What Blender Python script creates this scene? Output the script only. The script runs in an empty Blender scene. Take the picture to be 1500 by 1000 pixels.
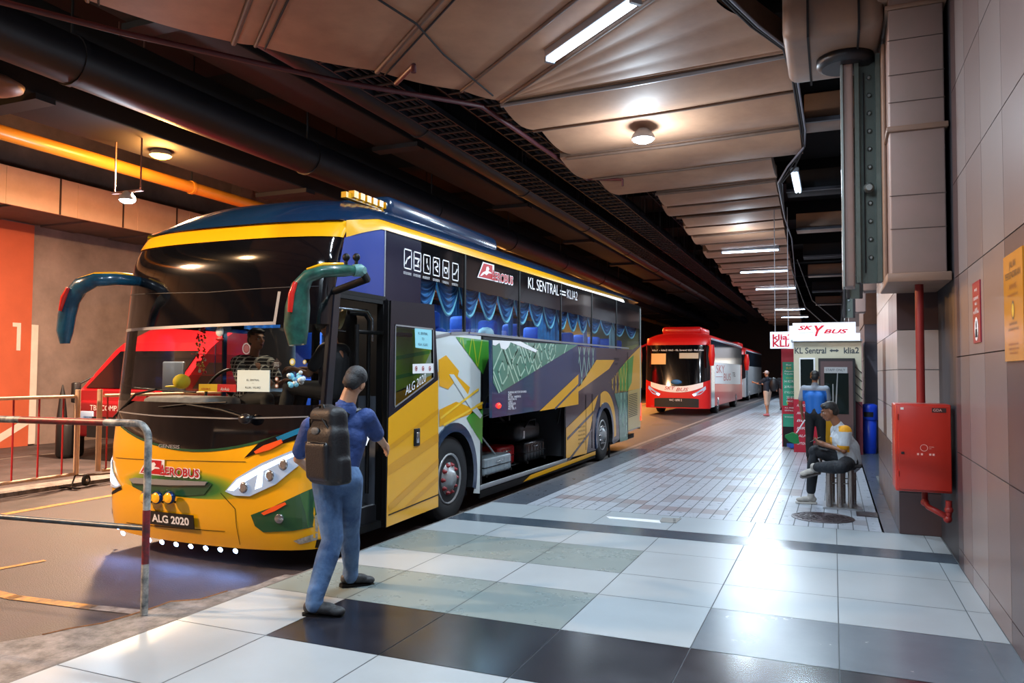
import bpy, bmesh, math, random
from mathutils import Vector, Matrix, Euler
random.seed(7)
S = bpy.context.scene
COL = S.collection
V = Vector
PI = math.pi

# ------------------------------------------------------------------ camera
FPX, PITCH, ROLL, YAW = 1120.95, 0.04005, 0.00593, 0.39746
CAMH = 1.6
_cy, _sy = math.cos(YAW), math.sin(YAW)
FW = V((-_sy * math.cos(PITCH), _cy * math.cos(PITCH), math.sin(PITCH)))
_r = V((_cy, _sy, 0)); _u = _r.cross(FW)
RT = _r * math.cos(ROLL) + _u * math.sin(ROLL)
UP = _u * math.cos(ROLL) - _r * math.sin(ROLL)
cam = bpy.data.cameras.new('camera'); camo = bpy.data.objects.new('camera', cam); COL.objects.link(camo)
cam.sensor_width = 36; cam.lens = 36 * FPX / 1500; cam.clip_end = 300; cam.clip_start = 0.05
camo.matrix_world = Matrix(((RT.x, UP.x, -FW.x, 0), (RT.y, UP.y, -FW.y, 0), (RT.z, UP.z, -FW.z, CAMH), (0, 0, 0, 1)))
S.camera = camo
# ------------------------------------------------------------------ world, exposure
w = bpy.data.worlds.new('night'); S.world = w; w.use_nodes = True
w.node_tree.nodes['Background'].inputs[0].default_value = (0.55, 0.62, 1.0, 1)
w.node_tree.nodes['Background'].inputs[1].default_value = 0.035
S.view_settings.view_transform = 'Standard'; S.view_settings.look = 'None'
S.view_settings.exposure = 0.0; S.view_settings.gamma = 1; S.view_settings.use_curve_mapping = False
WHITE, ORANGE, BLUE, WARM = (0.72, 0.87, 1.0), (1.0, 0.42, 0.10), (0.35, 0.6, 1.0), (1.0, 0.66, 0.42)

def area(loc, sx, sy, power, col, rot=(0, 0, 0), parent=None, spread=PI):
    l = bpy.data.lights.new('area_lamp', 'AREA'); l.shape = 'RECTANGLE'; l.size = sx; l.size_y = sy
    l.energy = power; l.color = col; l.spread = spread
    o = bpy.data.objects.new('area_lamp', l); COL.objects.link(o)
    o.location = loc; o.rotation_euler = rot
    return o
def point(loc, power, col, r=0.08):
    l = bpy.data.lights.new('bulb', 'POINT'); l.energy = power; l.color = col; l.shadow_soft_size = r
    o = bpy.data.objects.new('bulb', l); COL.objects.link(o); o.location = loc
    return o
# platform strip lights (x, y, angle, watts) - lamps are built further down at the same places
TUBES = [(-2.28, 7.42, 2.46, 80), (-2.6, 4.1, 2.46, 85), (-0.9, 3.2, 0.0, 30), (-2.3, 0.6, 0.0, 60), (-1.0, -1.6, 0, 50)] + \
        [(-2.15, y, 0.0, p) for y, p in ((22.6, 60), (27.3, 70), (33.0, 70), (44.0, 80), (50.0, 80))]
for x, y, a, p in TUBES:
    area((x, y, 5.02), 1.5, 0.12, p * (2.0 if y < 10 else 4.0), WHITE, (0, 0, a))
for x, y, p in ((-2.5, 10.75, 150), (-2.1, 19.6, 70)):
    point((x, y, 4.6), p, WHITE, 0.12); area((x, y, 4.7), .3, .3, p * .5, WHITE)
ORL = [(-11.0, 10.0, 5.3, 900), (-11.0, 1.5, 5.3, 900), (-10.5, 24.0, 5.3, 700), (-10.5, 38.5, 4.2, 900), (-10.8, 33.0, 5.2, 500)]
for x, y, z, p in ORL:
    point((x, y, z - .08), p * (.5 if y < 12 else .1), ORANGE, 0.15)
    area((x, y, z - .12), .4, .4, p * 1.9, WARM if y < 12 else ORANGE)
# flood lamp high between the girders, shining towards the platform
def spot(loc, tgt, power, col, ang=1.5, r=.15):
    l = bpy.data.lights.new('flood', 'SPOT'); l.energy = power; l.color = col; l.spot_size = ang; l.spot_blend = .6; l.shadow_soft_size = r
    o = bpy.data.objects.new('flood', l); COL.objects.link(o); o.location = loc
    o.rotation_euler = (V(tgt) - V(loc)).to_track_quat('-Z', 'Y').to_euler(); return o
spot((-10.0, .2, 7.0), (-1.5, 5.6, .8), 3600, (1.0, .6, .3), 1.25, .06)
area((-7.6, -.5, 5.4), .5, .5, 620, (1.0, .82, .62), (math.radians(25), 0, 0))  # unseen lamp without a fitting, added to brighten the coach front
point((-11.0, 9.33, 4.36), 160, WHITE, 0.1)
area((-.58, 14.6, 4.98), .12, 1.4, 190, WHITE)

# ------------------------------------------------------------------ picture measuring
def ray(px, py): return FW * FPX + RT * (px - 750) - UP * (py - 500)
def onX(px, py, X): d = ray(px, py); t = X / d.x; return V((X, d.y * t, CAMH + d.z * t))
def onY(px, py, Y): d = ray(px, py); t = Y / d.y; return V((d.x * t, Y, CAMH + d.z * t))
def onZ(px, py, Z): d = ray(px, py); t = (Z - CAMH) / d.z; return V((d.x * t, d.y * t, Z))

# ------------------------------------------------------------------ materials
def lin(h):
    h = h.lstrip('#'); r = []
    for i in (0, 2, 4):
        v = int(h[i:i + 2], 16) / 255; r.append(v / 12.92 if v <= 0.04045 else ((v + 0.055) / 1.055) ** 2.4)
    return (*r, 1)
_M = {}
def mat(name, col, rough=0.5, metal=0.0, emit=0, noise=0, nscale=6, col2=None, bump=0, bscale=60, coat=0, bdist=0.01, ecol=None, spec=0.5, nroough=0):
    if name in _M: return _M[name]
    m = bpy.data.materials.new(name); m.use_nodes = True; nt = m.node_tree; b = nt.nodes['Principled BSDF']
    c = lin(col); b.inputs['Base Color'].default_value = c
    b.inputs['Roughness'].default_value = rough; b.inputs['Metallic'].default_value = metal
    b.inputs['Specular IOR Level'].default_value = spec
    if coat: b.inputs['Coat Weight'].default_value = coat; b.inputs['Coat Roughness'].default_value = 0.05
    if emit:
        b.inputs['Emission Color'].default_value = lin(ecol or col); b.inputs['Emission Strength'].default_value = emit
    if noise or bump or nroough:
        tc = nt.nodes.new('ShaderNodeTexCoord')
    if noise or nroough:
        n = nt.nodes.new('ShaderNodeTexNoise'); n.inputs['Scale'].default_value = nscale; n.inputs['Detail'].default_value = 6
        n.inputs['Roughness'].default_value = 0.65
        nt.links.new(tc.outputs['Object'], n.inputs['Vector'])
        if noise:
            r = nt.nodes.new('ShaderNodeValToRGB'); r.color_ramp.elements[0].position = 0.35; r.color_ramp.elements[1].position = 0.68
            c2 = lin(col2) if col2 else tuple(v * (1 - noise) for v in c[:3]) + (1,)
            r.color_ramp.elements[0].color = c2; r.color_ramp.elements[1].color = c
            nt.links.new(n.outputs['Fac'], r.inputs['Fac']); nt.links.new(r.outputs['Color'], b.inputs['Base Color'])
        if nroough:
            mr = nt.nodes.new('ShaderNodeMapRange'); mr.inputs['To Min'].default_value = rough - nroough; mr.inputs['To Max'].default_value = rough + nroough
            nt.links.new(n.outputs['Fac'], mr.inputs['Value']); nt.links.new(mr.outputs['Result'], b.inputs['Roughness'])
    if bump:
        n2 = nt.nodes.new('ShaderNodeTexNoise'); n2.inputs['Scale'].default_value = bscale; n2.inputs['Detail'].default_value = 4
        nt.links.new(tc.outputs['Object'], n2.inputs['Vector'])
        bp = nt.nodes.new('ShaderNodeBump'); bp.inputs['Strength'].default_value = bump; bp.inputs['Distance'].default_value = bdist
        nt.links.new(n2.outputs['Fac'], bp.inputs['Height']); nt.links.new(bp.outputs['Normal'], b.inputs['Normal'])
    _M[name] = m; return m
def glass(name, tint, ior=1.45, refl=1.0, base=0.04):
    if name in _M: return _M[name]
    m = bpy.data.materials.new(name); m.use_nodes = True; nt = m.node_tree; nt.nodes.clear()
    out = nt.nodes.new('ShaderNodeOutputMaterial'); mix = nt.nodes.new('ShaderNodeMixShader')
    t = nt.nodes.new('ShaderNodeBsdfTransparent'); t.inputs[0].default_value = lin(tint)
    g = nt.nodes.new('ShaderNodeBsdfGlossy'); g.inputs['Roughness'].default_value = 0.02; g.inputs[0].default_value = (refl, refl, refl, 1)
    f = nt.nodes.new('ShaderNodeFresnel'); f.inputs[0].default_value = ior
    ge = nt.nodes.new('ShaderNodeNewGeometry'); mr = nt.nodes.new('ShaderNodeMapRange'); mr.inputs['To Min'].default_value = ior; mr.inputs['To Max'].default_value = 1 / ior
    nt.links.new(ge.outputs['Backfacing'], mr.inputs['Value']); nt.links.new(mr.outputs['Result'], f.inputs[0])
    nt.links.new(f.outputs[0], mix.inputs[0]); nt.links.new(t.outputs[0], mix.inputs[1]); nt.links.new(g.outputs[0], mix.inputs[2])
    nt.links.new(mix.outputs[0], out.inputs[0]); _M[name] = m; return m

# ------------------------------------------------------------------ objects
def world(o):
    m = o.matrix_basis.copy()
    if o.parent: m = world(o.parent) @ o.matrix_parent_inverse @ m
    return m
def setpar(o, p):
    o.parent = p; o.matrix_parent_inverse = world(p).inverted()
def tag(o, label=None, cat=None, group=None, kind=None):
    if label: o['label'] = label
    if cat: o['category'] = cat
    if group: o['group'] = group
    if kind: o['kind'] = kind
    return o
def thing(name, label, cat, loc=(0, 0, 0), rz=0, group=None):
    o = bpy.data.objects.new(name, None); COL.objects.link(o); o.location = loc; o.rotation_euler = (0, 0, rz)
    o.empty_display_size = 0.1
    return tag(o, label, cat, group)
def copy_tree(o, parent=None):
    c = o.copy(); COL.objects.link(c)
    if parent is not None: c.parent = parent
    for ch in [x for x in o.children]: copy_tree(ch, c)
    return c

class MB:
    def __init__(s): s.v = []; s.f = []; s.m = []; s.ms = []; s.sm = []
    def mi(s, m):
        if m not in s.ms: s.ms.append(m)
        return s.ms.index(m)
    def add(s, vs, fs, m, smooth=False):
        k = len(s.v); s.v += [tuple(v) for v in vs]; i = s.mi(m)
        for f in fs: s.f.append([k + a for a in f]); s.m.append(i); s.sm.append(smooth)
        return s
    def box(s, x0, x1, y0, y1, z0, z1, m, M=None, b=0):
        if b:
            return s.bbox(x0, x1, y0, y1, z0, z1, m, b, M)
        vs = [V((x, y, z)) for x in (x0, x1) for y in (y0, y1) for z in (z0, z1)]
        if M: vs = [M @ v for v in vs]
        return s.add(vs, [(0, 1, 3, 2), (4, 6, 7, 5), (0, 4, 5, 1), (2, 3, 7, 6), (0, 2, 6, 4), (1, 5, 7, 3)], m)
    def bbox(s, x0, x1, y0, y1, z0, z1, m, b, M=None, seg=2):
        bm = bmesh.new(); bmesh.ops.create_cube(bm, size=1)
        for v in bm.verts: v.co = V((x0 + (v.co.x + .5) * (x1 - x0), y0 + (v.co.y + .5) * (y1 - y0), z0 + (v.co.z + .5) * (z1 - z0)))
        b = min(b, .49 * min(abs(x1 - x0), abs(y1 - y0), abs(z1 - z0)))
        bmesh.ops.bevel(bm, geom=bm.edges[:], offset=b, segments=seg, affect='EDGES', profile=0.5)
        if M: bm.transform(M)
        s.bm(bm, m, seg > 1); return s
    def bm(s, bm, m, smooth=False):
        bm.verts.index_update()
        s.add([v.co for v in bm.verts], [[v.index for v in f.verts] for f in bm.faces], m, smooth); bm.free()
    def quad(s, a, b, c, d, m): return s.add([a, b, c, d], [(0, 1, 2, 3)], m)
    def poly(s, pts, m): return s.add(pts, [list(range(len(pts)))], m)
    def prism(s, pts, d, m):
        n = len(pts); d = V(d); vs = [V(p) for p in pts] + [V(p) + d for p in pts]
        return s.add(vs, [list(range(n))[::-1], list(range(n, 2 * n))] + [(i, (i + 1) % n, n + (i + 1) % n, n + i) for i in range(n)], m)
    def ring(s, loops, m, closed=True, caps=True, smooth=True):
        n = len(loops[0]); vs = [p for L in loops for p in L]; fs = []
        for i in range(len(loops) - 1):
            for j in range(n if closed else n - 1):
                a = i * n + j; b = i * n + (j + 1) % n; fs.append((a, b, b + n, a + n))
        s.add(vs, fs, m, smooth)
        if caps and closed:
            s.add(loops[0], [list(range(n))[::-1]], m); s.add(loops[-1], [list(range(n))], m)
        return s
    def tube(s, pts, r, m, seg=10, flat=1.0, upv=None, caps=True):
        pts = [V(p) for p in pts]; n = len(pts)
        rs = r if isinstance(r, (list, tuple)) else [r] * n
        loops = []; pu = None
        for i, p in enumerate(pts):
            t = (pts[min(i + 1, n - 1)] - pts[max(i - 1, 0)]).normalized()
            if pu is None:
                a = upv and V(upv) or (V((0, 0, 1)) if abs(t.z) < .9 else V((1, 0, 0)))
            else: a = pu
            x = t.cross(a)
            if x.length < 1e-6: x = t.orthogonal()
            x.normalize(); y = x.cross(t).normalized(); pu = y
            loops.append([p + x * math.cos(2 * PI * k / seg) * rs[i] * flat + y * math.sin(2 * PI * k / seg) * rs[i] for k in range(seg)])
        return s.ring(loops, m, caps=caps)
    def cyl(s, a, b, r, m, seg=16, r2=None): return s.tube([a, b], [r, r if r2 is None else r2], m, seg)
    def lathe(s, c, prof, m, seg=24, axis=(0, 0, 1), smooth=True):
        ax = V(axis).normalized(); x = ax.orthogonal().normalized(); y = ax.cross(x); c = V(c)
        loops = [[c + ax * h + (x * math.cos(2 * PI * k / seg) + y * math.sin(2 * PI * k / seg)) * max(r, 1e-4) for k in range(seg)] for r, h in prof]
        return s.ring(loops, m, caps=True, smooth=smooth)
    def ball(s, c, r, m, seg=14, M=None):
        c = V(c); r = V(r) if not isinstance(r, (int, float)) else V((r, r, r)); loops = []
        n = seg // 2 + 1
        for i in range(n + 1):
            a = PI * i / n; q = max(math.sin(a), 1e-3)
            L = [V((r.x * q * math.cos(2 * PI * k / seg), r.y * q * math.sin(2 * PI * k / seg), -r.z * math.cos(a))) for k in range(seg)]
            if M: L = [M @ p for p in L]
            loops.append([c + p for p in L])
        return s.ring(loops, m, caps=True)
    def grid(s, fn, nu, nv, m, smooth=True):
        vs = [fn(i / nu, j / nv) for i in range(nu + 1) for j in range(nv + 1)]
        fs = [(i * (nv + 1) + j, (i + 1) * (nv + 1) + j, (i + 1) * (nv + 1) + j + 1, i * (nv + 1) + j + 1) for i in range(nu) for j in range(nv)]
        return s.add(vs, fs, m, smooth)
    def text(s, txt, o, x, y, m, h=0.1, w=None, depth=0.0, center=False, bold=0, shear=0):
        """o: lower-left, x / y: direction vectors; h cap height, w fitted width"""
        cu = bpy.data.curves.new('t', 'FONT'); cu.body = txt; cu.size = 1; cu.extrude = 0; cu.offset = bold; cu.shear = shear
        cu.resolution_u = 3
        ob = bpy.data.objects.new('t', cu); COL.objects.link(ob)
        dg = bpy.context.evaluated_depsgraph_get(); me = bpy.data.meshes.new_from_object(ob.evaluated_get(dg))
        bpy.data.objects.remove(ob); bpy.data.curves.remove(cu)
        if not me.vertices: return s
        xs = [v.co.x for v in me.vertices]; ys = [v.co.y for v in me.vertices]; x0, x1 = min(xs), max(xs); y0 = 0; y1 = max(ys)
        if y1 < .1: y1 = .7
        sy_ = h / (y1 - y0); sx_ = (w / (x1 - x0)) if w else sy_
        x = V(x).normalized(); y = V(y).normalized(); o = V(o); n = x.cross(y)
        if center: o = o - x * (x1 - x0) * sx_ / 2
        vs = [o + x * (v.co.x - x0) * sx_ + y * (v.co.y - y0) * sy_ for v in me.vertices]
        s.add(vs, [list(p.vertices) for p in me.polygons], m)
        bpy.data.meshes.remove(me); return s
    def xform(s, fn): s.v = [tuple(fn(V(v))) for v in s.v]; return s
    def build(s, name, parent=None, fix=True, label=None):
        me = bpy.data.meshes.new(name); me.from_pydata(s.v, [], s.f)
        for m in s.ms: me.materials.append(m)
        me.polygons.foreach_set('material_index', s.m); me.polygons.foreach_set('use_smooth', s.sm); me.update()
        if fix:
            bm = bmesh.new(); bm.from_mesh(me)
            bmesh.ops.recalc_face_normals(bm, faces=bm.faces[:]); bm.to_mesh(me); bm.free()
        o = bpy.data.objects.new(name, me); COL.objects.link(o)
        if parent is not None: setpar(o, parent)
        if label: o['label'] = label
        return o
def struct(mb, name, parent=None):
    o = mb.build(name, parent)
    if parent is None: o['kind'] = 'structure'
    return o
def clip(poly, a, b):
    """keep the part of 2-D polygon left of a->b"""
    out = []; n = len(poly)
    def sd(p): return (b[0] - a[0]) * (p[1] - a[1]) - (b[1] - a[1]) * (p[0] - a[0])
    for i in range(n):
        p, q = poly[i], poly[(i + 1) % n]; sp, sq = sd(p), sd(q)
        if sp >= 0: out.append(p)
        if sp * sq < 0:
            t = sp / (sp - sq); out.append((p[0] + t * (q[0] - p[0]), p[1] + t * (q[1] - p[1])))
    return out
def clipconvex(poly, reg):
    ar = sum(reg[i][0] * reg[(i + 1) % len(reg)][1] - reg[(i + 1) % len(reg)][0] * reg[i][1] for i in range(len(reg)))
    if ar < 0: reg = reg[::-1]
    for i in range(len(reg)):
        poly = clip(poly, reg[i], reg[(i + 1) % len(reg)])
        if len(poly) < 3: return []
    return poly
def strip2(pts, w):
    """thick 2-D polyline as quads"""
    qs = []
    for (x0, y0), (x1, y1) in zip(pts, pts[1:]):
        L = math.hypot(x1 - x0, y1 - y0) or 1; nx, ny = -(y1 - y0) / L * w / 2, (x1 - x0) / L * w / 2
        ex, ey = (x1 - x0) / L * w / 2, (y1 - y0) / L * w / 2
        qs.append([(x0 - ex + nx, y0 - ey + ny), (x0 - ex - nx, y0 - ey - ny), (x1 + ex - nx, y1 + ey - ny), (x1 + ex + nx, y1 + ey + ny)])
    return qs
# ================================================================== the place: road, platform, walls, ceiling
tile_l = mat('tile_pale', '#9da7ad', .3, noise=.08, nscale=2.2, nroough=.05)
tile_g = mat('tile_greengrey', '#7b8888', .28, noise=.04, nscale=2.5, nroough=.05)
tile_s = mat('tile_steel', '#5d6974', .26, noise=.15, nscale=2.5, nroough=.05)
tile_k = mat('tile_black', '#23252e', .2, noise=.25, nscale=4, nroough=.05)
tile_d = mat('tile_darkstrip', '#45525e', .2, noise=.15, nscale=4)
grout = mat('grout_line', '#5d6266', .8)
pav = mat('paver_pale', '#a5acb6', .3, noise=.1, nscale=9, nroough=.1)
pav2 = mat('paver_rosy', '#8f878b', .32, noise=.15, nscale=9, nroough=.1)
pav3 = mat('paver_grey', '#94949b', .32, noise=.15, nscale=9, nroough=.1)
pavd = mat('paver_border', '#4d5560', .3, noise=.2, nscale=6, nroough=.1)
asph = mat('asphalt', '#4a4144', .62, noise=.45, nscale=1.6, col2='#2a2628', bump=.6, bscale=90, nroough=.18)
conc = mat('concrete_apron', '#85807e', .8, noise=.5, nscale=7, col2='#4a4746', bump=.8, bscale=50)
ylin = mat('road_yellow', '#c98a30', .7, noise=.6, nscale=14, col2='#6a543c')
wlin = mat('road_pale_line', '#8e8580', .7, noise=.5, nscale=14, col2='#5c5552')
X_ED, X_W = -3.9, 0.96
ROWS = [-3.0, -2.2, -1.4, -.6, .2, 1.0, 1.82, 2.94, 3.76, 4.58, 5.415, 6.047, 6.874, 7.496, 7.877, 8.68]
CX = [X_ED] + [0.015 + .8 * k for k in range(-4, 2)] + [X_W]
def tile_for(i, j):
    x = (CX[j] + CX[j + 1]) / 2; y = (ROWS[i] + ROWS[i + 1]) / 2
    if 7.496 < y < 7.877: return tile_d
    if 6.047 < y < 6.874: return tile_g if x < -1.6 else tile_l
    if 4.58 < y < 5.415:
        if x < -1.585: return tile_g
        return tile_l if x < -.79 else tile_s
    if 3.76 < y < 4.58: return tile_k if x > -3.1 else tile_l
    if .2 < y < 1.0: return tile_k
    return tile_l
fl = MB()
fl.box(X_ED, X_W + .3, -3.0, 60, -.4, -.004, grout)
g = .0035
for i in range(len(ROWS) - 1):
    for j in range(len(CX) - 1):
        y0, y1 = ROWS[i] + g, ROWS[i + 1] - g
        x0, x1 = CX[j] + g, CX[j + 1] - g
        if tile_for(i, j) is tile_d: x0 -= g; x1 += g
        fl.quad((x0, y0, 0), (x1, y0, 0), (x1, y1, 0), (x0, y1, 0), tile_for(i, j))
# pavers: narrow bricks laid lengthwise
rnd = random.Random(3)
y0 = 8.68; pw = .145
cols = [(-3.45 + pw * k) for k in range(int((.42 + 3.45) / pw) + 1)]
patches = [(-3.3, -2.2, 9.2, 9.55), (-2.0, -1.3, 9.8, 10.2), (-1.4, -.4, 10.9, 11.4), (-2.4, -1.2, 11.9, 12.3), (-3.2, -2.5, 12.2, 12.9),
           (-1.9, -.9, 12.9, 13.5), (-2.9, -2.2, 14.0, 14.5), (-3.4, -2.6, 15.2, 16.6), (-2.2, -1.2, 15.4, 16.0), (-1.4, -.2, 17.0, 17.8),
           (-3.3, -2.3, 18.4, 20.0), (-2.6, -1.5, 21, 23), (-3.2, -1.8, 26, 27.2), (-3.0, -1.6, 31, 33), (-2.2, -1.2, 9.05, 9.25)]
for k, x in enumerate(cols):
    y = y0 + .004
    while y < 60:
        L = .3 if y < 26 else 2.4
        m = pav
        cxm, cym = x + pw / 2, y + L / 2
        for a, b, c, d in patches:
            if a < cxm < b and c < cym < d: m = pav2 if (k + int(y * 3)) % 3 else pav3
        if m is pav and rnd.random() < .05: m = pav3
        gg = .005 if y < 26 else .004
        fl.quad((x + gg, y + gg * .4, 0), (x + pw - gg, y + gg * .4, 0), (x + pw - gg, y + L - gg * .4, 0), (x + gg, y + L - gg * .4, 0), m)
        y += L
y = y0
while y < 60:
    fl.quad((X_ED, y + .003, 0), (-3.455, y + .003, 0), (-3.455, y + .797, 0), (X_ED, y + .797, 0), pavd)
    fl.quad((.44, y + .003, 0), (.6 if y < 13 else 1.3, y + .003, 0), (.6 if y < 13 else 1.3, y + .797, 0), (.44, y + .797, 0), pavd)
    y += .8
fl.box(X_ED - .02, X_ED, -3, 60, -.4, 0, mat('kerb_face', '#6b6765', .8, noise=.4))
struct(fl, 'floor')
# road, gently rising to the back
rd = MB()
def rz(y): return -.15 + max(-.02, min((y - 8) * .0042, .11))
ys = [-8, 4, 8, 14, 20, 26, 34, 45, 75]
def rq(x0, x1, ya, yb, m, dz=0):
    rd.quad((x0, ya, rz(ya) + dz), (x1, ya, rz(ya) + dz), (x1, yb, rz(yb) + dz), (x0, yb, rz(yb) + dz), m)
for a, b in zip(ys, ys[1:]): rq(-30, X_ED + .01, a, b, asph)
for a, b in zip(ys, ys[1:]): rq(-9.35, -9.22, a, b, ylin, .004)
for a, b in zip(ys, ys[1:]): rq(-14.9, -14.82, a, b, wlin, .004)
for a, b in zip(ys[2:], ys[3:]): rq(-4.35, -4.25, a, b, wlin, .004)
def zline(pts, wd, m, dz=.005):
    for q in strip2([(p.x, p.y) for p in pts], wd):
        rd.add([(x, y, rz(y) + dz) for x, y in q], [(0, 1, 2, 3)], m)
zline([onZ(-40, 857, -.15), onZ(20, 872, -.15), onZ(130, 886, -.15)], .1, ylin)
zline([onZ(130, 886, -.15), onZ(205, 894, -.15)], .1, wlin)
zline([onZ(-30, 836, -.15), onZ(60, 820, -.15)], .07, ylin)
struct(rd, 'road')
ap = MB()
edge = [(-60, 953), (0, 941), (60, 930), (100, 921), (150, 913), (190, 903), (222, 889), (250, 882), (290, 876), (330, 866), (372, 858), (400, 846), (420, 842)]
top = [onZ(px + random.uniform(-3, 3), py + random.uniform(-2, 2), 0) for px, py in edge]
pts = [V((-5.4, 1.2, 0))] + top + [V((X_ED - .02, top[-1].y, 0)), V((X_ED - .02, -3, 0)), V((-5.4, -3, 0))]
pts = [V((p.x, p.y, -.003)) for p in pts]
ap.prism(pts, (0, 0, -.25), conc)
rust = mat('rusty_rim', '#8a5a34', .85, noise=.5, nscale=20)
ap.tube([p + V((0, .012, -.012)) for p in top[2:10]], .018, rust, 5)
struct(ap, 'kerb_apron')
# raised far island strip along the movable fence
isl = MB(); isl.box(-10.9, -10.45, -8, 60, -.3, -.12 + .03, conc); struct(isl, 'traffic_island')

# ---- right wall
wa = mat('wall_tile_warm', '#6f615f', .33, noise=.08, nscale=1.2, spec=.4)
wb = mat('wall_tile_light', '#7b7170', .3, noise=.08, nscale=1.2, spec=.4)
wc = mat('wall_tile_brown', '#4f4041', .33, noise=.1, nscale=1.5, spec=.4)
wd = mat('wall_tile_beige', '#b9ada8', .33, noise=.08, nscale=2)
we = mat('wall_tile_grey', '#6a6670', .4, noise=.08, nscale=2)
dk = mat('black_void_paint', '#17151a', .8)
wl = MB()
wl.box(X_W + .012, 2.2, -5, 7.45, -.2, 9, dk)
def wtile(mb, face, a0, a1, z0, z1, m, pos, g=.004, d=.012):
    if face == 'x': mb.box(pos, pos + d, a0 + g, a1 - g, z0 + g, z1 - g, m)
    elif face == 'X': mb.box(pos - d, pos, a0 + g, a1 - g, z0 + g, z1 - g, m)
    else: mb.box(a0 + g, a1 - g, pos, pos + d, z0 + g, z1 - g, m)
zr = [0, .15, .95, 1.75, 2.42, 3.22, 4.02, 4.82, 5.62, 7.0]
yr = [-5, -4.2, -3.4, -2.6, -1.8, -1, -.2, .6, 1.4, 2.2, 3.0, 3.8, 4.6, 5.38, 6.1, 6.75, 7.2, 7.45]
for i in range(len(yr) - 1):
    for j in range(len(zr) - 1):
        yc = (yr[i] + yr[i + 1]) / 2
        m = wc if yc < 5.38 and j < 4 else (wa if (i + (j > 3)) % 2 else wb)
        if yc > 7.2: m = wc
        wtile(wl, 'x', yr[i], yr[i + 1], zr[j], zr[j + 1], m, X_W)
struct(wl, 'wall_right')
# recess behind it with dark steel edge
rc = MB(); rc.box(.97, 1.3, 7.45, 12.6, -.1, 9, mat('recess_metal', '#3a3a40', .45, metal=.3)); struct(rc, 'wall_recess')
def tiled_pillar(x0, x1, y0, y1, ztop, rows, fn, name):
    mb = MB(); mb.box(x0 + .012, x1, y0 + .012, y1, -.1, ztop, grout)
    for j in range(len(rows) - 1):
        wtile(mb, 'y', x0, min(x1, x0 + .4), rows[j], rows[j + 1], fn(j, 'f', 0), y0)
        if x1 - x0 > .4: wtile(mb, 'y', x0 + .4, x1, rows[j], rows[j + 1], fn(j, 'f', 1), y0)
        yy = y0; k = 0
        while yy < y1 - .05:
            e = min(yy + .62, y1); wtile(mb, 'x', yy, e, rows[j], rows[j + 1], fn(j, 's', k), x0); yy = e; k += 1
    o = struct(mb, name); return o
rows = [0, .42, .83, 1.24, 1.65, 2.05, 2.46, 2.87, 3.28, 3.69, 4.1, 4.6, 5.1, 6]
def pf(j, f, k):
    if f == 'f': return wc if j < 2 or j == 5 else wd
    return wc if j < 2 or (k == 3 and j < 5) else (wa if j == 5 and k < 2 else wd)
tiled_pillar(.6, 1.3, 8.67, 12.45, 6, rows, pf, 'pillar_tiled')
tiled_pillar(.62, 1.6, 17.9, 20.5, 6, [0] + [.38 * k for k in range(1, 8)], lambda j, f, k: we, 'pillar_grey')
p2 = MB(); p2.box(.6, 1.5, 17.85, 20.6, 2.66, 8, mat('pillar_brown_cladding', '#7a5f52', .6, noise=.15)); struct(p2, 'pillar_cladding')
bk = MB(); bk.box(1.3, 1.5, 12.4, 60, -.1, 8, we); struct(bk, 'wall_platform_back')
for n, (y, zt) in enumerate(((28, 7), (38, 7), (48, 7))):
    tiled_pillar(.5, 1.3, y, y + 1.2, zt, [0, .8, 1.6, 2.4, 3.2, 4.2, 5.4], lambda j, f, k: wd if j % 2 else wa, 'pillar_far')

# ---- left wall across the road with orange bay panel
lw = MB(); XL = -16.95
plaster = mat('wall_plaster', '#8f7f7b', .8, noise=.25, nscale=.9, col2='#6f625f')
plaster2 = mat('wall_plaster_low', '#857369', .85, noise=.35, nscale=1.6)
orng = mat('wall_orange_paint', '#b4573a', .75, noise=.15, nscale=1.5)
wht = mat('wall_white_paint', '#c9c4c0', .7, noise=.1)
lw.box(XL - .3, XL, -8, 75, -.3, 9.5, plaster)
lw.box(XL, XL + .02, 13.0, 60, -.2, .75, plaster2)
lw.box(XL, XL + .05, 9.9, 11.86, -.2, 4.9, orng)
lw.box(XL + .0, XL + .06, 11.86, 12.02, -.1, 2.62, wht)
lw.box(XL + .05, XL + .06, 11.0, 11.12, .6, 2.55, wht)
a, b = onX(0, 640, XL + .06), onX(38, 618, XL + .06)
for q in strip2([(a.y - .6, a.z - .35), (b.y, b.z)], .16): lw.poly([(XL + .056, y, z) for y, z in q], wht)
o1 = onX(24, 513, XL + .056); lw.box(XL + .05, XL + .056, o1.y, o1.y + .09, o1.z, o1.z + .62, wht); lw.box(XL + .05, XL + .056, o1.y - .1, o1.y, o1.z + .53, o1.z + .62, wht)
for y in (9.9, 20.5, 31, 42): lw.box(XL, XL + .35, y - 2.4, y - 1.9, -.3, 9, plaster) if y > 10 else None
struct(lw, 'wall_left')
# soffit and lit fascia over the far lane
so = MB()
sof = mat('soffit_slat', '#6e5f5c', .7, noise=.2, nscale=3)
for k in range(70):
    y = -6 + k * .9; so.box(XL, -15.06, y + .03, y + .87, 4.9 + (.03 if k % 2 else 0), 5.0, sof)
struct(so, 'ceiling_left_soffit')
fa = MB(); fas = mat('fascia_cream', '#d0b090', .55, noise=.15, nscale=2); seam = mat('dark_seam', '#3b2a20', .7)
fa.box(-15.06, -15.0, -6, 60, 4.86, 5.62, fas)
yy = -6
while yy < 40:
    fa.box(-15.0, -14.985, yy, yy + .035, 4.86, 5.62, seam); fa.box(-15.0, -14.99, yy + .42, yy + .45, 4.86, 5.62, fas); yy += 1.55
struct(fa, 'fascia_left')
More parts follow.
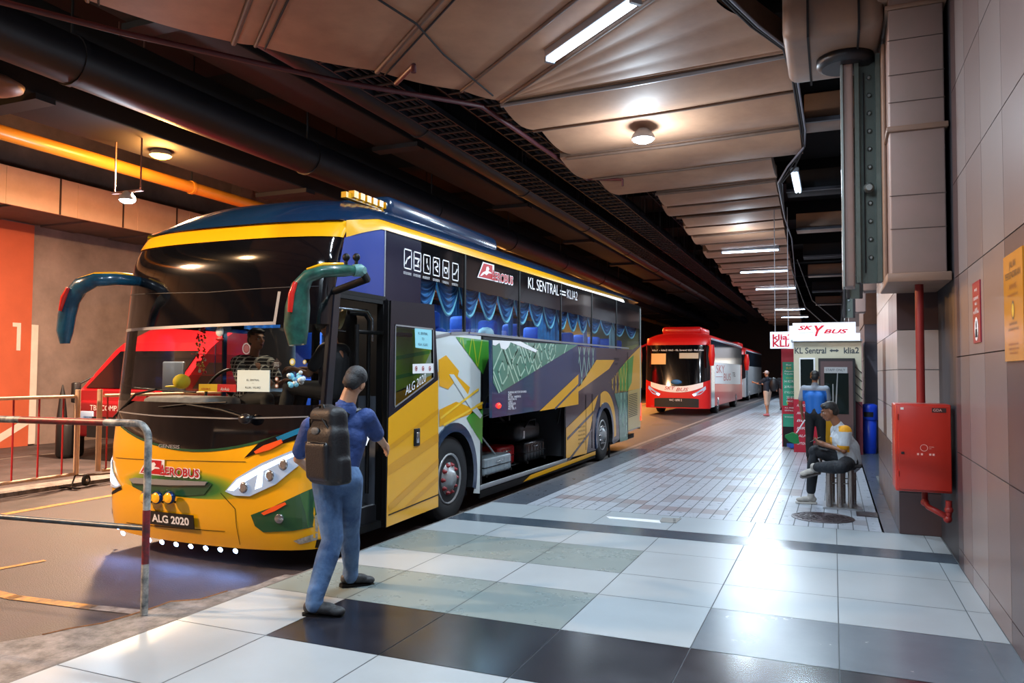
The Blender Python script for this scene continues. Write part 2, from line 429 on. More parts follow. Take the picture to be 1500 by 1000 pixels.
# far end wall of the road and platform
ew = MB(); ew.box(-17, 2, 74, 74.4, -.3, 9, mat('end_wall', '#4c4444', .9)); 
struct(ew, 'wall_end')
sf = thing('glow_panel', 'added glowing panel brightening the far end of the platform left of the booth', 'glow_panel', (-2.0, 52, 0))  # made-up glowing panel, added so the far platform end looks bright
m_ = MB(); m_.box(-2.9, -.9, 52, 52.3, 0, .4, wd); m_.box(-2.9, -.9, 52, 52.3, 2.6, 3.3, wd); m_.box(-2.9, -2.7, 52, 52.3, 0, 3.3, wd); m_.build('front_frame', sf)
m_ = MB(); m_.box(-2.7, -.9, 52.1, 52.15, .4, 2.6, mat('glow_face', '#f4ece0', .4, emit=1.2, ecol='#fff0dc')); m_.build('glow_face', sf)
# near walls behind the camera keep the hall closed
nb = MB(); nb.box(-17.2, 2.2, -8.4, -8, -.3, 9.5, plaster); struct(nb, 'wall_near')

# ---- dark upper ceiling
ce = MB(); slab = mat('slab_dark', '#0d1018', .9, noise=.4, nscale=1)  # near-black slab colour with random variation in tone
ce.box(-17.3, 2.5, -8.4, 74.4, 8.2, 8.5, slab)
for k in range(12):
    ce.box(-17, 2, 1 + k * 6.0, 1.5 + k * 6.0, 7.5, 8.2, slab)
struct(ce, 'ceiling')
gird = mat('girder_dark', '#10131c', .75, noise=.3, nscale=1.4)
def girder(x0, x1, z0, z1, y0, y1, label):
    g_ = MB(); g_.box(x0, x1, y0, y1, z0, z1, gird, b=.03)
    for k in range(int((y1 - y0) / 6)): g_.box(x0 - .08, x1 + .08, y0 + 2.2 + 6 * k, y0 + 2.5 + 6 * k, z0 - .09, z0, gird)
    o = g_.build('roof_girder'); tag(o, label, 'girder', 'dark girders above the road'); return o
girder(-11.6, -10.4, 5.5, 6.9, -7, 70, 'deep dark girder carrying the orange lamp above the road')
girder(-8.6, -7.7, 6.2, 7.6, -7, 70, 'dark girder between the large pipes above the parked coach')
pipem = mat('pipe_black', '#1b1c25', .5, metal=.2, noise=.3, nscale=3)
def longpipe(x, z, r, m, label, y0=-6, y1=68, col=False):
    t = thing('ceiling_pipe', label, 'pipe', (x, y0, z)); p = MB(); p.cyl((x, y0, z), (x, y1, z), r, m, 18); p.build('pipe_run', t)
    c = MB()
    for k in range(int((y1 - y0) / 5)): c.cyl((x, y0 + 3 + 5 * k, z), (x, y0 + 3.07 + 5 * k, z), r + .02, m, 18)
    c.build('collar', t)
    h = MB()
    for k in range(int((y1 - y0) / 5)): h.box(x - .012, x + .012, y0 + 3.02 + 5 * k, y0 + 3.045 + 5 * k, z + r, 8.2, gird)
    h.build('hanger', t); return t
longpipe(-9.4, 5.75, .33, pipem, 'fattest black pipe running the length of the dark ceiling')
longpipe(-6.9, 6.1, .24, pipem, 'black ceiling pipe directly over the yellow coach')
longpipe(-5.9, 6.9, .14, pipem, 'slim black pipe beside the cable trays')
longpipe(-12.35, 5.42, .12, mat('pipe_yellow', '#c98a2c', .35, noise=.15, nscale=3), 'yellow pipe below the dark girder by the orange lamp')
# cable trays (ladder racks)
traym = mat('tray_steel', '#26262e', .5, metal=.4)
def tray(x, z, wd_, label, y0=2, y1=60):
    t = thing('cable_tray', label, 'cable tray', (x, y0, z), group='ladder cable trays under the dark ceiling')
    r_ = MB()
    for s in (-1, 1): r_.box(x + s * wd_ / 2 - .012, x + s * wd_ / 2 + .012, y0, y1, z, z + .09, traym)
    r_.build('side_rail', t)
    g2 = MB()
    for k in range(int((y1 - y0) / .35)): g2.box(x - wd_ / 2, x + wd_ / 2, y0 + .35 * k, y0 + .35 * k + .035, z, z + .03, traym)
    g2.build('rungs', t)
    h = MB()
    for k in range(int((y1 - y0) / 2)):
        for s in (-1, 1): h.box(x + s * wd_ / 2 - .008, x + s * wd_ / 2 + .008, y0 + .5 + 2 * k, y0 + .516 + 2 * k, z + .09, 8.2, traym)
    h.build('hanger_rods', t)
    c = MB()
    for q in (-.3, -.1, .12, .3): c.tube([(x + q * wd_, y0 + .02 + i * 2.0, z + .06 + .012 * math.sin(i * 3 + q * 9)) for i in range(int((y1 - y0) / 2))], .025, dk, 6)
    c.build('cables', t)
tray(-5.0, 5.75, .6, 'ladder cable tray nearest the tan soffit edge')
tray(-6.3, 5.9, .6, 'ladder cable tray farther out over the coach roof')
tray(-4.4, 6.5, .45, 'narrow ladder cable tray above the soffit edge')
# maroon sprinkler pipe along the soffit edge
mar = mat('pipe_maroon', '#5a2a30', .5, noise=.2)
t = thing('sprinkler_pipe', 'maroon sprinkler pipe running along the jagged soffit edge', 'pipe', (-4.2, 9, 5.3))
p = MB()
p.tube([onZ(-40, -8, 5.25), onZ(180, 48, 5.25), onZ(500, 120, 5.25), onZ(705, 155, 5.25), onZ(860, 262, 5.25)], .035, mar, 8)
p.tube([onZ(860, 262, 5.25), onZ(912, 263, 5.1)], .025, mar, 8)
p.cyl(onZ(912, 263, 5.1), onZ(912, 263, 5.1) + V((0, 0, -.12)), .02, mar, 8)
p.build('pipe_run', t)
h = MB(); h.tube([onZ(580, 122, 5.22), onZ(606, 96, 5.0)], .03, mar, 8); h.cyl(onZ(606, 96, 5.0), onZ(606, 96, 5.0) + V((0, 0, -.08)), .03, mar, 8)
h.build('sprinkler_head', t)

# ---- tan soffit over the platform
tan = mat('soffit_tan', '#b58a6c', .6, noise=.16, nscale=1.1, col2='#9c735a')
rib = mat('soffit_rib', '#6e5546', .6, noise=.2); ribl = mat('conduit_pale', '#8e8684', .45)
so = MB(); ZS = 5.2
B = [9.15, 10.35, 11.9, 13.4, 15.0, 16.3, 17.5, 18.8] + [20.1 + 1.35 * k for k in range(30)]
def xl(y):
    if y < 14.6: return -4.08
    return -3.25 - .02 * (y - 15)
def xr(y):
    if y < 13.0: return -.42
    return -.92 - .025 * (y - 14)
for k in range(len(B) - 1):
    a, b = B[k], B[k + 1]; m0 = (a + b) / 2; L, R = xl(m0), xr(m0)
    jog = .12 * math.sin(k * 2.3)
    def fn(u, v, a=a, b=b, L=L + jog, R=R):
        sk = .28 * (.5 - u)
        return (L + (R - L) * u, a + (b - a) * v + sk, ZS - .09 * math.sin(PI * v) + (.03 if k % 2 else 0))
    so.grid(fn, 4, 8, tan)
    so.grid(lambda u, v, fn=fn: (fn(0, u)[0] + .001, fn(0, u)[1], fn(0, u)[2] + .22 * v), 8, 1, rib)
    so.grid(lambda u, v, fn=fn: (fn(1, u)[0], fn(1, u)[1], fn(1, u)[2] + .22 * v), 8, 1, rib)
    so.quad(fn(0, 0), fn(1, 0), V(fn(1, 0)) + V((0, 0, .25)), V(fn(0, 0)) + V((0, 0, .25)), rib)
# near fan-shaped part: slanting bays sagging between their ribs
C0 = V((-4.03, 9.2, ZS)); d = V((.77, -.64, 0)).normalized()
ST = [onZ(735, 148, ZS), onZ(676, 132, ZS), onZ(552, 104, ZS), onZ(374, 66, ZS), onZ(342, 62, ZS), onZ(128, 0, ZS)]
for k in range(7): ST.append(ST[-1] + V((-.55, -1.35, 0)))
ST[0] = C0
def reach(p): return max(.2, min((-1.0 - p.x) / d.x, (p.y + 5) / -d.y))
for a, b in zip(ST, ST[1:]):
    la, lb = reach(a), reach(b)
    def fn(u, v, a=a, b=b, la=la, lb=lb):
        p = (a + d * la * u).lerp(b + d * lb * u, v); return (p.x, p.y, ZS - .03 * math.sin(PI * v) * min(1, (b - a).length))
    so.grid(fn, 10, 8, tan); so.quad(a, b, b + V((0, 0, .3)), a + V((0, 0, .3)), rib)
right = [V((-.44, 8.95, ZS)), V((-.46, 8.84, ZS)), V((-.75, 8.1, ZS)), V((-1.0, 7.44, ZS)), C0 + d * reach(C0)]
def fan(u, v):
    k = min(int(u * 4), 3); e_ = right[k].lerp(right[k + 1], u * 4 - k); p = C0.lerp(e_, v); return (p.x, p.y + .0, ZS - .03 * abs(math.sin(u * PI * 5)) * v)
so.grid(fan, 40, 10, tan)
for a, b in zip(right, right[1:]): so.quad(a, b, b + V((0, 0, .3)), a + V((0, 0, .3)), rib)
struct(so, 'ceiling_soffit')
rbs = MB()
for k, y in enumerate(B[:-1]):
    a = V((xl(y + .1), y + .14, ZS - .02)); b = V((xr(y + .1), y - .14, ZS - .02))
    rbs.tube([a, (a + b) / 2 + V((0, .03, -.01)), b], .022 if k % 2 else .03, ribl if k in (0,) else rib, 6)
struct(rbs, 'trim_soffit_cross_ribs')
rb2 = MB()
for k, p_ in enumerate(ST): 
    rb2.tube([p_ + V((0, 0, -.012)), p_ + d * reach(p_) + V((0, 0, -.012))], .032 if k % 2 == 0 else .022, rib, 6)
    if k in (2, 3, 5): rb2.tube([p_ + V((.07, .07, -.03)), p_ + d * reach(p_) + V((.07, .07, -.03))], .012, dk, 5)
struct(rb2, 'trim_soffit_seams')
cb = MB(); cb.tube([onZ(540, -10, ZS - .06), onZ(610, 35, ZS - .07), onZ(650, 80, ZS - .07), (onZ(722, 140, ZS - .07))], .012, dk, 6)
tag(cb.build('ceiling_cable'), 'thin black cable crossing the tan panels at the top', 'cable')
cb = MB()
for q in (0, 6, 11):
    cb.tube([onZ(1050 + q, -10, 5.1), onZ(1100 + q, 38, 5.08), onZ(1148 + q * .6, 72, 5.08), onZ(1162 + q * .6, 120, 5.08), onZ(1173 + q * .6, 190, 5.1), onZ(1178, 215, 5.1), onZ(1164 - q, 245, 5.0), onZ(1145 - q * .5, 268, 5.05), onZ(1150, 320, 5.05), onZ(1160, 350, 5.05), onZ(1168, 440, 5.1)], .016, dk if q < 10 else mat('cable_grey', '#7d8290', .5), 6)
tag(cb.build('cable_bundle'), 'bundle of dark cables following the right edge of the tan soffit', 'cable')
cb = MB()
for (a, b, c) in (((1168, 380), (1190, 440), (1230, 474)), ((1160, 395), (1180, 450), (1208, 475))):
    cb.tube([onY(*a, 19.), onY(*b, 18), onY(*c, 17.2)], .012, dk, 5)
tag(cb.build('drooping_wire'), 'thin wires drooping down to the ticket booth roof', 'wire')

# ---- fluorescent fittings
tubem = mat('tube_glow', '#dfefff', .4, emit=16, ecol='#cfe6ff'); tubeh = mat('tube_housing', '#8a8f98', .4)
def tubelight(x, y, a, label, twin=True):
    t = thing('fluorescent_light', label, 'ceiling light', (x, y, 5.15), a, 'fluorescent strip lights under the tan soffit')
    M = Matrix.Translation((x, y, 0)) @ Matrix.Rotation(a, 4, 'Z')
    h = MB(); h.box(-.78, .78, -.07, .07, 5.1, 5.2, tubeh, M, b=.01); h.box(-.8, -.76, -.06, .06, 5.05, 5.12, tubeh, M); h.box(.76, .8, -.06, .06, 5.05, 5.12, tubeh, M); h.build('housing', t)
    for s in (-.035, .035):
        q = MB(); q.cyl(M @ V((-.76, s, 5.075)), M @ V((.76, s, 5.075)), .018, tubem, 10); q.build('lamp_tube', t)
TL = ['large fluorescent strip light at the top above the platform', None, None, None, None, 'nearest of the distant fluorescent strips over the platform', 'second of the distant fluorescent strips over the platform',
      'third of the distant fluorescent strips over the platform', 'fluorescent strip just above the white hanging sign', 'farthest fluorescent strip over the platform']
for (x, y, a, p), lb in zip(TUBES, TL):
    tubelight(x, y, a, lb or 'fluorescent strip light above the near end of the platform')
glowm = mat('bulb_glow', '#e8f6ff', .4, emit=40, ecol='#d8eeff'); glowo = mat('sodium_glow', '#ffb050', .4, emit=30, ecol='#ff9a30')
def dome(x, y, z, m, label, hang=False, r=.15, grp=None):
    t = thing('dome_light', label, 'ceiling light', (x, y, z), 0, grp)
    b_ = MB(); b_.lathe((x, y, z), [(r * .5, .2), (r, .12), (r * 1.1, .08), (r * 1.1, .05)], tubeh, 18); b_.build('housing', t)
    l = MB(); l.lathe((x, y, z), [(.02, 0), (r * .6, .005), (r * .95, .03), (r, .055)], m, 18); l.build('lamp_cover', t)
    if hang:
        k = MB()
        for s in (-.3, .3): k.box(x + s - .01, x + s + .01, y - .01, y + .01, z + .2, 7.6, mat('hanger_pink', '#7a5a55', .6))
        k.box(x - .35, x + .35, y - .03, y + .03, z + .18, z + .21, mat('hanger_pink', '#7a5a55', .6)); k.build('hanger_frame', t)
dome(-2.5, 10.8, 4.92, glowm, 'round white lamp under the tan soffit near the long strip light')
dome(-11.0, 9.33, 4.42, glowm, 'white lamp hanging from rods in front of the orange lit fascia', True, .12)
ORLAB = ['orange lamp under the dark girder at upper left', 'orange lamp behind the near end of the road', 'orange lamp farther along the girder', 'orange lamp glowing above the red coach', 'orange lamp in the distance over the road']
for (x, y, z, p), lb in zip(ORL, ORLAB): dome(x, y, z + .06, glowo, lb, z < 5, .17)
t = thing('fluorescent_light', 'fluorescent strip in the gap right of the tan soffit', 'ceiling light', (-.58, 14.6, 5.05), 0, 'fluorescent strip lights under the tan soffit')
h = MB(); h.box(-.65, -.51, 13.85, 15.35, 5.06, 5.14, tubeh, b=.01); h.box(-.59, -.57, 14.5, 14.52, 5.14, 7.5, tubeh); h.build('housing', t)
for s in (-.03, .03):
    q = MB(); q.cyl((-.58 + s, 13.88, 5.035), (-.58 + s, 15.32, 5.035), .018, tubem, 10); q.build('lamp_tube', t)
bl = MB(); q = onY(10, 128, 7.5); bl.lathe((-10.3, 6.6, 5.35), [(.02, -.1), (.2, -.07), (.34, .0), (.36, .06), (.2, .15)], mat('lamp_hood_dull', '#6a4a3c', .5), 20)
tag(bl.build('unlit_lamp'), 'unlit dome lamp at the left edge under the girder', 'ceiling light')

# ---- ducts on the right
duct = mat('duct_beige', '#94745f', .5, noise=.12, nscale=3, col2='#836a5d'); duct2 = mat('duct_pink', '#98807a', .5, noise=.12, nscale=2.5, col2='#8f7d76')
dseam = mat('duct_seam', '#4c403c', .6)
t = thing('vertical_duct', 'large boxed vertical air duct beside the right wall', 'air duct', (.7, 8.0, 2.45))
m = MB(); m.box(.49, .93, 7.62, 8.6, 2.5, 5.3, duct2, b=.012)
for z in (2.9, 3.2, 4.05, 4.3, 4.62, 4.9): m.box(.485, .935, 7.612, 7.62, z, z + .004, dseam)
m.build('duct_body', t)
m = MB(); m.box(.45, .96, 7.56, 8.64, 2.42, 2.5, duct, b=.01); m.build('bottom_flange', t)
m = MB(); m.box(.465, .955, 7.59, 8.62, 3.78, 3.83, duct, b=.006); m.build('joint_flange', t, label='riveted joint flange half way up')
m = MB(); m.box(.465, .955, 7.59, 8.62, 4.9, 4.94, duct, b=.006); m.build('joint_flange', t)
t = thing('horizontal_duct', 'tan horizontal air duct elbow crossing above the vertical duct', 'air duct', (0, 8, 4.6))
m = MB(); m.bbox(-.42, .46, 7.62, 8.9, 4.78, 5.7, duct, .1, seg=4); m.bbox(.3, .95, 7.62, 8.66, 5.0, 5.8, duct, .05); m.build('duct_body', t)
m = MB()
for x in (-.2, .24): m.box(x, x + .02, 7.59, 8.9, 4.76, 5.7, dk)
m.build('seam_band', t)
m = MB(); m.lathe((.14, 8.3, 4.78), [(.22, -.1), (.27, -.07), (.27, .0), (.22, .02)], mat('rubber_collar', '#1c1c22', .4), 22); m.build('rubber_collar', t)
t = thing('bolted_channel', 'grey green steel channel with a column of bolts beside the duct', 'steel channel', (.3, 8.2, 2.4))
chm = mat('channel_green_grey', '#5e6660', .4, metal=.5, noise=.15)
m = MB(); m.box(.24, .43, 8.3, 8.36, 2.5, 4.75, chm); m.box(.22, .26, 8.2, 8.36, 2.5, 4.75, chm); m.box(.41, .45, 8.2, 8.36, 2.5, 4.75, chm)
m.box(.3, .31, 8.27, 8.3, 2.6, 4.6, dk); m.build('channel', t)
for k in range(12):
    b_ = MB(); b_.lathe((.355, 8.3, 2.75 + .18 * k), [(.024, 0), (.024, .02), (.012, .028)], mat('bolt_steel', '#8d8f8c', .35, metal=.8), 8, (0, -1, 0)); b_.build('bolt', t)
b_ = MB(); b_.lathe((.34, 8.22, 3.42), [(.045, 0), (.05, .03), (.03, .07)], mat('bolt_steel', '#8d8f8c', .35, metal=.8), 12, (0, -1, 0)); b_.build('valve_cap', t)
t = thing('duct_post', 'beige rounded post left of the bolted channel', 'post', (.15, 8.3, 2.4))
m = MB(); m.box(.11, .21, 8.2, 8.5, 2.46, 4.76, duct2, b=.02); m.box(.095, .115, 8.18, 8.5, 2.46, 4.76, mat('galv_edge', '#9aa09c', .35, metal=.6)); m.build('post_body', t)
t2 = MB(); t2.box(.455, .487, 8.0, 8.5, 2.46, 4.76, duct, b=.01); tag(t2.build('corner_trim_post'), 'narrow tan strip between bolted channel and boxed duct', 'post')
# repeated frames further along
for y, lb in ((12.7, 'second dark bolted channel hanging behind the first'), (17.0, 'third dark bolted channel above the booth roof')):
    m = MB(); m.box(.22, .4, y, y + .08, 2.75, 6.5, chm); m.box(.2, .24, y - .1, y + .08, 2.75, 6.5, dk); m.box(.38, .42, y - .1, y + .08, 2.75, 6.5, dk)
    for k in range(14): m.ball((.31, y - .01, 2.9 + .2 * k), .02, tubeh, 6)
    tag(m.build('bolted_channel'), lb, 'steel channel')
    m = MB(); m.box(.42, .62, y - .1, y + .3, 2.85, 7, duct2, b=.02); tag(m.build('duct_post'), 'beige duct post beside the ' + lb.split(' ')[0] + ' bolted channel', 'post')
# cross beams and fascia in the dark gap
for k, y in enumerate((12.0, 16.5, 21, 26, 31, 37, 44)):
    m = MB(); m.box(-.36 if k < 1 else -.85, .62, y, y + .5, 5.3, 5.75, duct if k % 2 == 0 else gird, b=.02); m.box(-.36 if k < 1 else -.85, .62, y - .06, y, 5.3, 5.36, mat('beam_edge', '#4a4a52', .5))
    tag(m.build('cross_duct'), ['brown duct crossing the dark gap nearest the camera', 'dark beam crossing the gap behind the first brown duct', 'brown duct crossing the gap above the booth', 'dark beam over the booth side gap', 'far brown duct over the gap', 'far dark beam over the gap', 'farthest brown duct over the gap'][k], 'duct')
m = MB(); m.box(.45, .62, 9, 60, 4.6, 7, gird); struct(m, 'fascia_right_upper')
# hydrant cabinet, pipe
red = mat('hydrant_red', '#b32a1c', .32, noise=.1, nscale=3, coat=.2); redd = mat('pipe_red', '#8e2320', .45, noise=.15)
sticker = mat('sticker_pink', '#e0a8a0', .5); whs = mat('sticker_white', '#e6e2e2', .5); dks = mat('sticker_dark', '#3a1a18', .5)
t = thing('hydrant_cabinet', 'red wall mounted fire hose cabinet below the boxed duct', 'fire hose cabinet', (.72, 7.7, .57))
m = MB(); m.box(.5, .94, 7.62, 8.0, .57, 1.34, red, b=.012); m.build('cabinet_body', t)
m = MB(); m.box(.525, .935, 7.6, 7.62, .59, 1.325, red, b=.006)
m.text('', (.6, 7.598, 1), (1, 0, 0), (0, 0, 1), whs)
c0 = V((.725, 7.5975, .96))
def ringflat(mb, c, r, wdt, m_, ax=(1, 0, 0), ay=(0, 0, 1), n=20):
    c = V(c); ax = V(ax); ay = V(ay)
    for i in range(n):
        a0, a1 = 2 * PI * i / n, 2 * PI * (i + 1) / n
        mb.quad(c + ax * math.cos(a0) * r + ay * math.sin(a0) * r, c + ax * math.cos(a1) * r + ay * math.sin(a1) * r, c + ax * math.cos(a1) * (r - wdt) + ay * math.sin(a1) * (r - wdt), c + ax * math.cos(a0) * (r - wdt) + ay * math.sin(a0) * (r - wdt), m_)
ringflat(m, c0, .03, .004, sticker)
m.text('BOMBA', (.765, 7.5975, .965), (1, 0, 0), (0, 0, 1), sticker, h=.008); m.text('999', (.765, 7.5975, .95), (1, 0, 0), (0, 0, 1), sticker, h=.008)
for x in (.67, .70, .765, .79): m.box(x, x + .016, 7.597, 7.599, .895, .912, sticker)
m.box(.79, .9, 7.597, 7.599, 1.27, 1.31, dks); m.text('GDA', (.8, 7.5965, 1.28), (1, 0, 0), (0, 0, 1), sticker, h=.022)
m.box(.545, .57, 7.597, 7.599, 1.29, 1.31, whs)
m.build('cabinet_door', t)
m = MB(); m.box(.545, .57, 7.59, 7.6, .9, .92, dk, b=.003); m.build('door_latch', t)
m = MB(); m.text('HOSE REEL', (.498, 7.95, .85), (0, 0, 1), (0, 1, 0), whs, h=.06, w=.36)
m.build('side_lettering', t)
for z in (.7, 1.2): 
    m = MB(); m.cyl((.522, 7.6, z), (.522, 7.6, z + .05), .008, red, 8); m.build('hinge', t)
t = thing('hydrant_pipe', 'dark red riser pipe entering the hose cabinet from above', 'pipe', (.76, 7.8, 1.3))
m = MB(); m.cyl((.73, 7.85, 1.345), (.73, 7.85, 2.42), .036, redd, 14); m.build('riser', t)
m = MB(); m.tube([(.75, 7.85, .56), (.75, 7.85, .46), (.77, 7.8, .42), (.9, 7.7, .36), (.915, 7.7, .34), (.92, 7.7, .4), (.92, 7.7, .5)], .026, redd, 12)
for c in ((.75, 7.85, .45), (.91, 7.7, .34), (.92, 7.7, .42)): m.ball(c, .036, redd)
m.build('lower_elbow', t)
# signs on right wall
t = thing('warning_poster', 'narrow dark red poster with a white figure on the right wall', 'sign', (X_W, 6.4, 1.8))
m = MB(); m.box(X_W - .008, X_W, 6.2, 6.5, 1.83, 2.27, mat('poster_red', '#8e1c34', .3)); 
xf = X_W - .0095
for k, (z, w_) in enumerate(((2.2, .12), (2.14, .2), (2.1, .1), (2.06, .1), (2.04, .22))): m.text(['AWAS', 'DILARANG', 'MASUK', 'AWAS', 'NO SMOKING'][k], (xf, 6.35 + w_ / 2, z), (0, -1, 0), (0, 0, 1), whs, h=.022, w=w_)
pts = [(xf, 6.35 + .075 * math.cos(a), 1.93 + .085 * math.sin(a)) for a in [2 * PI * i / 20 for i in range(20)]]; m.poly(pts, whs)
m.poly([(xf - .001, 6.35 + .02 * math.cos(a), 1.96 + .03 * math.sin(a)) for a in [2 * PI * i / 12 for i in range(12)]], dk)
m.poly([(xf - .001, y, z) for y, z in ((6.38, 1.93), (6.32, 1.93), (6.30, 1.87), (6.4, 1.87))], dk)
m.build('poster_sheet', t)
t = thing('private_road_sign', 'tall orange private road notice on the right wall at the picture edge', 'sign', (X_W, 5.1, 1.7))
m = MB(); m.box(X_W - .012, X_W, 4.86, 5.36, 1.68, 2.3, mat('sign_orange', '#c8842a', .18)); m.build('sign_board', t)
m = MB(); xf = X_W - .0135; ink = mat('sign_ink', '#2a1c12', .4); inkr = mat('sign_ink_red', '#7a3418', .4)
for s, z, w_, h_, mm in (('JALAN', 2.215, .17, .04, ink), ('PERSENDIRIAN', 2.155, .4, .04, ink), ('AWAS', 2.09, .2, .032, inkr), ('PRIVATE ROAD', 2.05, .26, .016, inkr), ('KAWASAN', 1.885, .2, .018, ink), ('LARANGAN MASUK', 1.855, .28, .016, ink), ('KENDERAAN TANPA', 1.77, .26, .012, inkr), ('KEBENARAN AKAN', 1.745, .26, .012, inkr), ('DIKUNCI', 1.72, .2, .012, inkr)):
    m.text(s, (xf, 5.11 + w_ / 2, z), (0, -1, 0), (0, 0, 1), mm, h=h_, w=w_)
for r_, mm in ((1, ink), (.72, mat('sign_yellow', '#d8b020', .3))): m.poly([(xf - .0005 * (r_ < 1), 5.11 + .038 * r_ * math.cos(a), 1.97 + .055 * r_ * math.sin(a) + (.014 if r_ < 1 else 0) * 0) for a in [2 * PI * i / 18 for i in range(18)]], mm)
m.build('sign_lettering', t)
# ================================================================== yellow coach
XR, XLb, XC, HW = -4.15, -6.65, -5.4, 1.25
YREAR = 17.62
by = mat('coach_yellow', '#e2a409', .28, coat=.6, spec=.5); by2 = mat('coach_yellow_light', '#f0c43a', .28, coat=.6)
bnavy = mat('coach_roof_navy', '#0f2c4a', .22, coat=.7); bblack = mat('coach_black_gloss', '#07080c', .08, coat=.8)
bwhite = mat('coach_white', '#c9d2d2', .28, coat=.5); bgreen = mat('coach_green', '#3f8f2c', .28, coat=.5); blime = mat('coach_lime', '#9ab32c', .28, coat=.5)
bteal = mat('coach_green_dark', '#1f4a2e', .25, coat=.6); bsage = mat('coach_sage', '#4f7f6e', .25, coat=.5); bsage2 = mat('coach_sage_line', '#a9c9b5', .25, coat=.5)
bslate = mat('coach_slate', '#27395c', .22, coat=.6); bplum = mat('coach_plum', '#3a2a33', .22, coat=.6); btan = mat('coach_tan', '#c2a862', .3, coat=.4)
bblue = mat('coach_blue_panel', '#3a4c9c', .2, coat=.7, metal=.3); rub = mat('rubber', '#0b0c0e', .5, spec=.25); rubd = mat('tyre', '#16171a', .7, bump=.3, bscale=120)
chrome = mat('chrome', '#b9bec4', .18, metal=.9); silver = mat('silver_trim', '#a9acb0', .3, metal=.6); dint = mat('coach_interior_dark', '#1b1c22', .7)
lred = mat('logo_red', '#b3151f', .35); lwhite = mat('logo_white', '#e8e8ea', .4)
wglass = glass('windscreen_glass', '#e6eef0', 1.3); sglass = glass('side_glass', '#c4d4dc', 1.38, .7)
cbl = mat('curtain_blue', '#2b93d6', .55, noise=.35, nscale=9); cbl2 = mat('curtain_blue_dark', '#14609c', .6); ctr = mat('curtain_trim', '#a8eef6', .55)
seatm = mat('seat_blue', '#1c4fae', .7, noise=.2, nscale=20); greyp = mat('seat_grey', '#3b3f48', .7)
bus = thing('coach', 'yellow, black and green tour coach parked at the platform with its front door open', 'bus', (XC, 5.4, -.15))
def part(m, name, par=bus, label=None, fix=True): return m.build(name, par, fix, label)

def edgec(u): u = min(abs(u), 1); return .25 * (1 - (1 - u ** 3.2) ** (1 / 2.2))
def FY(x, z):
    u = (x - XC) / HW
    ln = max(0, z - .85) * .105 + max(0, z - 2.55) ** 2 * .9
    if z < .35: ln += (.35 - z) ** 2 * .5
    return 5.33 + .06 * u * u + edgec(u) * .8 + ln
def XTH(k, n, a=-1, b=1): return XC + HW * math.sin((a + (b - a) * k / n) * PI / 2)
def fpatch(mb, zl, zu, m, a=-1, b=1, nu=44, nv=8, off=0):
    def fn(u, v):
        x = XC + HW * math.sin((a + (b - a) * u) * PI / 2); z = zl(x) + (zu(x) - zl(x)) * v
        return (x, FY(x, z) - off, z)
    mb.grid(fn, nu, nv, m)
def f2(px, py):
    Y = 5.42
    for _ in range(8):
        p = onY(px, py, Y); x = max(min(p.x, XR - .002), XLb + .002); Y = .5 * Y + .5 * FY(x, p.z)
    return (x, p.z)
def fdecal(mb, pxs, m, off=.006, xz=None, thick=0):
    pts = xz or [f2(*p) for p in pxs]
    bm = bmesh.new(); vs = [bm.verts.new((x, 0, z)) for x, z in pts]; bm.faces.new(vs)
    x0, x1 = min(p[0] for p in pts), max(p[0] for p in pts); z0, z1 = min(p[1] for p in pts), max(p[1] for p in pts)
    n = max(1, int((x1 - x0) / .05)); nz = max(1, int((z1 - z0) / .12))
    cuts = [x0 + (x1 - x0) * k / n for k in range(1, n)]
    for c in cuts: bmesh.ops.bisect_plane(bm, geom=bm.verts[:] + bm.edges[:] + bm.faces[:], plane_co=(c, 0, 0), plane_no=(1, 0, 0))
    for k in range(1, nz): bmesh.ops.bisect_plane(bm, geom=bm.verts[:] + bm.edges[:] + bm.faces[:], plane_co=(0, 0, z0 + (z1 - z0) * k / nz), plane_no=(0, 0, 1))
    for v in bm.verts: v.co.y = FY(v.co.x, v.co.z) - off
    if thick:
        r = bmesh.ops.extrude_face_region(bm, geom=bm.faces[:])
        for g_ in r['geom']:
            if isinstance(g_, bmesh.types.BMVert): g_.co.y -= thick
    mb.bm(bm, m)
def ftext(mb, s, x, z, h, w_, m, off=.01, bold=0, dz=0):
    k = len(mb.v); mb.text(s, (x, 0, z), (1, 0, 0), (0, 0, 1), m, h=h, w=w_, bold=bold)
    for i in range(k, len(mb.v)):
        a = mb.v[i]; mb.v[i] = (a[0], FY(a[0], a[2]) - off, a[2])
uu = lambda x: (x - XC) / HW
U_ = lambda x: .86 + .27 * uu(x) ** 2 + (.02 * uu(x) if uu(x) > 0 else 0)          # top of the yellow nose
WLO = lambda x: 1.3; WHI = lambda x: 2.0 + .02 * uu(x)
# airbrushed nose paint: dark green round the grille, through green to yellow
airbrush = bpy.data.materials.new('coach_airbrushed_nose'); airbrush.use_nodes = True; nt = airbrush.node_tree; b_ = nt.nodes['Principled BSDF']
b_.inputs['Roughness'].default_value = .28; b_.inputs['Coat Weight'].default_value = .6; b_.inputs['Coat Roughness'].default_value = .05
tc = nt.nodes.new('ShaderNodeTexCoord'); mp = nt.nodes.new('ShaderNodeMapping'); gx = f2(262, 712)
mp.inputs['Location'].default_value = (-gx[0] / .85, 0, -gx[1] / .17); mp.inputs['Scale'].default_value = (1 / .85, 0, 1 / .17)
ln_ = nt.nodes.new('ShaderNodeVectorMath'); ln_.operation = 'LENGTH'; cr = nt.nodes.new('ShaderNodeValToRGB')
nt.links.new(tc.outputs['Object'], mp.inputs[0]); nt.links.new(mp.outputs[0], ln_.inputs[0]); nt.links.new(ln_.outputs['Value'], cr.inputs[0]); nt.links.new(cr.outputs[0], b_.inputs['Base Color'])
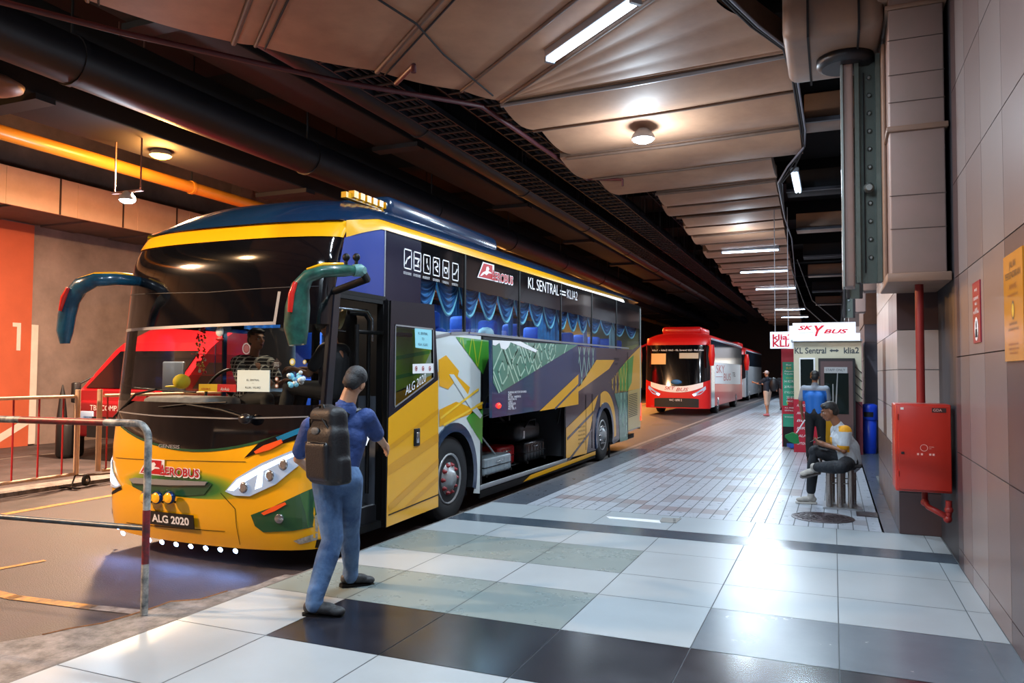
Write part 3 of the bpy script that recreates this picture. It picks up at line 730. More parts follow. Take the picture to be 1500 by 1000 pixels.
e_ = cr.color_ramp.elements; e_[0].position = .3; e_[0].color = lin('#16301e'); e_[1].position = .95; e_[1].color = lin('#e2a409')
k_ = e_.new(.55); k_.color = lin('#35702a'); k_ = e_.new(.75); k_.color = lin('#8f9a1c')
# --- front
m = MB(); fpatch(m, lambda x: .02 + .03 * abs(uu(x)) ** 3, lambda x: .44 + .14 * uu(x) ** 2, by, nv=5); 
# bumper: seams, green corner, plate area
fdecal(m, [(368, 754), (400, 742), (466, 712), (467, 770), (430, 777), (386, 779), (374, 770)], bteal)
fdecal(m, [(440, 724), (466, 712), (467, 770), (452, 772), (448, 750)], mat('coach_green_mid2', '#2f6030', .28, coat=.5), .008)
fdecal(m, [(148, 728), (153, 730), (154, 757), (148, 755)], bteal)
fdecal(m, [(160, 721), (176, 713), (180, 716), (164, 724)], rub, .004)
for a, b in (((164, 722), (166, 770)), ((324, 722), (345, 745)), ((345, 745), (352, 797)), ((186, 765), (330, 778))):
    p, q = f2(*a), f2(*b)
    for s in strip2([p, q], .006): fdecal(m, None, rub, .005, s)
fdecal(m, [(430, 792), (466, 780), (466, 790), (440, 797)], mat('chipped_paint', '#b9b2a6', .6, noise=.6, nscale=30), .005)
fdecal(m, [(462, 755), (467, 752), (467, 778), (463, 778)], mat('chipped_paint', '#b9b2a6', .6), .009)
part(m, 'bumper')
m = MB(); fpatch(m, lambda x: .44 + .14 * uu(x) ** 2, U_, airbrush, nv=8)
gp = [(183, 690), (205, 698), (255, 702), (300, 699), (335, 690), (352, 680), (345, 700), (330, 722), (312, 730), (270, 726), (215, 722), (192, 712)]
fdecal(m, [(192, 702), (300, 704), (312, 708), (300, 724), (270, 726), (215, 722), (195, 712)], bteal, .008)
fdecal(m, [(358, 671), (380, 648), (440, 625), (450, 640), (405, 652)], bblack, .006)
fdecal(m, [(405, 640), (441, 626), (441, 634), (410, 647)], mat('coach_cyan', '#1c6f9a', .2), .012)
fdecal(m, [(147, 637), (152, 638), (163, 659), (160, 664), (150, 656)], bblack, .006)
for a, b in (((142, 664), (176, 713)), ((335, 722), (440, 655)), ((170, 670), (360, 676))):
    for s in strip2([f2(*a), f2(*b)], .006): fdecal(m, None, mat('seam_brown', '#5a4410', .5), .005, s)
part(m, 'front_panel')
m = MB(); fdecal(m, [(192, 701), (200, 699), (306, 705), (303, 710), (250, 710), (198, 707)], silver, .014, thick=.012); part(m, 'grille_bar')
m = MB(); fpatch(m, U_, lambda x: 1.3, bblack, nv=6)
for s in strip2([(XLb + .12, 1.19), (XC - .5, 1.17), (XC + .4, 1.17), (XR - .1, 1.2)], .012): fdecal(m, None, silver, .004, s)
ftext(m, 'GENESIS', f2(233, 652)[0], U_(XC) + .02, .032, .27, silver, .006, bold=.02)
k = [(XC + HW * math.sin(a * PI / 40), U_(XC + HW * math.sin(a * PI / 40)) + .01) for a in range(-16, 17)]
for s in strip2(k, .022): fdecal(m, None, bteal, .004, s)
part(m, 'lower_windscreen_band')
m = MB(); fpatch(m, WLO, WHI, wglass, -.93, .93, nv=10); part(m, 'windscreen')
m = MB(); fpatch(m, WLO, WHI, bblack, -1, -.93, 4, 10); fpatch(m, WLO, WHI, bblack, .93, 1, 4, 10); part(m, 'windscreen_pillar')
m = MB(); fpatch(m, WHI, lambda x: 2.83, bblack, nv=10)
xs = [XLb + .02, XLb + .3, XC - .3, XC + .3, XC + .78]
for s in strip2([(x, WHI(x) + .015) for x in xs] + [(XC + .8, 2.3)], .028): fdecal(m, None, silver, .004, s)
for s in strip2([(XLb + .06, 2.36), (XC, 2.33), (XR - .1, 2.36)], .006): fdecal(m, None, dint, .003, s)
part(m, 'upper_windscreen_panel')
ZST = lambda x: 3.0 - .05 * max(0, -uu(x)) ** 2
m = MB(); fpatch(m, lambda x: 2.83, ZST, by, nv=3, off=.012)
# side yellow cornice, curving up behind the front corner
def sl(y): return 2.83 + .19 * min(1, max(0, (y - 5.9) / .6)) ** .8 + max(0, y - 6.5) * .010
def su(y): return 3.0 + .13 * min(1, max(0, (y - 5.9) / .6)) + max(0, y - 6.5) * .010
def cornice(u, v, X=XR, s=1):
    y = 5.9 + (16.1 - 5.9) * u ** 1.6; return (X + s * (min(.012, (y - 5.9) * .1) - .05 * v * v * min(1, (y - 5.9) * 3)), y, sl(y) + (su(y) - sl(y)) * v)
m.grid(cornice, 60, 4, by); m.grid(lambda u, v: (cornice(u, v, XLb, -1)), 30, 4, by)
part(m, 'yellow_cornice')
m = MB()
def roof(u, v):
    th = (u * 2 - 1); x = XC + (HW - .03) * math.sin(th * PI / 2); uu_ = abs((x - XC) / (HW - .03))
    ys = FY(x, 2.96) - .02; y = ys + (YREAR - ys) * v ** 1.9
    d_ = y - ys; zb = su(y) if y > 5.8 else 2.99
    zb = 2.99 + (zb - 2.99) * uu_ ** 2 + (0 if uu_ > .99 else .0)
    e = YREAR - y; h = .36 * (1 - math.exp(-d_ / .38)) * (min(1, e / .5) ** .5 if e > 0 else 0)
    return (x, y, zb + h * max(0, 1 - uu_ ** 3.0) ** .75 + (.09 * (1 - uu_ ** 2) * min(1, d_)))
m.grid(roof, 30, 50, bnavy); part(m, 'roof')
m = MB(); m.bbox(-6.3, -4.5, 7.2, 10.2, 3.3, 3.56, bnavy, .1, seg=3); part(m, 'air_conditioning_pod')
m = MB()
for k in range(14): m.box(-4.62, -4.55, 6.6 + k * .12, 6.68 + k * .12, 3.4, 3.47, by)
m.box(-4.64, -4.58, 6.5, 8.3, 3.38, 3.44, by); part(m, 'roof_vent')
# --- side panels (x = XR)
def sx(px, py, X=XR): p = onX(px, py, X); return (p.y, p.z)
def side(mb, yz, m, off=0, X=XR, sgn=1): mb.poly([(X + sgn * off, y, z) for y, z in yz], m)
def sdec(mb, pxs, m, off=.004, X=XR): side(mb, [sx(px, py, X) for px, py in pxs], m, off, X)
FWC, RWC, WR = (8.10, .36), (14.6, .38), .5
def arch(c, r, a0=0, a1=180, n=18): return [(c[0] + r * math.cos(math.radians(a0 + (a1 - a0) * i / n)), c[1] + r * math.sin(math.radians(a0 + (a1 - a0) * i / n))) for i in range(n + 1)]
def archbottom(c, r, z): return [p for p in arch(c, r, 205, -25, 24)] 
m = MB()
out = [(6.62, .06)] + [p for p in arch(FWC, .63, 180 + 25, -25, 22)] + [(8.86, .06), (8.86, 2.06), (6.62, 2.06)]
side(m, out, bwhite)
sdec(m, [(667, 493), (719, 499), (719, 514), (707, 548)], bgreen); 
reg = [sx(*p) for p in [(667, 493), (719, 499), (719, 514), (707, 548)]]
def meander(mb, cy, cz, a, b, wd_, m_, reg, off, X=XR):
    pts = [(0, -1), (-1, 0), (0, 1), (.62, .3), (.62, -.2), (0, -.62), (-.42, -.05), (0, .38), (.22, .05)]
    pts = [(cy + x * a, cz + z * b) for x, z in pts]
    for q in strip2(pts, wd_):
        c_ = clipconvex(q, reg)
        if len(c_) > 2: side(mb, c_, m_, off, X)
def hatch(mb, reg, y0, y1, st, sl_, wd_, m_, off, X=XR, sg=(1, -1)):
    y = y0
    while y < y1:
        for s in sg:
            for q in strip2([(y, -.5), (y + s * sl_ * 3.4, 2.9)], wd_):
                c_ = clipconvex(q, reg)
                if len(c_) > 2: side(mb, c_, m_, off, X)
        y += st
hatch(m, reg, 7.4, 9.8, .3, .35, .025, blime, .006)
sdec(m, [(707, 598), (706, 650), (690, 625), (683, 612), (694, 600)], bgreen)
sdec(m, [(642, 527), (653, 520), (672, 543), (670, 551), (688, 567), (685, 578), (673, 567), (665, 560), (656, 570), (643, 565)], by)
sdec(m, [(643, 600), (668, 588), (690, 597), (706, 588), (706, 600), (670, 613), (650, 622), (643, 625)], by)
sdec(m, [(657, 548), (664, 548), (706, 608), (703, 613), (690, 600)], bwhite, .007)
for a, b in (((645, 612), (700, 570)), ((650, 622), (706, 590))):
    for q in strip2([sx(*a), sx(*b)], .03): side(m, q, by2, .008)
side(m, [(6.62, .06), (7.45, .06), (7.47, .3), (7.5, .75), (7.7, 1.1), (7.72, 1.6), (6.62, 1.35)], by, .004)
side(m, [(6.62, 1.35), (7.2, 1.45), (7.6, 1.9), (7.4, 2.05), (6.62, 2.05)], blime, .004)
for z in (1.5, 1.7): side(m, [(6.65, z), (7.5, z + .1), (7.5, z + .14), (6.65, z + .04)], bgreen, .006)
part(m, 'side_panel', label='panel behind the door with white, green and yellow livery')
m = MB()
side(m, [(8.9, 1.2), (12.2, 1.2), (12.2, 2.08), (8.9, 2.08)], dint)
m.box(XR - .06, XR, 8.86, 8.92, .06, 2.08, rub); m.box(XR - .06, XR, 12.18, 12.24, .1, 2.08, rub); part(m, 'bay_upper_panel')
m = MB()
out = [(12.22, .14)] + [(13.9, .14)] + [p for p in arch(RWC, .63, 180 + 22, -22, 22)] + [(15.25, .14), (16.4, .3), (YREAR, .34), (YREAR, 2.26), (16.9, 2.12), (12.22, 2.06)]
side(m, out, bplum)
sdec(m, [(845, 508), (873, 510), (873, 528), (850, 564), (846, 568)], bslate); hatch(m, [sx(*p) for p in [(845, 508), (873, 510), (873, 528), (850, 564)]], 11, 15, .28, .35, .025, bsage2, .006)
sdec(m, [(873, 527), (900, 527), (892, 540), (846, 574), (847, 566)], by)
sdec(m, [(829, 627), (861, 596), (876, 578), (870, 600), (862, 640), (859, 664), (829, 671)], by)
for a, b in (((831, 642), (872, 600)), ((831, 676), (866, 630))):
    for q in strip2([sx(*a), sx(*b)], .05): side(m, q, bplum, .007)
ry = arch(RWC, .64, 120, -10, 14) + arch(RWC, .86, -5, 110, 14)
side(m, ry, by, .004)
r_ = [sx(*p) for p in [(900, 576), (919, 574), (919, 644), (908, 647), (906, 600)]]
sdec(m, [(900, 576), (919, 574), (919, 644), (908, 647), (906, 600)], bsage); hatch(m, r_, 14.5, 18, .3, .3, .03, bsage2, .006)
sdec(m, [(906, 542), (918, 528), (928, 520), (925, 560), (919, 573), (908, 572)], bgreen)
hatch(m, [sx(*p) for p in [(892, 560), (918, 528), (919, 573), (900, 576)]], 14, 18, .26, .35, .025, by2, .007)
sdec(m, [(915, 531), (925, 520), (939, 506), (940, 568), (917, 573)], by, .003)
side(m, [(16.45, .34), (YREAR, .36), (YREAR, 1.25), (16.45, 1.2)], btan, .004)
for k in range(13): side(m, [(16.5, .62 + k * .04), (17.3, .65 + k * .04), (17.3, .665 + k * .04), (16.5, .635 + k * .04)], rub, .007)
for y_ in (13.35, 13.75, 16.43): m.box(XR + .003, XR + .008, y_, y_ + .012, .2, 1.2 if y_ < 14 else 2.05, rub)
m.text('EMERGENCY', (XR + .006, 15.3, 1.86), (0, 1, 0), (0, 0, 1), rub, h=.05); m.text('013 4402', (XR + .006, 15.3, 1.76), (0, 1, 0), (0, 0, 1), rub, h=.05)
for k in range(5): m.text('PUSH TO OPEN', (XR + .01, 12.9, .62 - k * .07), (0, 1, 0), (0, 0, 1), rub, h=.028, w=.4)
part(m, 'side_panel', label='rear side panel in plum with yellow stripes and vent slats')
m = MB()
m.box(XR - .02, XR + .01, 8.86, 12.3, .1, .16, silver, b=.004); m.box(XR - .02, XR + .005, 8.86, 13.95, .0, .09, rub); m.box(XR - .3, XR - .02, 8.9, 12.2, .14, .2, mat('bay_floor_light', '#7b8388', .5))
side(m, [(10.3, .02), (13.95, .06), (13.95, .13), (10.6, .085)], by, .012)
part(m, 'sill')
for c in (FWC, RWC):
    m = MB(); a = arch(c, .64, 200, -20, 24); b = arch(c, .535, 200, -20, 24)
    for i in range(24): 
        q = [a[i], a[i + 1], b[i + 1], b[i]]; side(m, q, bnavy, .02)
        m.quad((XR + .02, *b[i]), (XR + .02, *b[i + 1]), (XR - .45, *b[i + 1]), (XR - .45, *b[i]), rub)
        m.quad((XR + .02, *a[i]), (XR + .02, *a[i + 1]), (XR, *a[i + 1]), (XR, *a[i]), bnavy)
    part(m, 'wheel_arch')
def wheel(par, X, c, side_=1, red_nuts=True, rad=.5, r_=0):
    s = side_; y, z = c
    w_ = MB(); w_.lathe((X, y, z), [(.29, -.28 * 1), (.44, -.29), (rad - .01, -.25), (rad, -.2), (rad, -.05), (rad - .01, -.02), (.44, .0), (.32, -.005), (.29, -.02)], rubd, 36, (s, 0, 0)); o = w_.build('wheel', par)
    h = MB(); h.lathe((X, y, z), [(.295, -.12), (.30, -.01), (.285, .0), (.27, -.03), (.2, -.05), (.19, -.02), (.1, .02), (.09, .04), (.02, .045)], mat('wheel_alloy', '#a8abad', .35, metal=.5, noise=.2, nscale=8), 28, (s, 0, 0)); h.build('hub', o)
    for k in range(10):
        n_ = MB(); a = 2 * PI * k / 10; p = V((X + s * -.02, y + .165 * math.cos(a), z + .165 * math.sin(a)))
        n_.lathe(p, [(.03, -.01), (.03, .01), (.018, .03), (.012, .045)], mat('nut_red', '#8a1f24', .35) if red_nuts else chrome, 8, (s, 0, 0)); n_.build('wheel_nut', o)
    return o
wheel(bus, XR - .03, (8.1, .34)); wheel(bus, XR - .03, (14.6, .38), 1, False); wheel(bus, XLb + .03, (8.1, .34), -1); wheel(bus, XLb + .03, (14.6, .38), -1, False)
m = MB(); m.box(XR - .1, XR - .06, 15.2, 15.22, -.12, .35, rub); part(m, 'mud_flap')
# --- window band
WIN = [(681, 466), (761, 466), (822, 466), (867, 466), (903, 466), (915, 466)]
yd = [7.25] + [onX(px, py, XR).y for px, py in WIN[:5]] + [YREAR]
zt_ = lambda y: sl(y)
m = MB(); side(m, [(6.56, 2.06), (7.3, 2.06), (7.3, sl(7.3)), (6.56, sl(6.56))], mat('coach_dark_panel', '#17152a', .15, coat=.6), .0)
part(m, 'side_panel', label='dark panel above the open door leaf')
m = MB(); side(m, [(FY(XR, 2.34) - .01, 2.34), (6.55, 2.34), (6.55, sl(6.55)), (6.3, sl(6.3)), (6.0, sl(6.0)), (FY(XR, 2.83), 2.83)], bblue, .004)
m.box(XR - .02, XR + .012, 5.74, 6.58, 2.31, 2.35, mat('edge_black', '#050506', .5, spec=.2)); m.box(XR - .01, XR + .01, 6.55, 6.565, 2.0, sl(6.55), silver)
part(m, 'blue_door_header')
top0 = 2.62
for i in range(6):
    a, b = yd[i] + (.0 if i else 0), yd[i + 1]
    zb = 2.06 + (.0 if i < 4 else (.04 if i == 4 else .06))
    g_ = MB()
    if i == 0: pts = [(a, 2.06), (b, 2.06), (b, top0), (a, top0)]
    elif i == 5: pts = [(a, 2.1), (b, 2.28), (b, top0), (a, top0)]
    else: pts = [(a, zb), (b, zb), (b, top0), (a, top0)]
    side(g_, pts, sglass, -.004); o = part(g_, 'window_pane')
    g_ = MB(); side(g_, [(a, top0), (b, top0), (b, sl(b) + .02), (a, sl(a) + .02)], bblack, -.004); part(g_, 'window_top_band')
    g_ = MB(); g_.box(XR - .03, XR + .004, b - .02, b + .02, 2.06, sl(b), rub); part(g_, 'window_post')
m = MB()
# white arc along the window foot over the wheel
k = [(7.35, 1.9), (7.6, 1.99), (8.0, 2.05), (8.5, 2.08), (12, 2.1), (16.5, 2.14)]
for s in strip2(k, .03): side(m, s, silver, .008)
part(m, 'waist_trim')
# lettering on the window band
def tline(mb, s, y, z, h_, w_, m_, off=.003, X=XR, slope=0.012):
    mb.text(s, (X + off, y, z), (0, 1, slope), (0, 0, 1), m_, h=h_, w=w_)
def aerologo(mb, org, ax, az, H, L, off_fn=None):
    ax = V(ax).normalized(); az = V(az).normalized(); org = V(org)
    nrm = ax.cross(az)
    P = lambda x, z, o=0: org + ax * (x * L) + az * (z * H) + nrm * o
    mb.poly([P(-.015, -.06), P(.42, -.06), P(.44, .0), P(.44, 1.08), P(.13, 1.08)], lwhite)
    mb.poly([P(.015, .02, .002), P(.38, .02, .002), P(.39, 1.0, .002), P(.15, 1.0, .002)], lred)
    mb.poly([P(.05, .08, .004), P(.12, .36, .004), P(.2, .5, .004), P(.22, .8, .004), P(.27, .86, .004), P(.3, .7, .004), P(.27, .55, .004), P(.35, .5, .004), P(.37, .42, .004), P(.28, .4, .004), P(.22, .22, .004), P(.17, .3, .004), P(.1, .12, .004)], lwhite)
    mb.poly([P(.37, .0, .004), P(.46, .0, .004), P(.46, .14, .004), P(.405, .14, .004)], lred)
    mb.text('AEROBUS'[1:], P(.455, .0, .001) - az * .004, ax, az, lwhite, h=H * .66, w=L * .56, bold=.06)
    mb.text('A', P(.35, .0, .001), ax, az, lwhite, h=H * .8, w=L * .12, bold=.05)
    mb.text('EROBUS', P(.46, .03, .004), ax, az, lred, h=H * .56, w=L * .54, bold=.02)
    mb.text('A', P(.36, .03, .005), ax, az, lred, h=H * .7, w=L * .1, bold=.02)
m = MB(); a = onX(700, 405, XR + .006); b = onX(749, 412, XR + .006); aerologo(m, a, (0, b.y - a.y, .02), (0, 0, 1), .19, b.y - a.y + .05)
part(m, 'side_logo')
m = MB(); a = onX(774, 422, XR + .006); b = onX(846, 436, XR + .006); 
m.text('KL SENTRAL', (XR + .004, a.y, a.z), (0, 1, .012), (0, 0, 1), lwhite, h=.17, w=(b.y - a.y) * .58)
m.text('KLIA2', (XR + .004, a.y + (b.y - a.y) * .76, a.z + .02), (0, 1, .012), (0, 0, 1), lwhite, h=.15, w=(b.y - a.y) * .24)
for z in (.045, .095): m.quad(*[(XR + .004, a.y + (b.y - a.y) * f, a.z + z + dz) for f, dz in ((.61, 0), (.73, 0), (.73, .025), (.61, .025))], lwhite)
part(m, 'route_lettering')
m = MB()
for k in range(6):
    ya = onX(591 + k * 14.2, 384, XR).y + .01; z0_ = 2.69 + .0 * k; wd_ = (onX(603 + k * 13.6, 384, XR).y - ya) ; wd_ = .15
    X = XR + .003
    o_ = strip2([(ya, z0_), (ya + wd_, z0_), (ya + wd_, z0_ + .2), (ya, z0_ + .2), (ya, z0_)], .014)
    for q in o_: side(m, q, lwhite, .004)
    for zz in (.04, .055): m.text(['RECLINING', 'ON BOARD', 'REST', 'WIFI', 'CHARGING', 'SAFETY'][k], (X, ya - .01, z0_ - zz - .01), (0, 1, 0), (0, 0, 1), lwhite, h=.012, w=.16)
    g_ = [[(.2, .2), (.4, .5), (.8, .7)], [(.2, .7), (.8, .7), (.5, .35), (.8, .2), (.2, .2)], [(.5, .85), (.5, .5), (.3, .2), (.5, .5), (.75, .2)], [(.2, .8), (.5, .9), (.8, .6), (.3, .4), (.7, .2)], [(.2, .6), (.8, .6), (.7, .25), (.3, .25), (.2, .6)], [(.2, .3), (.5, .35), (.8, .7)]][k]
    for q in strip2([(ya + x * wd_, z0_ + .02 + z * .16) for x, z in g_], .02): side(m, q, lwhite, .004)
part(m, 'amenity_icons')
# bay flap, lifted parallel
XF = -3.97
m = MB(); Fp = [sx(720, 498, XF), sx(847, 506, XF), sx(847, 592, XF), sx(721, 612, XF)]
(ya, za), (yb, zb_), (yc, zc), (yd_, zd) = Fp
m.prism([(XF, y, z) for y, z in Fp], (-.04, 0, 0), bslate)
sd2 = lambda pxs, mm, off: sdec(m, pxs, mm, off, XF)
regf = [sx(*p, XF) for p in [(721, 499), (846, 505), (730, 576), (722, 560)]]
side(m, regf, bsage, .003, XF)
for cy, cz in ((9.13, 1.62), (9.75, 1.72), (10.4, 1.82), (9.45, 1.95), (10.1, 2.05), (11.0, 1.95)): meander(m, cy, cz, .3, .3, .028, bsage2, regf, .005, XF)
hatch(m, regf, 8.2, 12.6, .62, .9, .025, bsage2, .005, XF)
sd2([(721, 498), (762, 500), (787, 513), (784, 516), (762, 507), (747, 501), (744, 508), (740, 512), (733, 510), (731, 502), (725, 506), (721, 505)], lwhite, .007)
sd2([(790, 602), (847, 548), (847, 592)], by, .004); 
for q in strip2([sx(813, 598, XF), sx(847, 563, XF)], .035): side(m, q, bslate, .007, XF)
for k, s in enumerate(['PUSPAKA MOTOR SDN BHD', 'BDM', 'B.T.M. 14800KG', 'MUATAN 45', 'LAJU', 'SELANGOR', '40500', 'NO TEL 3']):
    c_ = onX(744, 574 + k * 3.4, XF); m.text(s, (XF + .006, c_.y, c_.z - .02), (0, 1, 0), (0, 0, 1), lwhite, h=.028, w=.03 * len(s) + .02, bold=.01)
o = part(m, 'luggage_flap')
c_ = onX(730, 594, XF); l_ = MB(); l_.lathe((XF, c_.y, c_.z), [(.035, 0), (.035, .015), (.02, .03)], mat('marker_red_glow', '#ff2a1a', .3, emit=6, ecol='#ff2010'), 12, (1, 0, 0)); l_.build('marker_lamp', o)
m = MB()
for y_ in (9.0, 12.1): m.tube([(XR - .1, y_, .75), (XR - .02, y_ + .0, 1.15), (XF - .04, y_, 1.6)], .016, rub, 6); m.tube([(XR - .3, y_ + .3, .95), (XF - .03, y_ + .05, 1.1)], .012, chrome, 6)
m.tube([(XR - .35, 9.25, .95), (XR - .2, 9.95, .35)], .014, silver, 6)
part(m, 'flap_hinge_arm')
# bay interior
m = MB(); bi = mat('bay_lining', '#2a2d33', .7, noise=.3, nscale=4)
m.box(XLb + .3, XR - .02, 8.9, 12.2, .12, .2, mat('bay_floor', '#5a6166', .6)); m.box(XLb + .3, XLb + .34, 8.9, 12.2, .2, 1.2, bi); m.box(XLb + .3, XR - .02, 8.88, 8.9, .2, 1.2, bi); m.box(XLb + .3, XR - .02, 12.2, 12.22, .2, 1.2, bi); m.box(XLb + .3, XR - .02, 8.9, 12.2, 1.1, 1.12, bi)
for k in range(5): m.box(XLb + .34, XLb + .38, 9.1 + k * .7, 9.14 + k * .7, .2, 1.1, rub)
m.tube([(-5, 11.8, .3), (-5.0, 11.8, 1.1)], .02, silver, 6); m.tube([(-4.9, 10.9, 1.0), (-4.9, 12.1, .5)], .018, silver, 6)
part(m, 'luggage_bay')
area((-5.2, 10.6, 1.08), 1.2, .1, 30, WHITE)
# rear, left side, underside
m = MB(); m.grid(lambda u, v: (XLb + 2.5 * u, YREAR + .1 * math.sin(PI * u) * 1, .3 + v * 2.8), 10, 4, btan); 
part(m, 'rear_panel')
m = MB(); m.box(XR - .02, XR + .01, YREAR - .02, YREAR + .02, .6, 3.1, bwhite)
m.box(XR - .05, XR + .02, YREAR + .0, YREAR + .05, .5, .9, mat('tail_lamp', '#ff3a20', .3, emit=2)); part(m, 'rear_corner_post')
m = MB()
side(m, [(FY(XLb, .2), .1), (YREAR, .1), (YREAR, 1.15), (FY(XLb, 1.15), 1.15)], by, 0, XLb); m.box(XLb, XLb + .02, 8.2, YREAR, 1.15, 2.9, bplum); side(m, [(FY(XLb, 2.05), 2.05), (8.2, 2.05), (8.2, 2.95), (FY(XLb, 2.83), 2.83)], bblack, 0, XLb)
side(m, [(FY(XLb, 1.15), 1.15), (FY(XLb, 1.15) + .1, 1.15), (FY(XLb, 2.05) + .1, 2.05), (FY(XLb, 2.05), 2.05)], bblack, 0, XLb); m.box(XLb, XLb + .02, 7.0, 7.06, 1.15, 2.05, bblack); m.box(XLb, XLb + .02, 8.1, 8.2, 1.15, 2.05, bblack)
part(m, 'left_side_panel')
m = MB(); m.quad((XLb + .01, 5.75, 1.15), (XLb + .01, 8.1, 1.15), (XLb + .01, 8.1, 2.05), (XLb + .01, 5.75, 2.05), wglass); part(m, 'driver_side_window')
m = MB(); m.box(XLb + .15, XR - .15, 5.7, 8.8, .04, .1, dint); m.box(XLb + .15, XR - .15, 12.3, YREAR, .1, .2, dint); m.box(-5.9, -4.9, 8.8, 12.3, -.0, .1, dint); part(m, 'chassis')
# front door surround, steps, cab
m = MB()
pz = [.06, .3, .85, 1.4, 2.0, 2.34]; m.prism([(XR - .05, FY(XR, z) - .02, z) for z in pz] + [(XR - .05, FY(XR, z) + .07, z) for z in pz[::-1]], (.062, 0, 0), mat('pillar_dark_blue', '#10141f', .3, coat=.4)); m.box(XR - .06, XR + .01, 6.53, 6.62, .06, 2.33, mat('edge_black', '#050506', .5, spec=.2))
m.box(XR - .05, XR + .01, 5.76, 6.6, 2.27, 2.33, rub); m.box(XR - .05, XR + .015, 5.56, 6.62, .06, .13, rub); m.box(XR + .0, XR + .015, 6.6, 6.63, .15, 1.2, by)
part(m, 'door_frame')
m = MB()
m.box(-4.95, XR - .04, 5.6, 6.55, .1, .28, dint); m.box(-4.95, -4.45, 5.6, 6.55, .28, .52, dint); m.box(-4.95, -4.7, 5.6, 6.55, .52, .78, dint)
for x, z in ((XR - .06, .28), (-4.46, .52), (-4.71, .78)): m.box(x - .03, x, 5.62, 6.53, z - .02, z + .004, mat('step_edge_pale', '#8f9094', .5))
m.box(-4.98, -4.95, 6.5, 6.6, .1, 2.2, dint); m.box(XLb + .05, -4.95, 5.75, 9, .95, 1.0, dint); m.box(XLb + .05, XR - .02, 7.2, YREAR, 1.05, 1.1, dint)
part(m, 'entrance_steps')
m = MB(); m.box(-4.9, XR - .05, 6.58, 6.62, .1, 1.35, greyp); m.box(-5.2, -4.2, 7.3, 7.35, 1.0, 2.75, dint); m.box(XLb + .6, -5.2, 7.3, 7.35, 2.05, 2.75, dint); part(m, 'bulkhead')
m = MB(); m.tube([(-4.25, 6.45, .4), (-4.25, 6.45, 2.1), (-4.25, 6.38, 2.16), (-4.25, 6.1, 2.16)], .02, rub, 8); m.tube([(-4.22, 6.2, .85), (-4.22, 6.2, 2.05)], .022, rub, 8)
m.tube([(-4.24, 5.66, 2.18), (-4.24, 6.4, 2.2), (-4.24, 6.5, 2.12), (-4.24, 6.5, 1.9)], .012, chrome, 8); m.tube([(-4.5, 6.05, 1.2), (-4.5, 6.1, 1.9), (-4.5, 6.2, 2.0), (-4.5, 6.4, 2.0)], .012, chrome, 8)
m.tube([(-4.22, 6.2, .95), (XR + .04, 6.62, .95)], .02, rub, 8); m.tube([(-4.22, 6.2, 1.98), (XR + .04, 6.66, 1.98)], .02, rub, 8); part(m, 'handrail')
m = MB(); m.bbox(XLb + .12, XR - .15, 5.62, 6.05, .95, 1.27, dint, .06); 
m.bbox(XLb + .3, -5.5, 5.6, 6.1, 1.2, 1.34, mat('dash_cloth', '#8e857e', .8, noise=.3, nscale=12), .06); part(m, 'dashboard')
m = MB(); m.bbox(-6.3, -5.75, 6.7, 7.2, 1.0, 1.4, greyp, .06); m.bbox(-6.3, -5.75, 7.1, 7.25, 1.3, 2.1, greyp, .06); part(m, 'driver_seat')
m = MB(); m.bbox(-4.95, -4.6, 6.62, 6.8, 1.3, 2.22, mat('seat_back_black', '#16171b', .6), .06); part(m, 'guide_seat')
m = MB()
M = Matrix.Translation((-6.0, 6.35, 1.42)) @ Matrix.Rotation(math.radians(60), 4, 'X')
m.ring([[M @ V(((.22 + .016 * math.cos(b)) * math.cos(a), (.22 + .016 * math.cos(b)) * math.sin(a), .016 * math.sin(b))) for b in [2 * PI * j / 8 for j in range(8)]] for a in [2 * PI * i / 28 for i in range(29)]], rub, caps=False)
m.cyl(M @ V((-.21, 0, 0)), M @ V((.21, 0, 0)), .014, rub, 8); m.cyl(M @ V((0, 0, 0)), M @ V((0, 0, -.3)), .03, rub, 8); part(m, 'steering_wheel')
# valance at the door, hanging gold swags
gold = mat('valance_gold', '#b89a58', .6, noise=.3, nscale=14)
m = MB()
for k in range(3):
    y0_ = 5.75 + k * .26
    m.grid(lambda u, v, y0_=y0_: (-4.6 - .03 * math.sin(v * 20), y0_ + .26 * u, 2.25 - (.05 + .2 * v) * math.sin(PI * u) ** .7 - .01), 10, 8, gold if k % 2 == 0 else mat('valance_dark', '#3b3326', .7))
part(m, 'door_valance')
m = MB(); m.grid(lambda u, v: (-4.72 - .02 * math.sin(u * 22), 6.3 + .32 * u, 1.72 - .02 * math.sin(u * 9) - (.32 - .12 * abs(u - .3)) * v), 24, 6, mat('cloth_purple', '#7c3f78', .8)); m.box(-4.9, -4.66, 6.3, 6.6, 1.68, 1.72, dint)
part(m, 'purple_cloth')
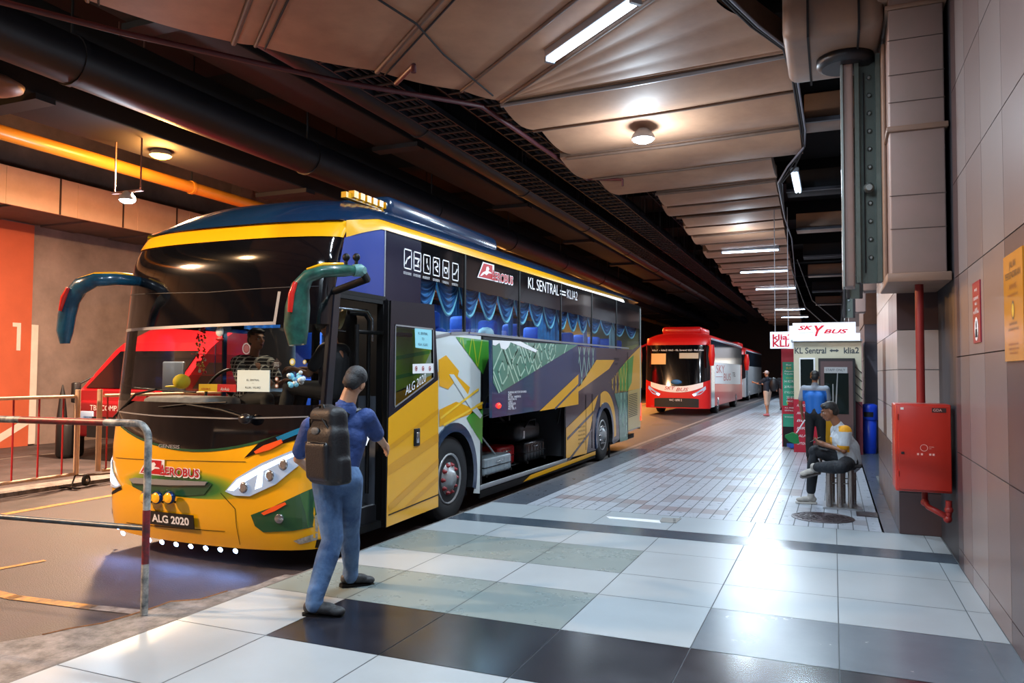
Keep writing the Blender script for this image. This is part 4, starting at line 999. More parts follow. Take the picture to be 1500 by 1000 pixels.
# curtains and seats seen through the glass
def swag(mb, y0_, y1_, zt, dr, x0_):
    N = 9
    for j in range(N):
        v0, v1 = j / N, (j + 1) / N
        def fn(u, v, v0=v0, v1=v1):
            vv = v0 + (v1 - v0) * v; b = .18 + .82 * vv
            return (x0_ + .02 * math.sin(vv * N * PI) + .012 * math.sin(PI * u), y0_ + (y1_ - y0_) * u, zt - dr * b * (math.sin(PI * u) ** .75) * (.92) - .02 * vv)
        mm = ctr if j == N - 1 else (cbl if j % 2 else cbl2)  # alternating bands paint the light and shade of the folds into the cloth
        mb.grid(fn, 14, 3, mm)
m = MB(); cx = XR - .1
runs = [(yd[0], yd[1], 2, .46), (yd[1], yd[2], 3, .44), (yd[2], yd[3], 3, .42), (yd[3], yd[4], 3, .4), (yd[4], yd[5], 2, .36), (yd[5], yd[6], 2, .34)]
for a, b, n, dr in runs:
    for k in range(n): swag(m, a + (b - a) * k / n, a + (b - a) * (k + 1) / n, 2.7, dr, cx)
def drape(mb, a, b, z0_, z1_, mm, x0_=cx, nf=5): mb.grid(lambda u, v: (x0_ - .03 + .03 * math.sin(u * nf * 2 * PI), a + (b - a) * u, z0_ + (z1_ - z0_) * v), nf * 6, 2, mm)
drape(m, yd[1] - .12, yd[1] + .1, 2.3, 2.7, cbl2, nf=3); drape(m, yd[3] - .75, yd[3] + .35, 2.07, 2.7, cbl, nf=8); drape(m, yd[5] - .1, yd[5] + .45, 2.1, 2.65, mat('curtain_pale', '#9fb8be', .6), nf=4)
drape(m, yd[2] - .1, yd[2] + .05, 2.1, 2.7, cbl2, nf=2); drape(m, yd[4] - .1, yd[4] + .08, 2.1, 2.7, cbl2, nf=2)
part(m, 'curtains')
m = MB()
for a, b, n, dr in runs: m.grid(lambda u, v, a=a, b=b: (XLb + .1 + .02 * math.sin(u * 50), a + (b - a) * u, 2.1 + .7 * v), 60, 2, cbl2)
part(m, 'far_curtains')
def seat(x, y):
    s = MB(); s.bbox(x - .21, x + .21, y - .45, y, 1.1, 1.5, seatm, .05); s.bbox(x - .21, x + .21, y - .02, y + .12, 1.4, 2.12, seatm, .05); o = s.build('passenger_seat', bus)
    h = MB(); h.bbox(x - .14, x + .14, y - .05, y + .09, 2.1, 2.32, seatm, .05); h.build('headrest', o); return o
for k in range(11):
    seat(-4.45, 8.0 + k * .85); 
    seat(-6.25, 8.0 + k * .85)
m = MB(); m.ball((-4.5, 7.75, 2.2), (.1, .2, .16), mat('pillow_pale', '#b9dbe0', .8), 12); m.ball((-4.4, 9.6, 2.12), (.08, .28, .1), mat('pillow_pale', '#b9dbe0', .8), 10); part(m, 'seat_pillow')
for y_, p_ in ((8.4, 90), (11, 90), (14, 80)): area((-5.2, y_, 2.78), .9, 1.6, p_, (.55, .8, 1.0))
area((-5.2, 6.6, 2.6), .5, .3, 7, (1, .85, .65))
# open door leaf
XD = -4.0
m = MB(); D = lambda px, py, X=XD: (X, *sx(px, py, X))
P = [D(573, 440), D(636, 446), D(642, 742), D(566, 772)]
oy0, oz1 = P[0][1], P[0][2]; oy1 = P[1][1]; zt2 = P[1][2]; y0b, z0b = P[3][1], P[3][2]; y1b, z1b = P[2][1], P[2][2]
# panel around the glass opening
gl = [D(579, 476), D(634, 482), D(635, 553), D(578, 596)]
m.quad(P[0], P[1], gl[1], gl[0], mat('door_leaf_dark', '#14121c', .25, coat=.4)); m.quad(P[0], gl[0], gl[3], D(569, 612), mat('door_leaf_dark', '#14121c', .25))
m.quad(P[1], gl[1], gl[2], D(642, 556), mat('door_leaf_dark', '#14121c', .25)); m.quad(gl[3], gl[2], D(642, 556), D(569, 612), mat('door_leaf_dark', '#14121c', .25))
m.quad(D(569, 612), D(642, 556), P[2], P[3], by)
for z_ in (0,):
    for a, b in (((569, 754), (642, 724)),):
        for q in strip2([sx(*a, XD), sx(*b, XD)], .012): side(m, q, rub, .004, XD)
for a, b, w2 in (((570, 688), (642, 640), .1), ((572, 742), (642, 676), .07), ((572, 655), (642, 602), .05), ((596, 742), (642, 700), .05)):
    reg_ = [sx(*p, XD) for p in [(569, 612), (642, 556), (642, 742), (566, 772)]]
    for q in strip2([sx(*a, XD), sx(*b, XD)], w2):
        c_ = clipconvex(q, reg_)
        if len(c_) > 2: side(m, c_, mat('coach_yellow_deep', '#cf9208', .28, coat=.5), .003, XD)
    
back = [(x - .05, y, z) for x, y, z in P]
for i in range(4): m.quad(P[i], P[(i + 1) % 4], back[(i + 1) % 4], back[i], mat('edge_black', '#050506', .5, spec=.2))
m.poly(back[:], dint) if False else None
m.box(XD - .05, XD, y0b - .015, y0b + .0, z0b, oz1, mat('edge_black', '#050506', .5, spec=.2))
door = part(m, 'door_leaf')
m = MB(); m.quad(*[(x - .01, y, z) for x, y, z in gl], glass('door_glass', '#a8b4a0', 1.45)); m.build('door_window', door)
m = MB()
for a, b in zip(gl, gl[1:] + gl[:1]):
    for q in strip2([a[1:], b[1:]], .016): side(m, q, silver, .006, XD)
m.build('window_seal', door)
m = MB(); pm = mat('paper_cyan', '#8fd0dc', .6); side(m, [sx(*p, XD) for p in [(607, 479), (632, 482), (632, 512), (608, 509)]], pm, .004, XD)
for s, py in (('KL SENTRAL', 489), ('TO', 497), ('KLIA / KLIA2', 505)): c_ = onX(619, py, XD); m.text(s, (XD + .006, c_.y, c_.z - .008), (0, 1, 0), (0, 0, 1), mat('ink_blue', '#1c4058', .6), h=.026, center=True)
m.build('paper_notice', door)
m = MB(); side(m, [sx(*p, XD) for p in [(604, 533), (635, 532), (635, 546), (604, 547)]], lwhite, .004, XD)
for px in (609, 619, 629):
    c_ = onX(px, 539.5, XD); ringflat(m, (XD + .006, c_.y, c_.z), .026, .006, lred, (0, 1, 0), (0, 0, 1), 14)
    for q in strip2([(c_.y - .015, c_.z + .015), (c_.y + .015, c_.z - .015)], .006): side(m, q, lred, .007, XD)
    for q in strip2([(c_.y - .01, c_.z - .008), (c_.y + .012, c_.z + .002)], .008): side(m, q, rub, .0065, XD)
m.build('warning_sticker', door)
a, b = onX(594, 579, XD + .004), onX(624, 558, XD + .004); m = MB(); m.text('ALG 2020', a, b - a, (0, 0, 1), lwhite, h=.09, w=(b - a).length); m.build('plate_lettering', door)
c_ = onX(610, 640, XD); m = MB(); m.bbox(XD, XD + .012, c_.y - .06, c_.y + .06, c_.z - .09, c_.z + .09, rub, .01); m.bbox(XD + .01, XD + .02, c_.y - .02, c_.y + .03, c_.z - .06, c_.z + .05, chrome, .005); m.build('door_handle', door)
m = MB()
for z_ in (.95, 1.98): m.tube([(XR - .03, 6.6, z_), (XD - .06, 6.95, z_)], .022, rub, 8)
m.build('swing_arm', bus)
# lamps on the front
hg = mat('headlight_glow', '#e9f4ff', .1, emit=5, ecol='#d6eaff'); hl2 = mat('headlight_lens', '#9db0c4', .06, metal=.3, coat=.9, emit=.35, ecol='#b8cdf0')
def headlight(outer, rim, inner, lb):
    t = MB(); fdecal(t, outer, hl2, .008, thick=.012); o = part(t, 'headlight')
    g_ = MB(); fdecal(g_, rim, hg, .022); fdecal(g_, inner, hg, .022); g_.build('daytime_strip', o)
    return o
o = headlight([(332, 719), (348, 700), (385, 678), (436, 657), (440, 661), (438, 682), (405, 709), (368, 726), (345, 725)],
          [(336, 717), (350, 702), (386, 682), (434, 662), (434, 667), (390, 688), (356, 708), (345, 718)], [(376, 716), (381, 690), (388, 686), (386, 712)], 'r')
m = MB()
for px, py in ((360, 713), (398, 696), (418, 680)): x, z = f2(px, py); m.lathe((x, FY(x, z) - .022, z), [(.045, 0), (.05, .01), (.03, .012)], chrome, 16, (0, -1, 0))
m.build('projector_lens', o)
headlight([(145, 659), (150, 661), (166, 690), (178, 711), (172, 714), (158, 709), (150, 700), (145, 684)], [(146, 662), (152, 664), (168, 694), (176, 710), (172, 711), (160, 700), (150, 684)], [(149, 690), (156, 703), (160, 704), (154, 690)], 'l')
for pxs in ([(374, 661), (388, 652), (414, 643), (416, 648), (398, 658), (377, 664)], [(150, 640), (153, 642), (162, 656), (160, 660), (152, 652)]):
    m = MB(); fdecal(m, pxs, mat('indicator_orange', '#c8481c', .25, emit=.35), .014, thick=.006); part(m, 'indicator_lamp')
m = MB(); fdecal(m, [(384, 751), (400, 742), (419, 735), (421, 738), (404, 748), (388, 754)], mat('indicator_orange', '#c8481c', .25), .014); part(m, 'corner_reflector')
x, z = f2(410, 759); m = MB(); m.lathe((x, FY(x, z) - .0, z), [(.035, 0), (.042, .02), (.036, .026), (.02, .024), (.01, .03)], chrome, 18, (.3, -1, 0)); part(m, 'fog_lamp')
x, z = f2(150, 745); m = MB(); m.lathe((x, FY(x, z) - .0, z), [(.03, 0), (.036, .02), (.02, .024)], chrome, 14, (-.8, -1, 0)); part(m, 'fog_lamp')
amb = mat('amber_lens', '#d8921c', .2, emit=1.0, ecol='#c47a10')
for px in (222, 239, 257):
    x, z = f2(px, 727); y = FY(x, z); m = MB(); m.tube([(x, y, z - .05), (x, y - .05, z - .03)], .01, rub, 6); m.lathe((x, y - .03, z), [(.03, 0), (.055, .02), (.058, .05), (.045, .058)], mat('lamp_cup_blue', '#1d3f74', .25, metal=.5), 16, (0, -1, 0)); o = part(m, 'amber_spot_lamp')
    m = MB(); m.lathe((x, y - .086, z), [(.048, 0), (.044, .008), (.02, .014)], amb, 14, (0, -1, 0)); m.build('amber_lens', o)
ledm = mat('led_blue_white', '#cfe0ff', .3, emit=25, ecol='#9fc0ff')
for px in (166, 181, 217, 235, 255, 276, 298, 319, 341):
    x, z = f2(px, 787 if px < 280 else 790); z = -.01 + .03 * abs(uu(x)) ** 2; y = FY(x, z) + .01
    m = MB(); m.lathe((x, y, z), [(.022, 0), (.024, .01), (.012, .018)], ledm, 10, (0, -1, -.5)); part(m, 'blue_marker_led')
for x in (-6.2, -5.5, -4.9): area((x, 5.3, -.02), .5, .06, 1.6, (.2, .38, 1.0), (math.radians(-55), 0, 0))
x0_, z0_ = f2(222, 766); x1_, _ = f2(287, 768)
m = MB(); fdecal(m, None, mat('plate_black', '#0c0d10', .3), .02, [(x0_, z0_), (x1_, z0_), (x1_, z0_ + .125), (x0_, z0_ + .125)], thick=.008)
ftext(m, 'ALG 2020', x0_ + .05, z0_ + .03, .07, x1_ - x0_ - .1, lwhite, .03, bold=.03); part(m, 'number_plate')
a = f2(206, 692); b = f2(293, 695); m = MB(); aerologo(m, (a[0], 0, a[1]), (1, 0, 0), (0, 0, 1), .13, b[0] - a[0])
m.v = [(v[0], FY(v[0], v[2]) - .010 + v[1] * .8, v[2]) for v in m.v]; part(m, 'front_logo', fix=False)
# wipers
def wip(pxs, blade):
    m = MB(); pts = []
    for px, py in pxs: x, z = f2(px, py); pts.append((x, FY(x, z) - .05, z))
    m.tube(pts, .012, rub, 6); bl_ = []
    for px, py in blade: x, z = f2(px, py); bl_.append((x, FY(x, z) - .025, z))
    m.tube(bl_, .009, rub, 6); o = part(m, 'wiper'); return o
wip([(165, 610), (205, 577), (235, 570)], [(200, 568), (235, 571), (290, 574)]); wip([(368, 612), (330, 600), (280, 592)], [(236, 596), (282, 591), (335, 589)])
x, z = f2(370, 613); m = MB(); m.ball((x, FY(x, z) - .09, z), (.07, .05, .05), mat('mirror_black', '#15161a', .25), 14); m.tube([(x, FY(x, z), z + .02), (x, FY(x, z) - .08, z)], .014, rub, 6); part(m, 'blind_spot_mirror')
# big horn mirrors
teal_m = mat('mirror_teal', '#12506a', .25, coat=.6, noise=.45, nscale=7, col2='#0d3348'); gre_m = mat('mirror_green', '#1f5a4c', .35, coat=.4, noise=.5, nscale=16, col2='#143a34')
m = MB(); Y = 5.15
pts = [onY(214, 413, 5.7), onY(195, 411, 5.5), onY(170, 409, 5.3), onY(140, 410, Y), onY(118, 419, Y), onY(104, 437, Y), onY(98, 462, Y), onY(95, 485, Y), onY(95, 503, Y)]
m.tube(pts, [.045, .05, .055, .065, .085, .095, .09, .085, .05], teal_m, 16, flat=.7); o = part(m, 'wing_mirror')
k = MB(); k.tube([p + V((-.01, -.0, .055)) for p in pts[1:4]] + [pts[4] + V((-.04, -.0, .07))], [.015, .018, .02, .012], by, 8); k.build('yellow_edge', o)
k = MB(); k.tube([onY(100, 421, 5.08), onY(93, 436, 5.07), onY(88, 455, 5.07)], [.018, .028, .016], mat('mirror_red_lens', '#c8241c', .25, coat=.5), 8); k.build('repeater_lens', o)
m = MB(); Y = 4.98
pts = [onY(530, 396, 5.25), onY(505, 396, 5.12), onY(475, 397, Y), onY(452, 404, Y), onY(440, 420, Y), onY(436, 450, Y), onY(434, 480, Y), onY(436, 505, Y)]
m.tube(pts, [.03, .05, .05, .055, .075, .1, .1, .07], gre_m, 16, flat=.95); o = part(m, 'wing_mirror')
k = MB(); k.tube([pts[0] + V((.03, 0, 0)), pts[0], (pts[0] + pts[1]) / 2], [.03, .052, .05], mat('mirror_tape', '#5f8f8c', .5, noise=.4, nscale=30), 12); k.build('taped_end', o)
k = MB(); k.tube([p + V((0, -.02, .05)) for p in pts[1:4]], [.012, .016, .01], by, 8); k.build('yellow_edge', o)
k = MB(); k.tube([onY(433, 413, 4.9), onY(427, 430, 4.88), onY(425, 457, 4.88)], [.018, .026, .02], mat('mirror_red_lens', '#c8241c', .25, coat=.5), 8); k.build('repeater_lens', o)
k = MB(); a = pts[0]; k.tube([a, a + V((-.15, .3, -.03)), V((XR - .02, 5.75, a.z - .1))], .035, rub, 8); k.build('mirror_bracket', o)
for px in (507, 522):
    a = onY(px, 382, 5.22); k = MB(); k.cyl(a, a + V((0, 0, -.05)), .014, rub, 8); k.ball(a + V((0, 0, .03)), (.034, .025, .034), rub, 10); part(k, 'round_sensor')
# dash things seen through the windscreen (each its own thing)
def dashz(px, py, Y): return onY(px, py, Y)
Yd = 5.72
c_ = dashz(266, 563, Yd); t = thing('baseball_hat', 'yellow baseball hat lying on the coach dashboard', 'hat', c_)
m = MB(); m.ball(c_ + V((0, 0, .03)), (.075, .09, .075), mat('cap_yellow', '#e0bd1c', .7), 14); m.build('crown', t)
m = MB(); m.ball(c_ + V((-.07, -.05, -.02)), (.07, .07, .012), mat('cap_yellow', '#e0bd1c', .7), 12); m.build('peak', t)
m = MB(); a, b = dashz(291, 573, Yd), dashz(346, 563, Yd); xm = a.x + (b.x - a.x) * .5
m.box(a.x, xm, a.y, a.y + .06, a.z, b.z, mat('box_yellow', '#e3b51a', .5)); m.box(xm, b.x, a.y, a.y + .06, a.z, b.z, mat('box_red', '#c81d22', .5))
m.text('AirAsia', (xm + .04, a.y - .002, a.z + .012), (1, 0, 0), (0, 0, 1), lwhite, h=.03, w=.11, shear=.3); m.text('AEROBUS', (a.x + .03, a.y - .002, a.z + .015), (1, 0, 0), (0, 0, 1), lred, h=.02, w=.12)
tag(m.build('dashboard_sign'), 'long yellow and red sign strip standing on the coach dashboard', 'sign')
m = MB(); a, b = dashz(347, 573, Yd - .03), dashz(395, 542, Yd - .03); m.box(a.x, b.x, a.y, a.y + .01, a.z, b.z, mat('placard_white', '#dfe6e4', .5, emit=.12))
for s, z, w_ in (('KL SENTRAL', .1, .15), ('-', .075, .02), ('KLIA / KLIA2', .03, .18)): m.text(s, ((a.x + b.x) / 2 - w_ / 2, a.y - .002, a.z + z), (1, 0, 0), (0, 0, 1), rub, h=.018 if w_ > .1 else .004, w=w_)
tag(m.build('route_placard'), 'white route placard standing behind the windscreen of the yellow coach', 'sign')
m = MB(); a = dashz(433, 562, Yd - .05)
for k in range(16): m.ball(a + V((random.uniform(-.08, .08), random.uniform(-.02, .04), random.uniform(-.02, .12))), random.uniform(.015, .03), mat('trinket_blue', '#7fc6e2', .4, emit=.15) if k % 2 else lwhite, 8)
tag(m.build('dashboard_trinkets'), 'heap of pale blue and white trinkets at the right end of the dashboard', 'ornament')
m = MB()
for c, r_, mm in (((404, 533), .055, mat('sticker_black', '#2a2228', .4)),):
    x, z = f2(*c); m.poly([(x + r_ * math.cos(a), FY(x, z) + .012 + 0 * a, z + r_ * math.sin(a)) for a in (0, PI / 2, PI, 3 * PI / 2)], mm)
    for k in range(3): m.text('GENTLE', (x - .028, FY(x, z) + .008, z - .02 + .014 * k), (1, 0, 0), (0, 0, 1), lwhite, h=.008, w=.056)
for c, mm in (((427, 530), mat('sticker_yellow', '#d8c060', .4)), ((445, 530), mat('sticker_yellow', '#d8c060', .4)), ((404, 555), mat('sticker_brown', '#a86a58', .4)), ((404, 565), mat('sticker_brown', '#a86a58', .4))):
    x, z = f2(*c); r_ = .032 if c[0] == 427 else .02; m.poly([(x + r_ * math.cos(a), FY(x, z) + .012, z + r_ * math.sin(a)) for a in [2 * PI * i / 14 for i in range(14)]], mm)
    m.poly([(x + r_ * .6 * math.cos(a), FY(x, z) + .009, z + r_ * .6 * math.sin(a)) for a in [2 * PI * i / 14 for i in range(14)]], lwhite)
part(m, 'windscreen_stickers')
rg = random.Random(5); gar = [mat('tinsel_red', '#b0202c', .3, metal=.3), mat('tinsel_gold', '#c9a04a', .3, metal=.5), mat('tinsel_pale', '#d8d0c0', .3)]
m = MB()
for k in range(60):
    p = dashz(294 + rg.uniform(-6, 7), 480 + k * 1.1, 5.95); m.ball(p, rg.uniform(.008, .018), gar[rg.choice((0, 0, 1, 2))], 5)
tag(m.build('tinsel_garland'), 'red and gold tinsel garland hanging behind the windscreen', 'garland')
x, z = f2(316, 485); m = MB(); m.ball((x, FY(x, z) + .05, z), (.05, .01, .05), lwhite, 10); m.ball((x, FY(x, z) + .05, z - .07), (.05, .01, .02), lred, 8); m.ball((x - .0, FY(x, z) + .05, z + .05), (.035, .01, .025), gar[1], 8)
tag(m.build('hanging_ornament'), 'small white and red ornament hanging at the top of the windscreen', 'ornament')
# luggage
def suitcase(name, label, x0_, x1_, y0_, y1_, z0_, z1_, mm, grp='luggage in the coach bay'):
    t = thing(name, label, 'suitcase', ((x0_ + x1_) / 2, (y0_ + y1_) / 2, z0_))
    b_ = MB(); b_.bbox(x0_, x1_, y0_, y1_, z0_ + .01, z1_, mm, .035, seg=3)
    n = 6
    for k in range(n): y = y0_ + (y1_ - y0_) * (k + .7) / (n + .4); b_.bbox(x1_ - .005, x1_ + .006, y - .03, y + .03, z0_ + .05, z1_ - .04, mm, .004)
    b_.build('shell', t)
    b_ = MB(); b_.box(x0_ - .002, x1_ + .008, y0_ - .004, y1_ + .004, (z0_ + z1_) / 2 - .006, (z0_ + z1_) / 2 + .006, rub); b_.build('zip_line', t)
    b_ = MB(); ym = (y0_ + y1_) / 2; b_.tube([(x1_, ym - .09, z1_ - .07), (x1_ + .03, ym - .08, z1_ - .07), (x1_ + .03, ym + .08, z1_ - .07), (x1_, ym + .09, z1_ - .07)], .009, chrome, 6); b_.build('carry_handle', t)
    for yy in (y0_ + .05, y1_ - .05):
        b_ = MB(); b_.cyl((x1_ - .03, yy, z0_ + .02), (x1_ + .02, yy, z0_ + .02), .022, rub, 10); b_.build('castor', t)
    return t
suitcase('suitcase', 'silver hard shell suitcase lying at the front of the luggage bay', -4.75, -4.27, 9.25, 10.18, .2, .45, mat('case_silver', '#a4b4bc', .3, metal=.2))
suitcase('suitcase', 'red hard shell suitcase lying behind the silver one', -5.0, -4.5, 10.22, 10.85, .2, .5, mat('case_red', '#a3141c', .28))
suitcase('suitcase', 'black ribbed suitcase lowest at the right of the bay', -4.95, -4.35, 10.92, 11.78, .2, .52, mat('case_black', '#141518', .25))
m = MB(); m.bbox(-4.95, -4.4, 10.75, 11.72, .53, .82, mat('bag_black', '#101116', .4), .1, seg=4); m.bbox(-4.42, -4.39, 10.95, 11.0, .58, .7, lwhite, .01)
m.tube([(-4.4, 11.0, .75), (-4.36, 11.1, .86), (-4.36, 11.35, .86), (-4.4, 11.45, .75)], .012, rub, 6)
tag(m.build('holdall_bag'), 'black holdall lying on top of the black suitcase in the bay', 'bag')
m = MB(); m.bbox(-5.6, -5.1, 9.9, 10.7, .2, .62, mat('bag_dark', '#1a1a20', .6), .12, seg=4); m.bbox(-5.55, -5.2, 10.9, 11.7, .2, .7, mat('bag_dark', '#1a1a20', .6), .12, seg=3)
tag(m.build('duffel_bag'), 'dark duffel deep inside the bay behind the suitcases', 'bag')
# ================================================================== barriers
bpaint = mat('barrier_white_worn', '#b8b4ac', .5, noise=.85, nscale=11, col2='#2a3a44'); bred = mat('barrier_red_worn', '#8f1f24', .45, noise=.5, nscale=14, col2='#3a2028'); bgrey = mat('barrier_blue_grey', '#3f5a6c', .4, noise=.6, nscale=12, col2='#26343e')
t = thing('crowd_barrier', 'worn red, white and grey tubular barrier standing at the near end of the road', 'barrier', (-4.18, 3.75, 0))
f = onZ(211, 900, 0); Y = f.y
bx = V((f.x, f.y, 0)); topz = 1.245
q1 = onY(0, 627, 3.2)
dirv = V((-1.0, -.1, 0)).normalized()
A = [bx + V((0, 0, 0)), bx + V((0, 0, .32)), bx + V((0, 0, .33)), bx + V((0, 0, .68)), bx + V((0, 0, .69)), bx + V((0, 0, 1.14))]
m = MB(); R_ = .024
m.tube([bx, bx + V((0, 0, .33))], R_, bpaint, 12, caps=True); m.tube([bx + V((0, 0, .33)), bx + V((0, 0, .68))], R_ + .0005, bred, 12); m.tube([bx + V((0, 0, .68)), bx + V((0, 0, topz - .1))], R_, bpaint, 12); m.build('post', t)
m = MB(); arc = [bx + V((0, 0, topz - .1))] + [bx + dirv * (.1 - .1 * math.cos(a)) + V((0, 0, topz - .1 + .1 * math.sin(a))) for a in [PI / 2 * i / 6 for i in range(1, 7)]]
m.tube(arc, R_, bpaint, 12)
e = lambda d, z=topz: bx + dirv * d + V((0, 0, z))
m.tube([e(.1), e(.36)], R_, bpaint, 12); m.tube([e(.36), e(1.1)], R_ + .0005, bred, 12); m.tube([e(1.1), e(1.3)], R_, bpaint, 12); m.tube([e(1.3), e(2.6)], R_, bgrey, 12); m.build('top_rail', t)
m = MB(); m.tube([e(0, .56), e(2.6, .56)], .018, bgrey, 10); m.build('lower_rail', t)
m = MB(); m.tube([e(2.6, 0), e(2.6, topz)], R_, bpaint, 12); m.build('post', t)
# movable red fence across the lane
fr = mat('fence_red', '#a31c28', .4); fw_ = mat('fence_cream', '#c9ac92', .5, noise=.2, nscale=9)
t = thing('fence_panel', 'movable cream framed fence with thin red bars behind the near barrier', 'barrier', (-10.9, 8, -.13))
def fl_(px, py): p = onZ(px, py, -.1); return p
XF2 = -10.4
m = MB(); zb, zt3 = .05, 1.2
m.cyl((XF2, -2, zb), (XF2, 8.05, zb), .025, fw_, 8); m.cyl((XF2, 8.5, zb), (XF2, 15, zb), .025, fw_, 8)
m.cyl((XF2, -2, zt3), (XF2, 8.05, zt3), .025, fw_, 8); m.cyl((XF2, 8.5, zt3), (XF2, 15, zt3), .025, fw_, 8)
for y in (8.05, 8.42): m.cyl((XF2, y, zb - .0), (XF2, y, zt3 + .1), .038, fw_, 10)
m.build('frame', t)
y = -1.8
while y < 14.8:
    if not 7.95 < y < 8.5:
        m = MB(); m.cyl((XF2, y, zb), (XF2, y, zt3), .014, fr, 6); m.build('bar', t)
    y += .37
m = MB(); m.box(XF2 - .05, XF2 + .3, 7.85, 7.9, -.13, -.11, rub); m.cyl((XF2 + .1, 7.9, -.12), (XF2, 8.05, .05), .012, rub, 6); m.tube([(XF2, 8.05, .03), (XF2 + .1, 8.3, .02), (XF2 + .2, 8.6, .02)], .018, mat('caster_frame', '#6a5a50', .5), 6); m.build('foot', t)
for y_, x_ in ((8.15, XF2 + .08), (8.62, XF2 + .15)):
    m = MB(); m.lathe((x_ - .02, y_, -.05), [(.06, 0), (.085, .01), (.085, .04), (.06, .05)], rubd, 16, (1, .3, 0)); m.lathe((x_ - .015, y_, -.05), [(.02, -.01), (.05, .0), (.05, .04), (.02, .055)], chrome, 12, (1, .3, 0)); m.cyl((x_, y_, -.05), (x_, y_ - .03, .03), .012, rub, 6); m.build('caster_wheel', t)
# ================================================================== red lorry across the lane
tr = mat('truck_red', '#a3101a', .3, coat=.5); trd = mat('truck_red_dark', '#7c0d16', .35); tk = mat('truck_black', '#121216', .5)
t = thing('lorry', 'red container lorry parked across the lane, seen past and through the coach cab', 'lorry', (-12.2, 11.5, -.15))
x0_, x1_, y0_ = -13.6, -11.1, 10.6
m = MB(); m.prism([(x0_, y0_, .6), (x0_, y0_ - .02, 1.2), (x0_, y0_ + .75, 2.0), (x0_, y0_ + .95, 2.15), (x0_, y0_ + 2.2, 2.75), (x0_, y0_ + 2.2, .6)], (x1_ - x0_, 0, 0), tr)
m.bbox(x0_, x1_, y0_ - .08, y0_ + .3, .3, 1.0, trd, .06)
m.box(x1_, x1_ + .01, y0_ + .9, y0_ + .92, .8, 2.1, tk); m.box(x1_, x1_ + .01, y0_ + 2.05, y0_ + 2.07, .8, 2.1, tk)
for z in (1.5, 1.9): m.box(x1_, x1_ + .02, y0_ + .3, y0_ + 2.1, z, z + .015, trd)
ringflat(m, (x1_ + .012, y0_ + 1.75, 2.05), .12, .03, lwhite, (0, 1, 0), (0, 0, 1), 18)
m.poly([(x1_ + .013, y0_ + 1.75 + .075 * math.cos(a), 2.05 + .075 * math.sin(a)) for a in [2 * PI * i / 16 for i in range(16)]], mat('logo_pink', '#d88a8a', .5))
m.build('cab', t)
m = MB(); m.text('TBS COMPANY LOGISTICS', (x0_ + .35, y0_ - .085, .82), (1, 0, 0), (0, 0, 1), lwhite, h=.1, w=1.8); m.build('lettering', t)
m = MB(); m.box(x0_ + .3, x1_ - .3, y0_ - .1, y0_ - .07, .3, .55, tk); m.box(x0_ + .2, x1_ - .2, y0_ - .1, y0_ - .08, .64, .7, tk); m.build('grille', t)
m = MB(); m.poly([(x0_ + .12, y0_ + .0, 1.25), (x1_ - .12, y0_ + .0, 1.25), (x1_ - .2, y0_ + .7, 1.98), (x0_ + .2, y0_ + .7, 1.98)], bblack); m.build('windscreen', t)
m = MB(); m.poly([(x1_ + .006, y0_ + .35, 1.25), (x1_ + .006, y0_ + 1.2, 1.25), (x1_ + .006, y0_ + 1.2, 1.75), (x1_ + .006, y0_ + .75, 1.75)], mat('truck_window', '#5a4a48', .1)); m.build('side_window', t)
for s, x in ((-1, x0_ - .12), (1, x1_ + .1)):
    m = MB(); m.bbox(x - .06, x + .06, y0_ - .1, y0_ + .05, .95, 1.35, tk, .03); m.tube([(x, y0_, 1.3), (x - s * .15, y0_ + .3, 1.5)], .02, tk, 6); m.build('mirror', t)
m = MB()
for s, x in ((-1, x0_ + .1), (1, x1_ - .45)): m.bbox(x, x + .35, y0_ - .1, y0_ - .05, .58, .8, hl2, .02)
m.build('headlights', t)
m = MB(); m.box(x0_ - .1, x1_ + .1, 13.0, 23, .95, 3.6, tr)
y = 13.1
while y < 22.9: m.box(x1_ + .1, x1_ + .14, y, y + .12, 1.0, 3.55, tr); y += .28
m.box(x1_ + .14, x1_ + .16, 13.5, 13.53, 1.0, 3.5, tk); m.box(x1_ + .14, x1_ + .17, 13.2, 14.2, 1.6, 1.64, trd)
m.build('container', t)
m = MB(); m.box(x0_ + .5, x1_ - .5, y0_ + .3, 22.8, .5, .95, tk); m.build('chassis', t)
for y in (11.3, 14.6, 20, 21.2): wheel(t, x1_ - .05, (y, .33), 1, False, .48)
t2 = MB(); t2.bbox(-14.1, -13.8, 10.4, 10.9, -.15, .6, tk, .1, seg=2); t2.lathe((-14.0, 10.5, .6), [(.1, 0), (.05, .5), (.01, .7)], tk, 10)
tag(t2.build('traffic_cone_stack'), 'dark covered cone shape beside the red lorry', 'cone')
t2 = MB(); t2.bbox(-10.9, -10.4, 10.05, 10.1, .95, 1.75, mat('lorry_mirror_grey', '#4e5663', .3), .04); t2.cyl((-10.9, 10.08, 1.4), (-11.15, 10.6, 1.4), .02, tk); o = t2.build('wide_mirror', t)
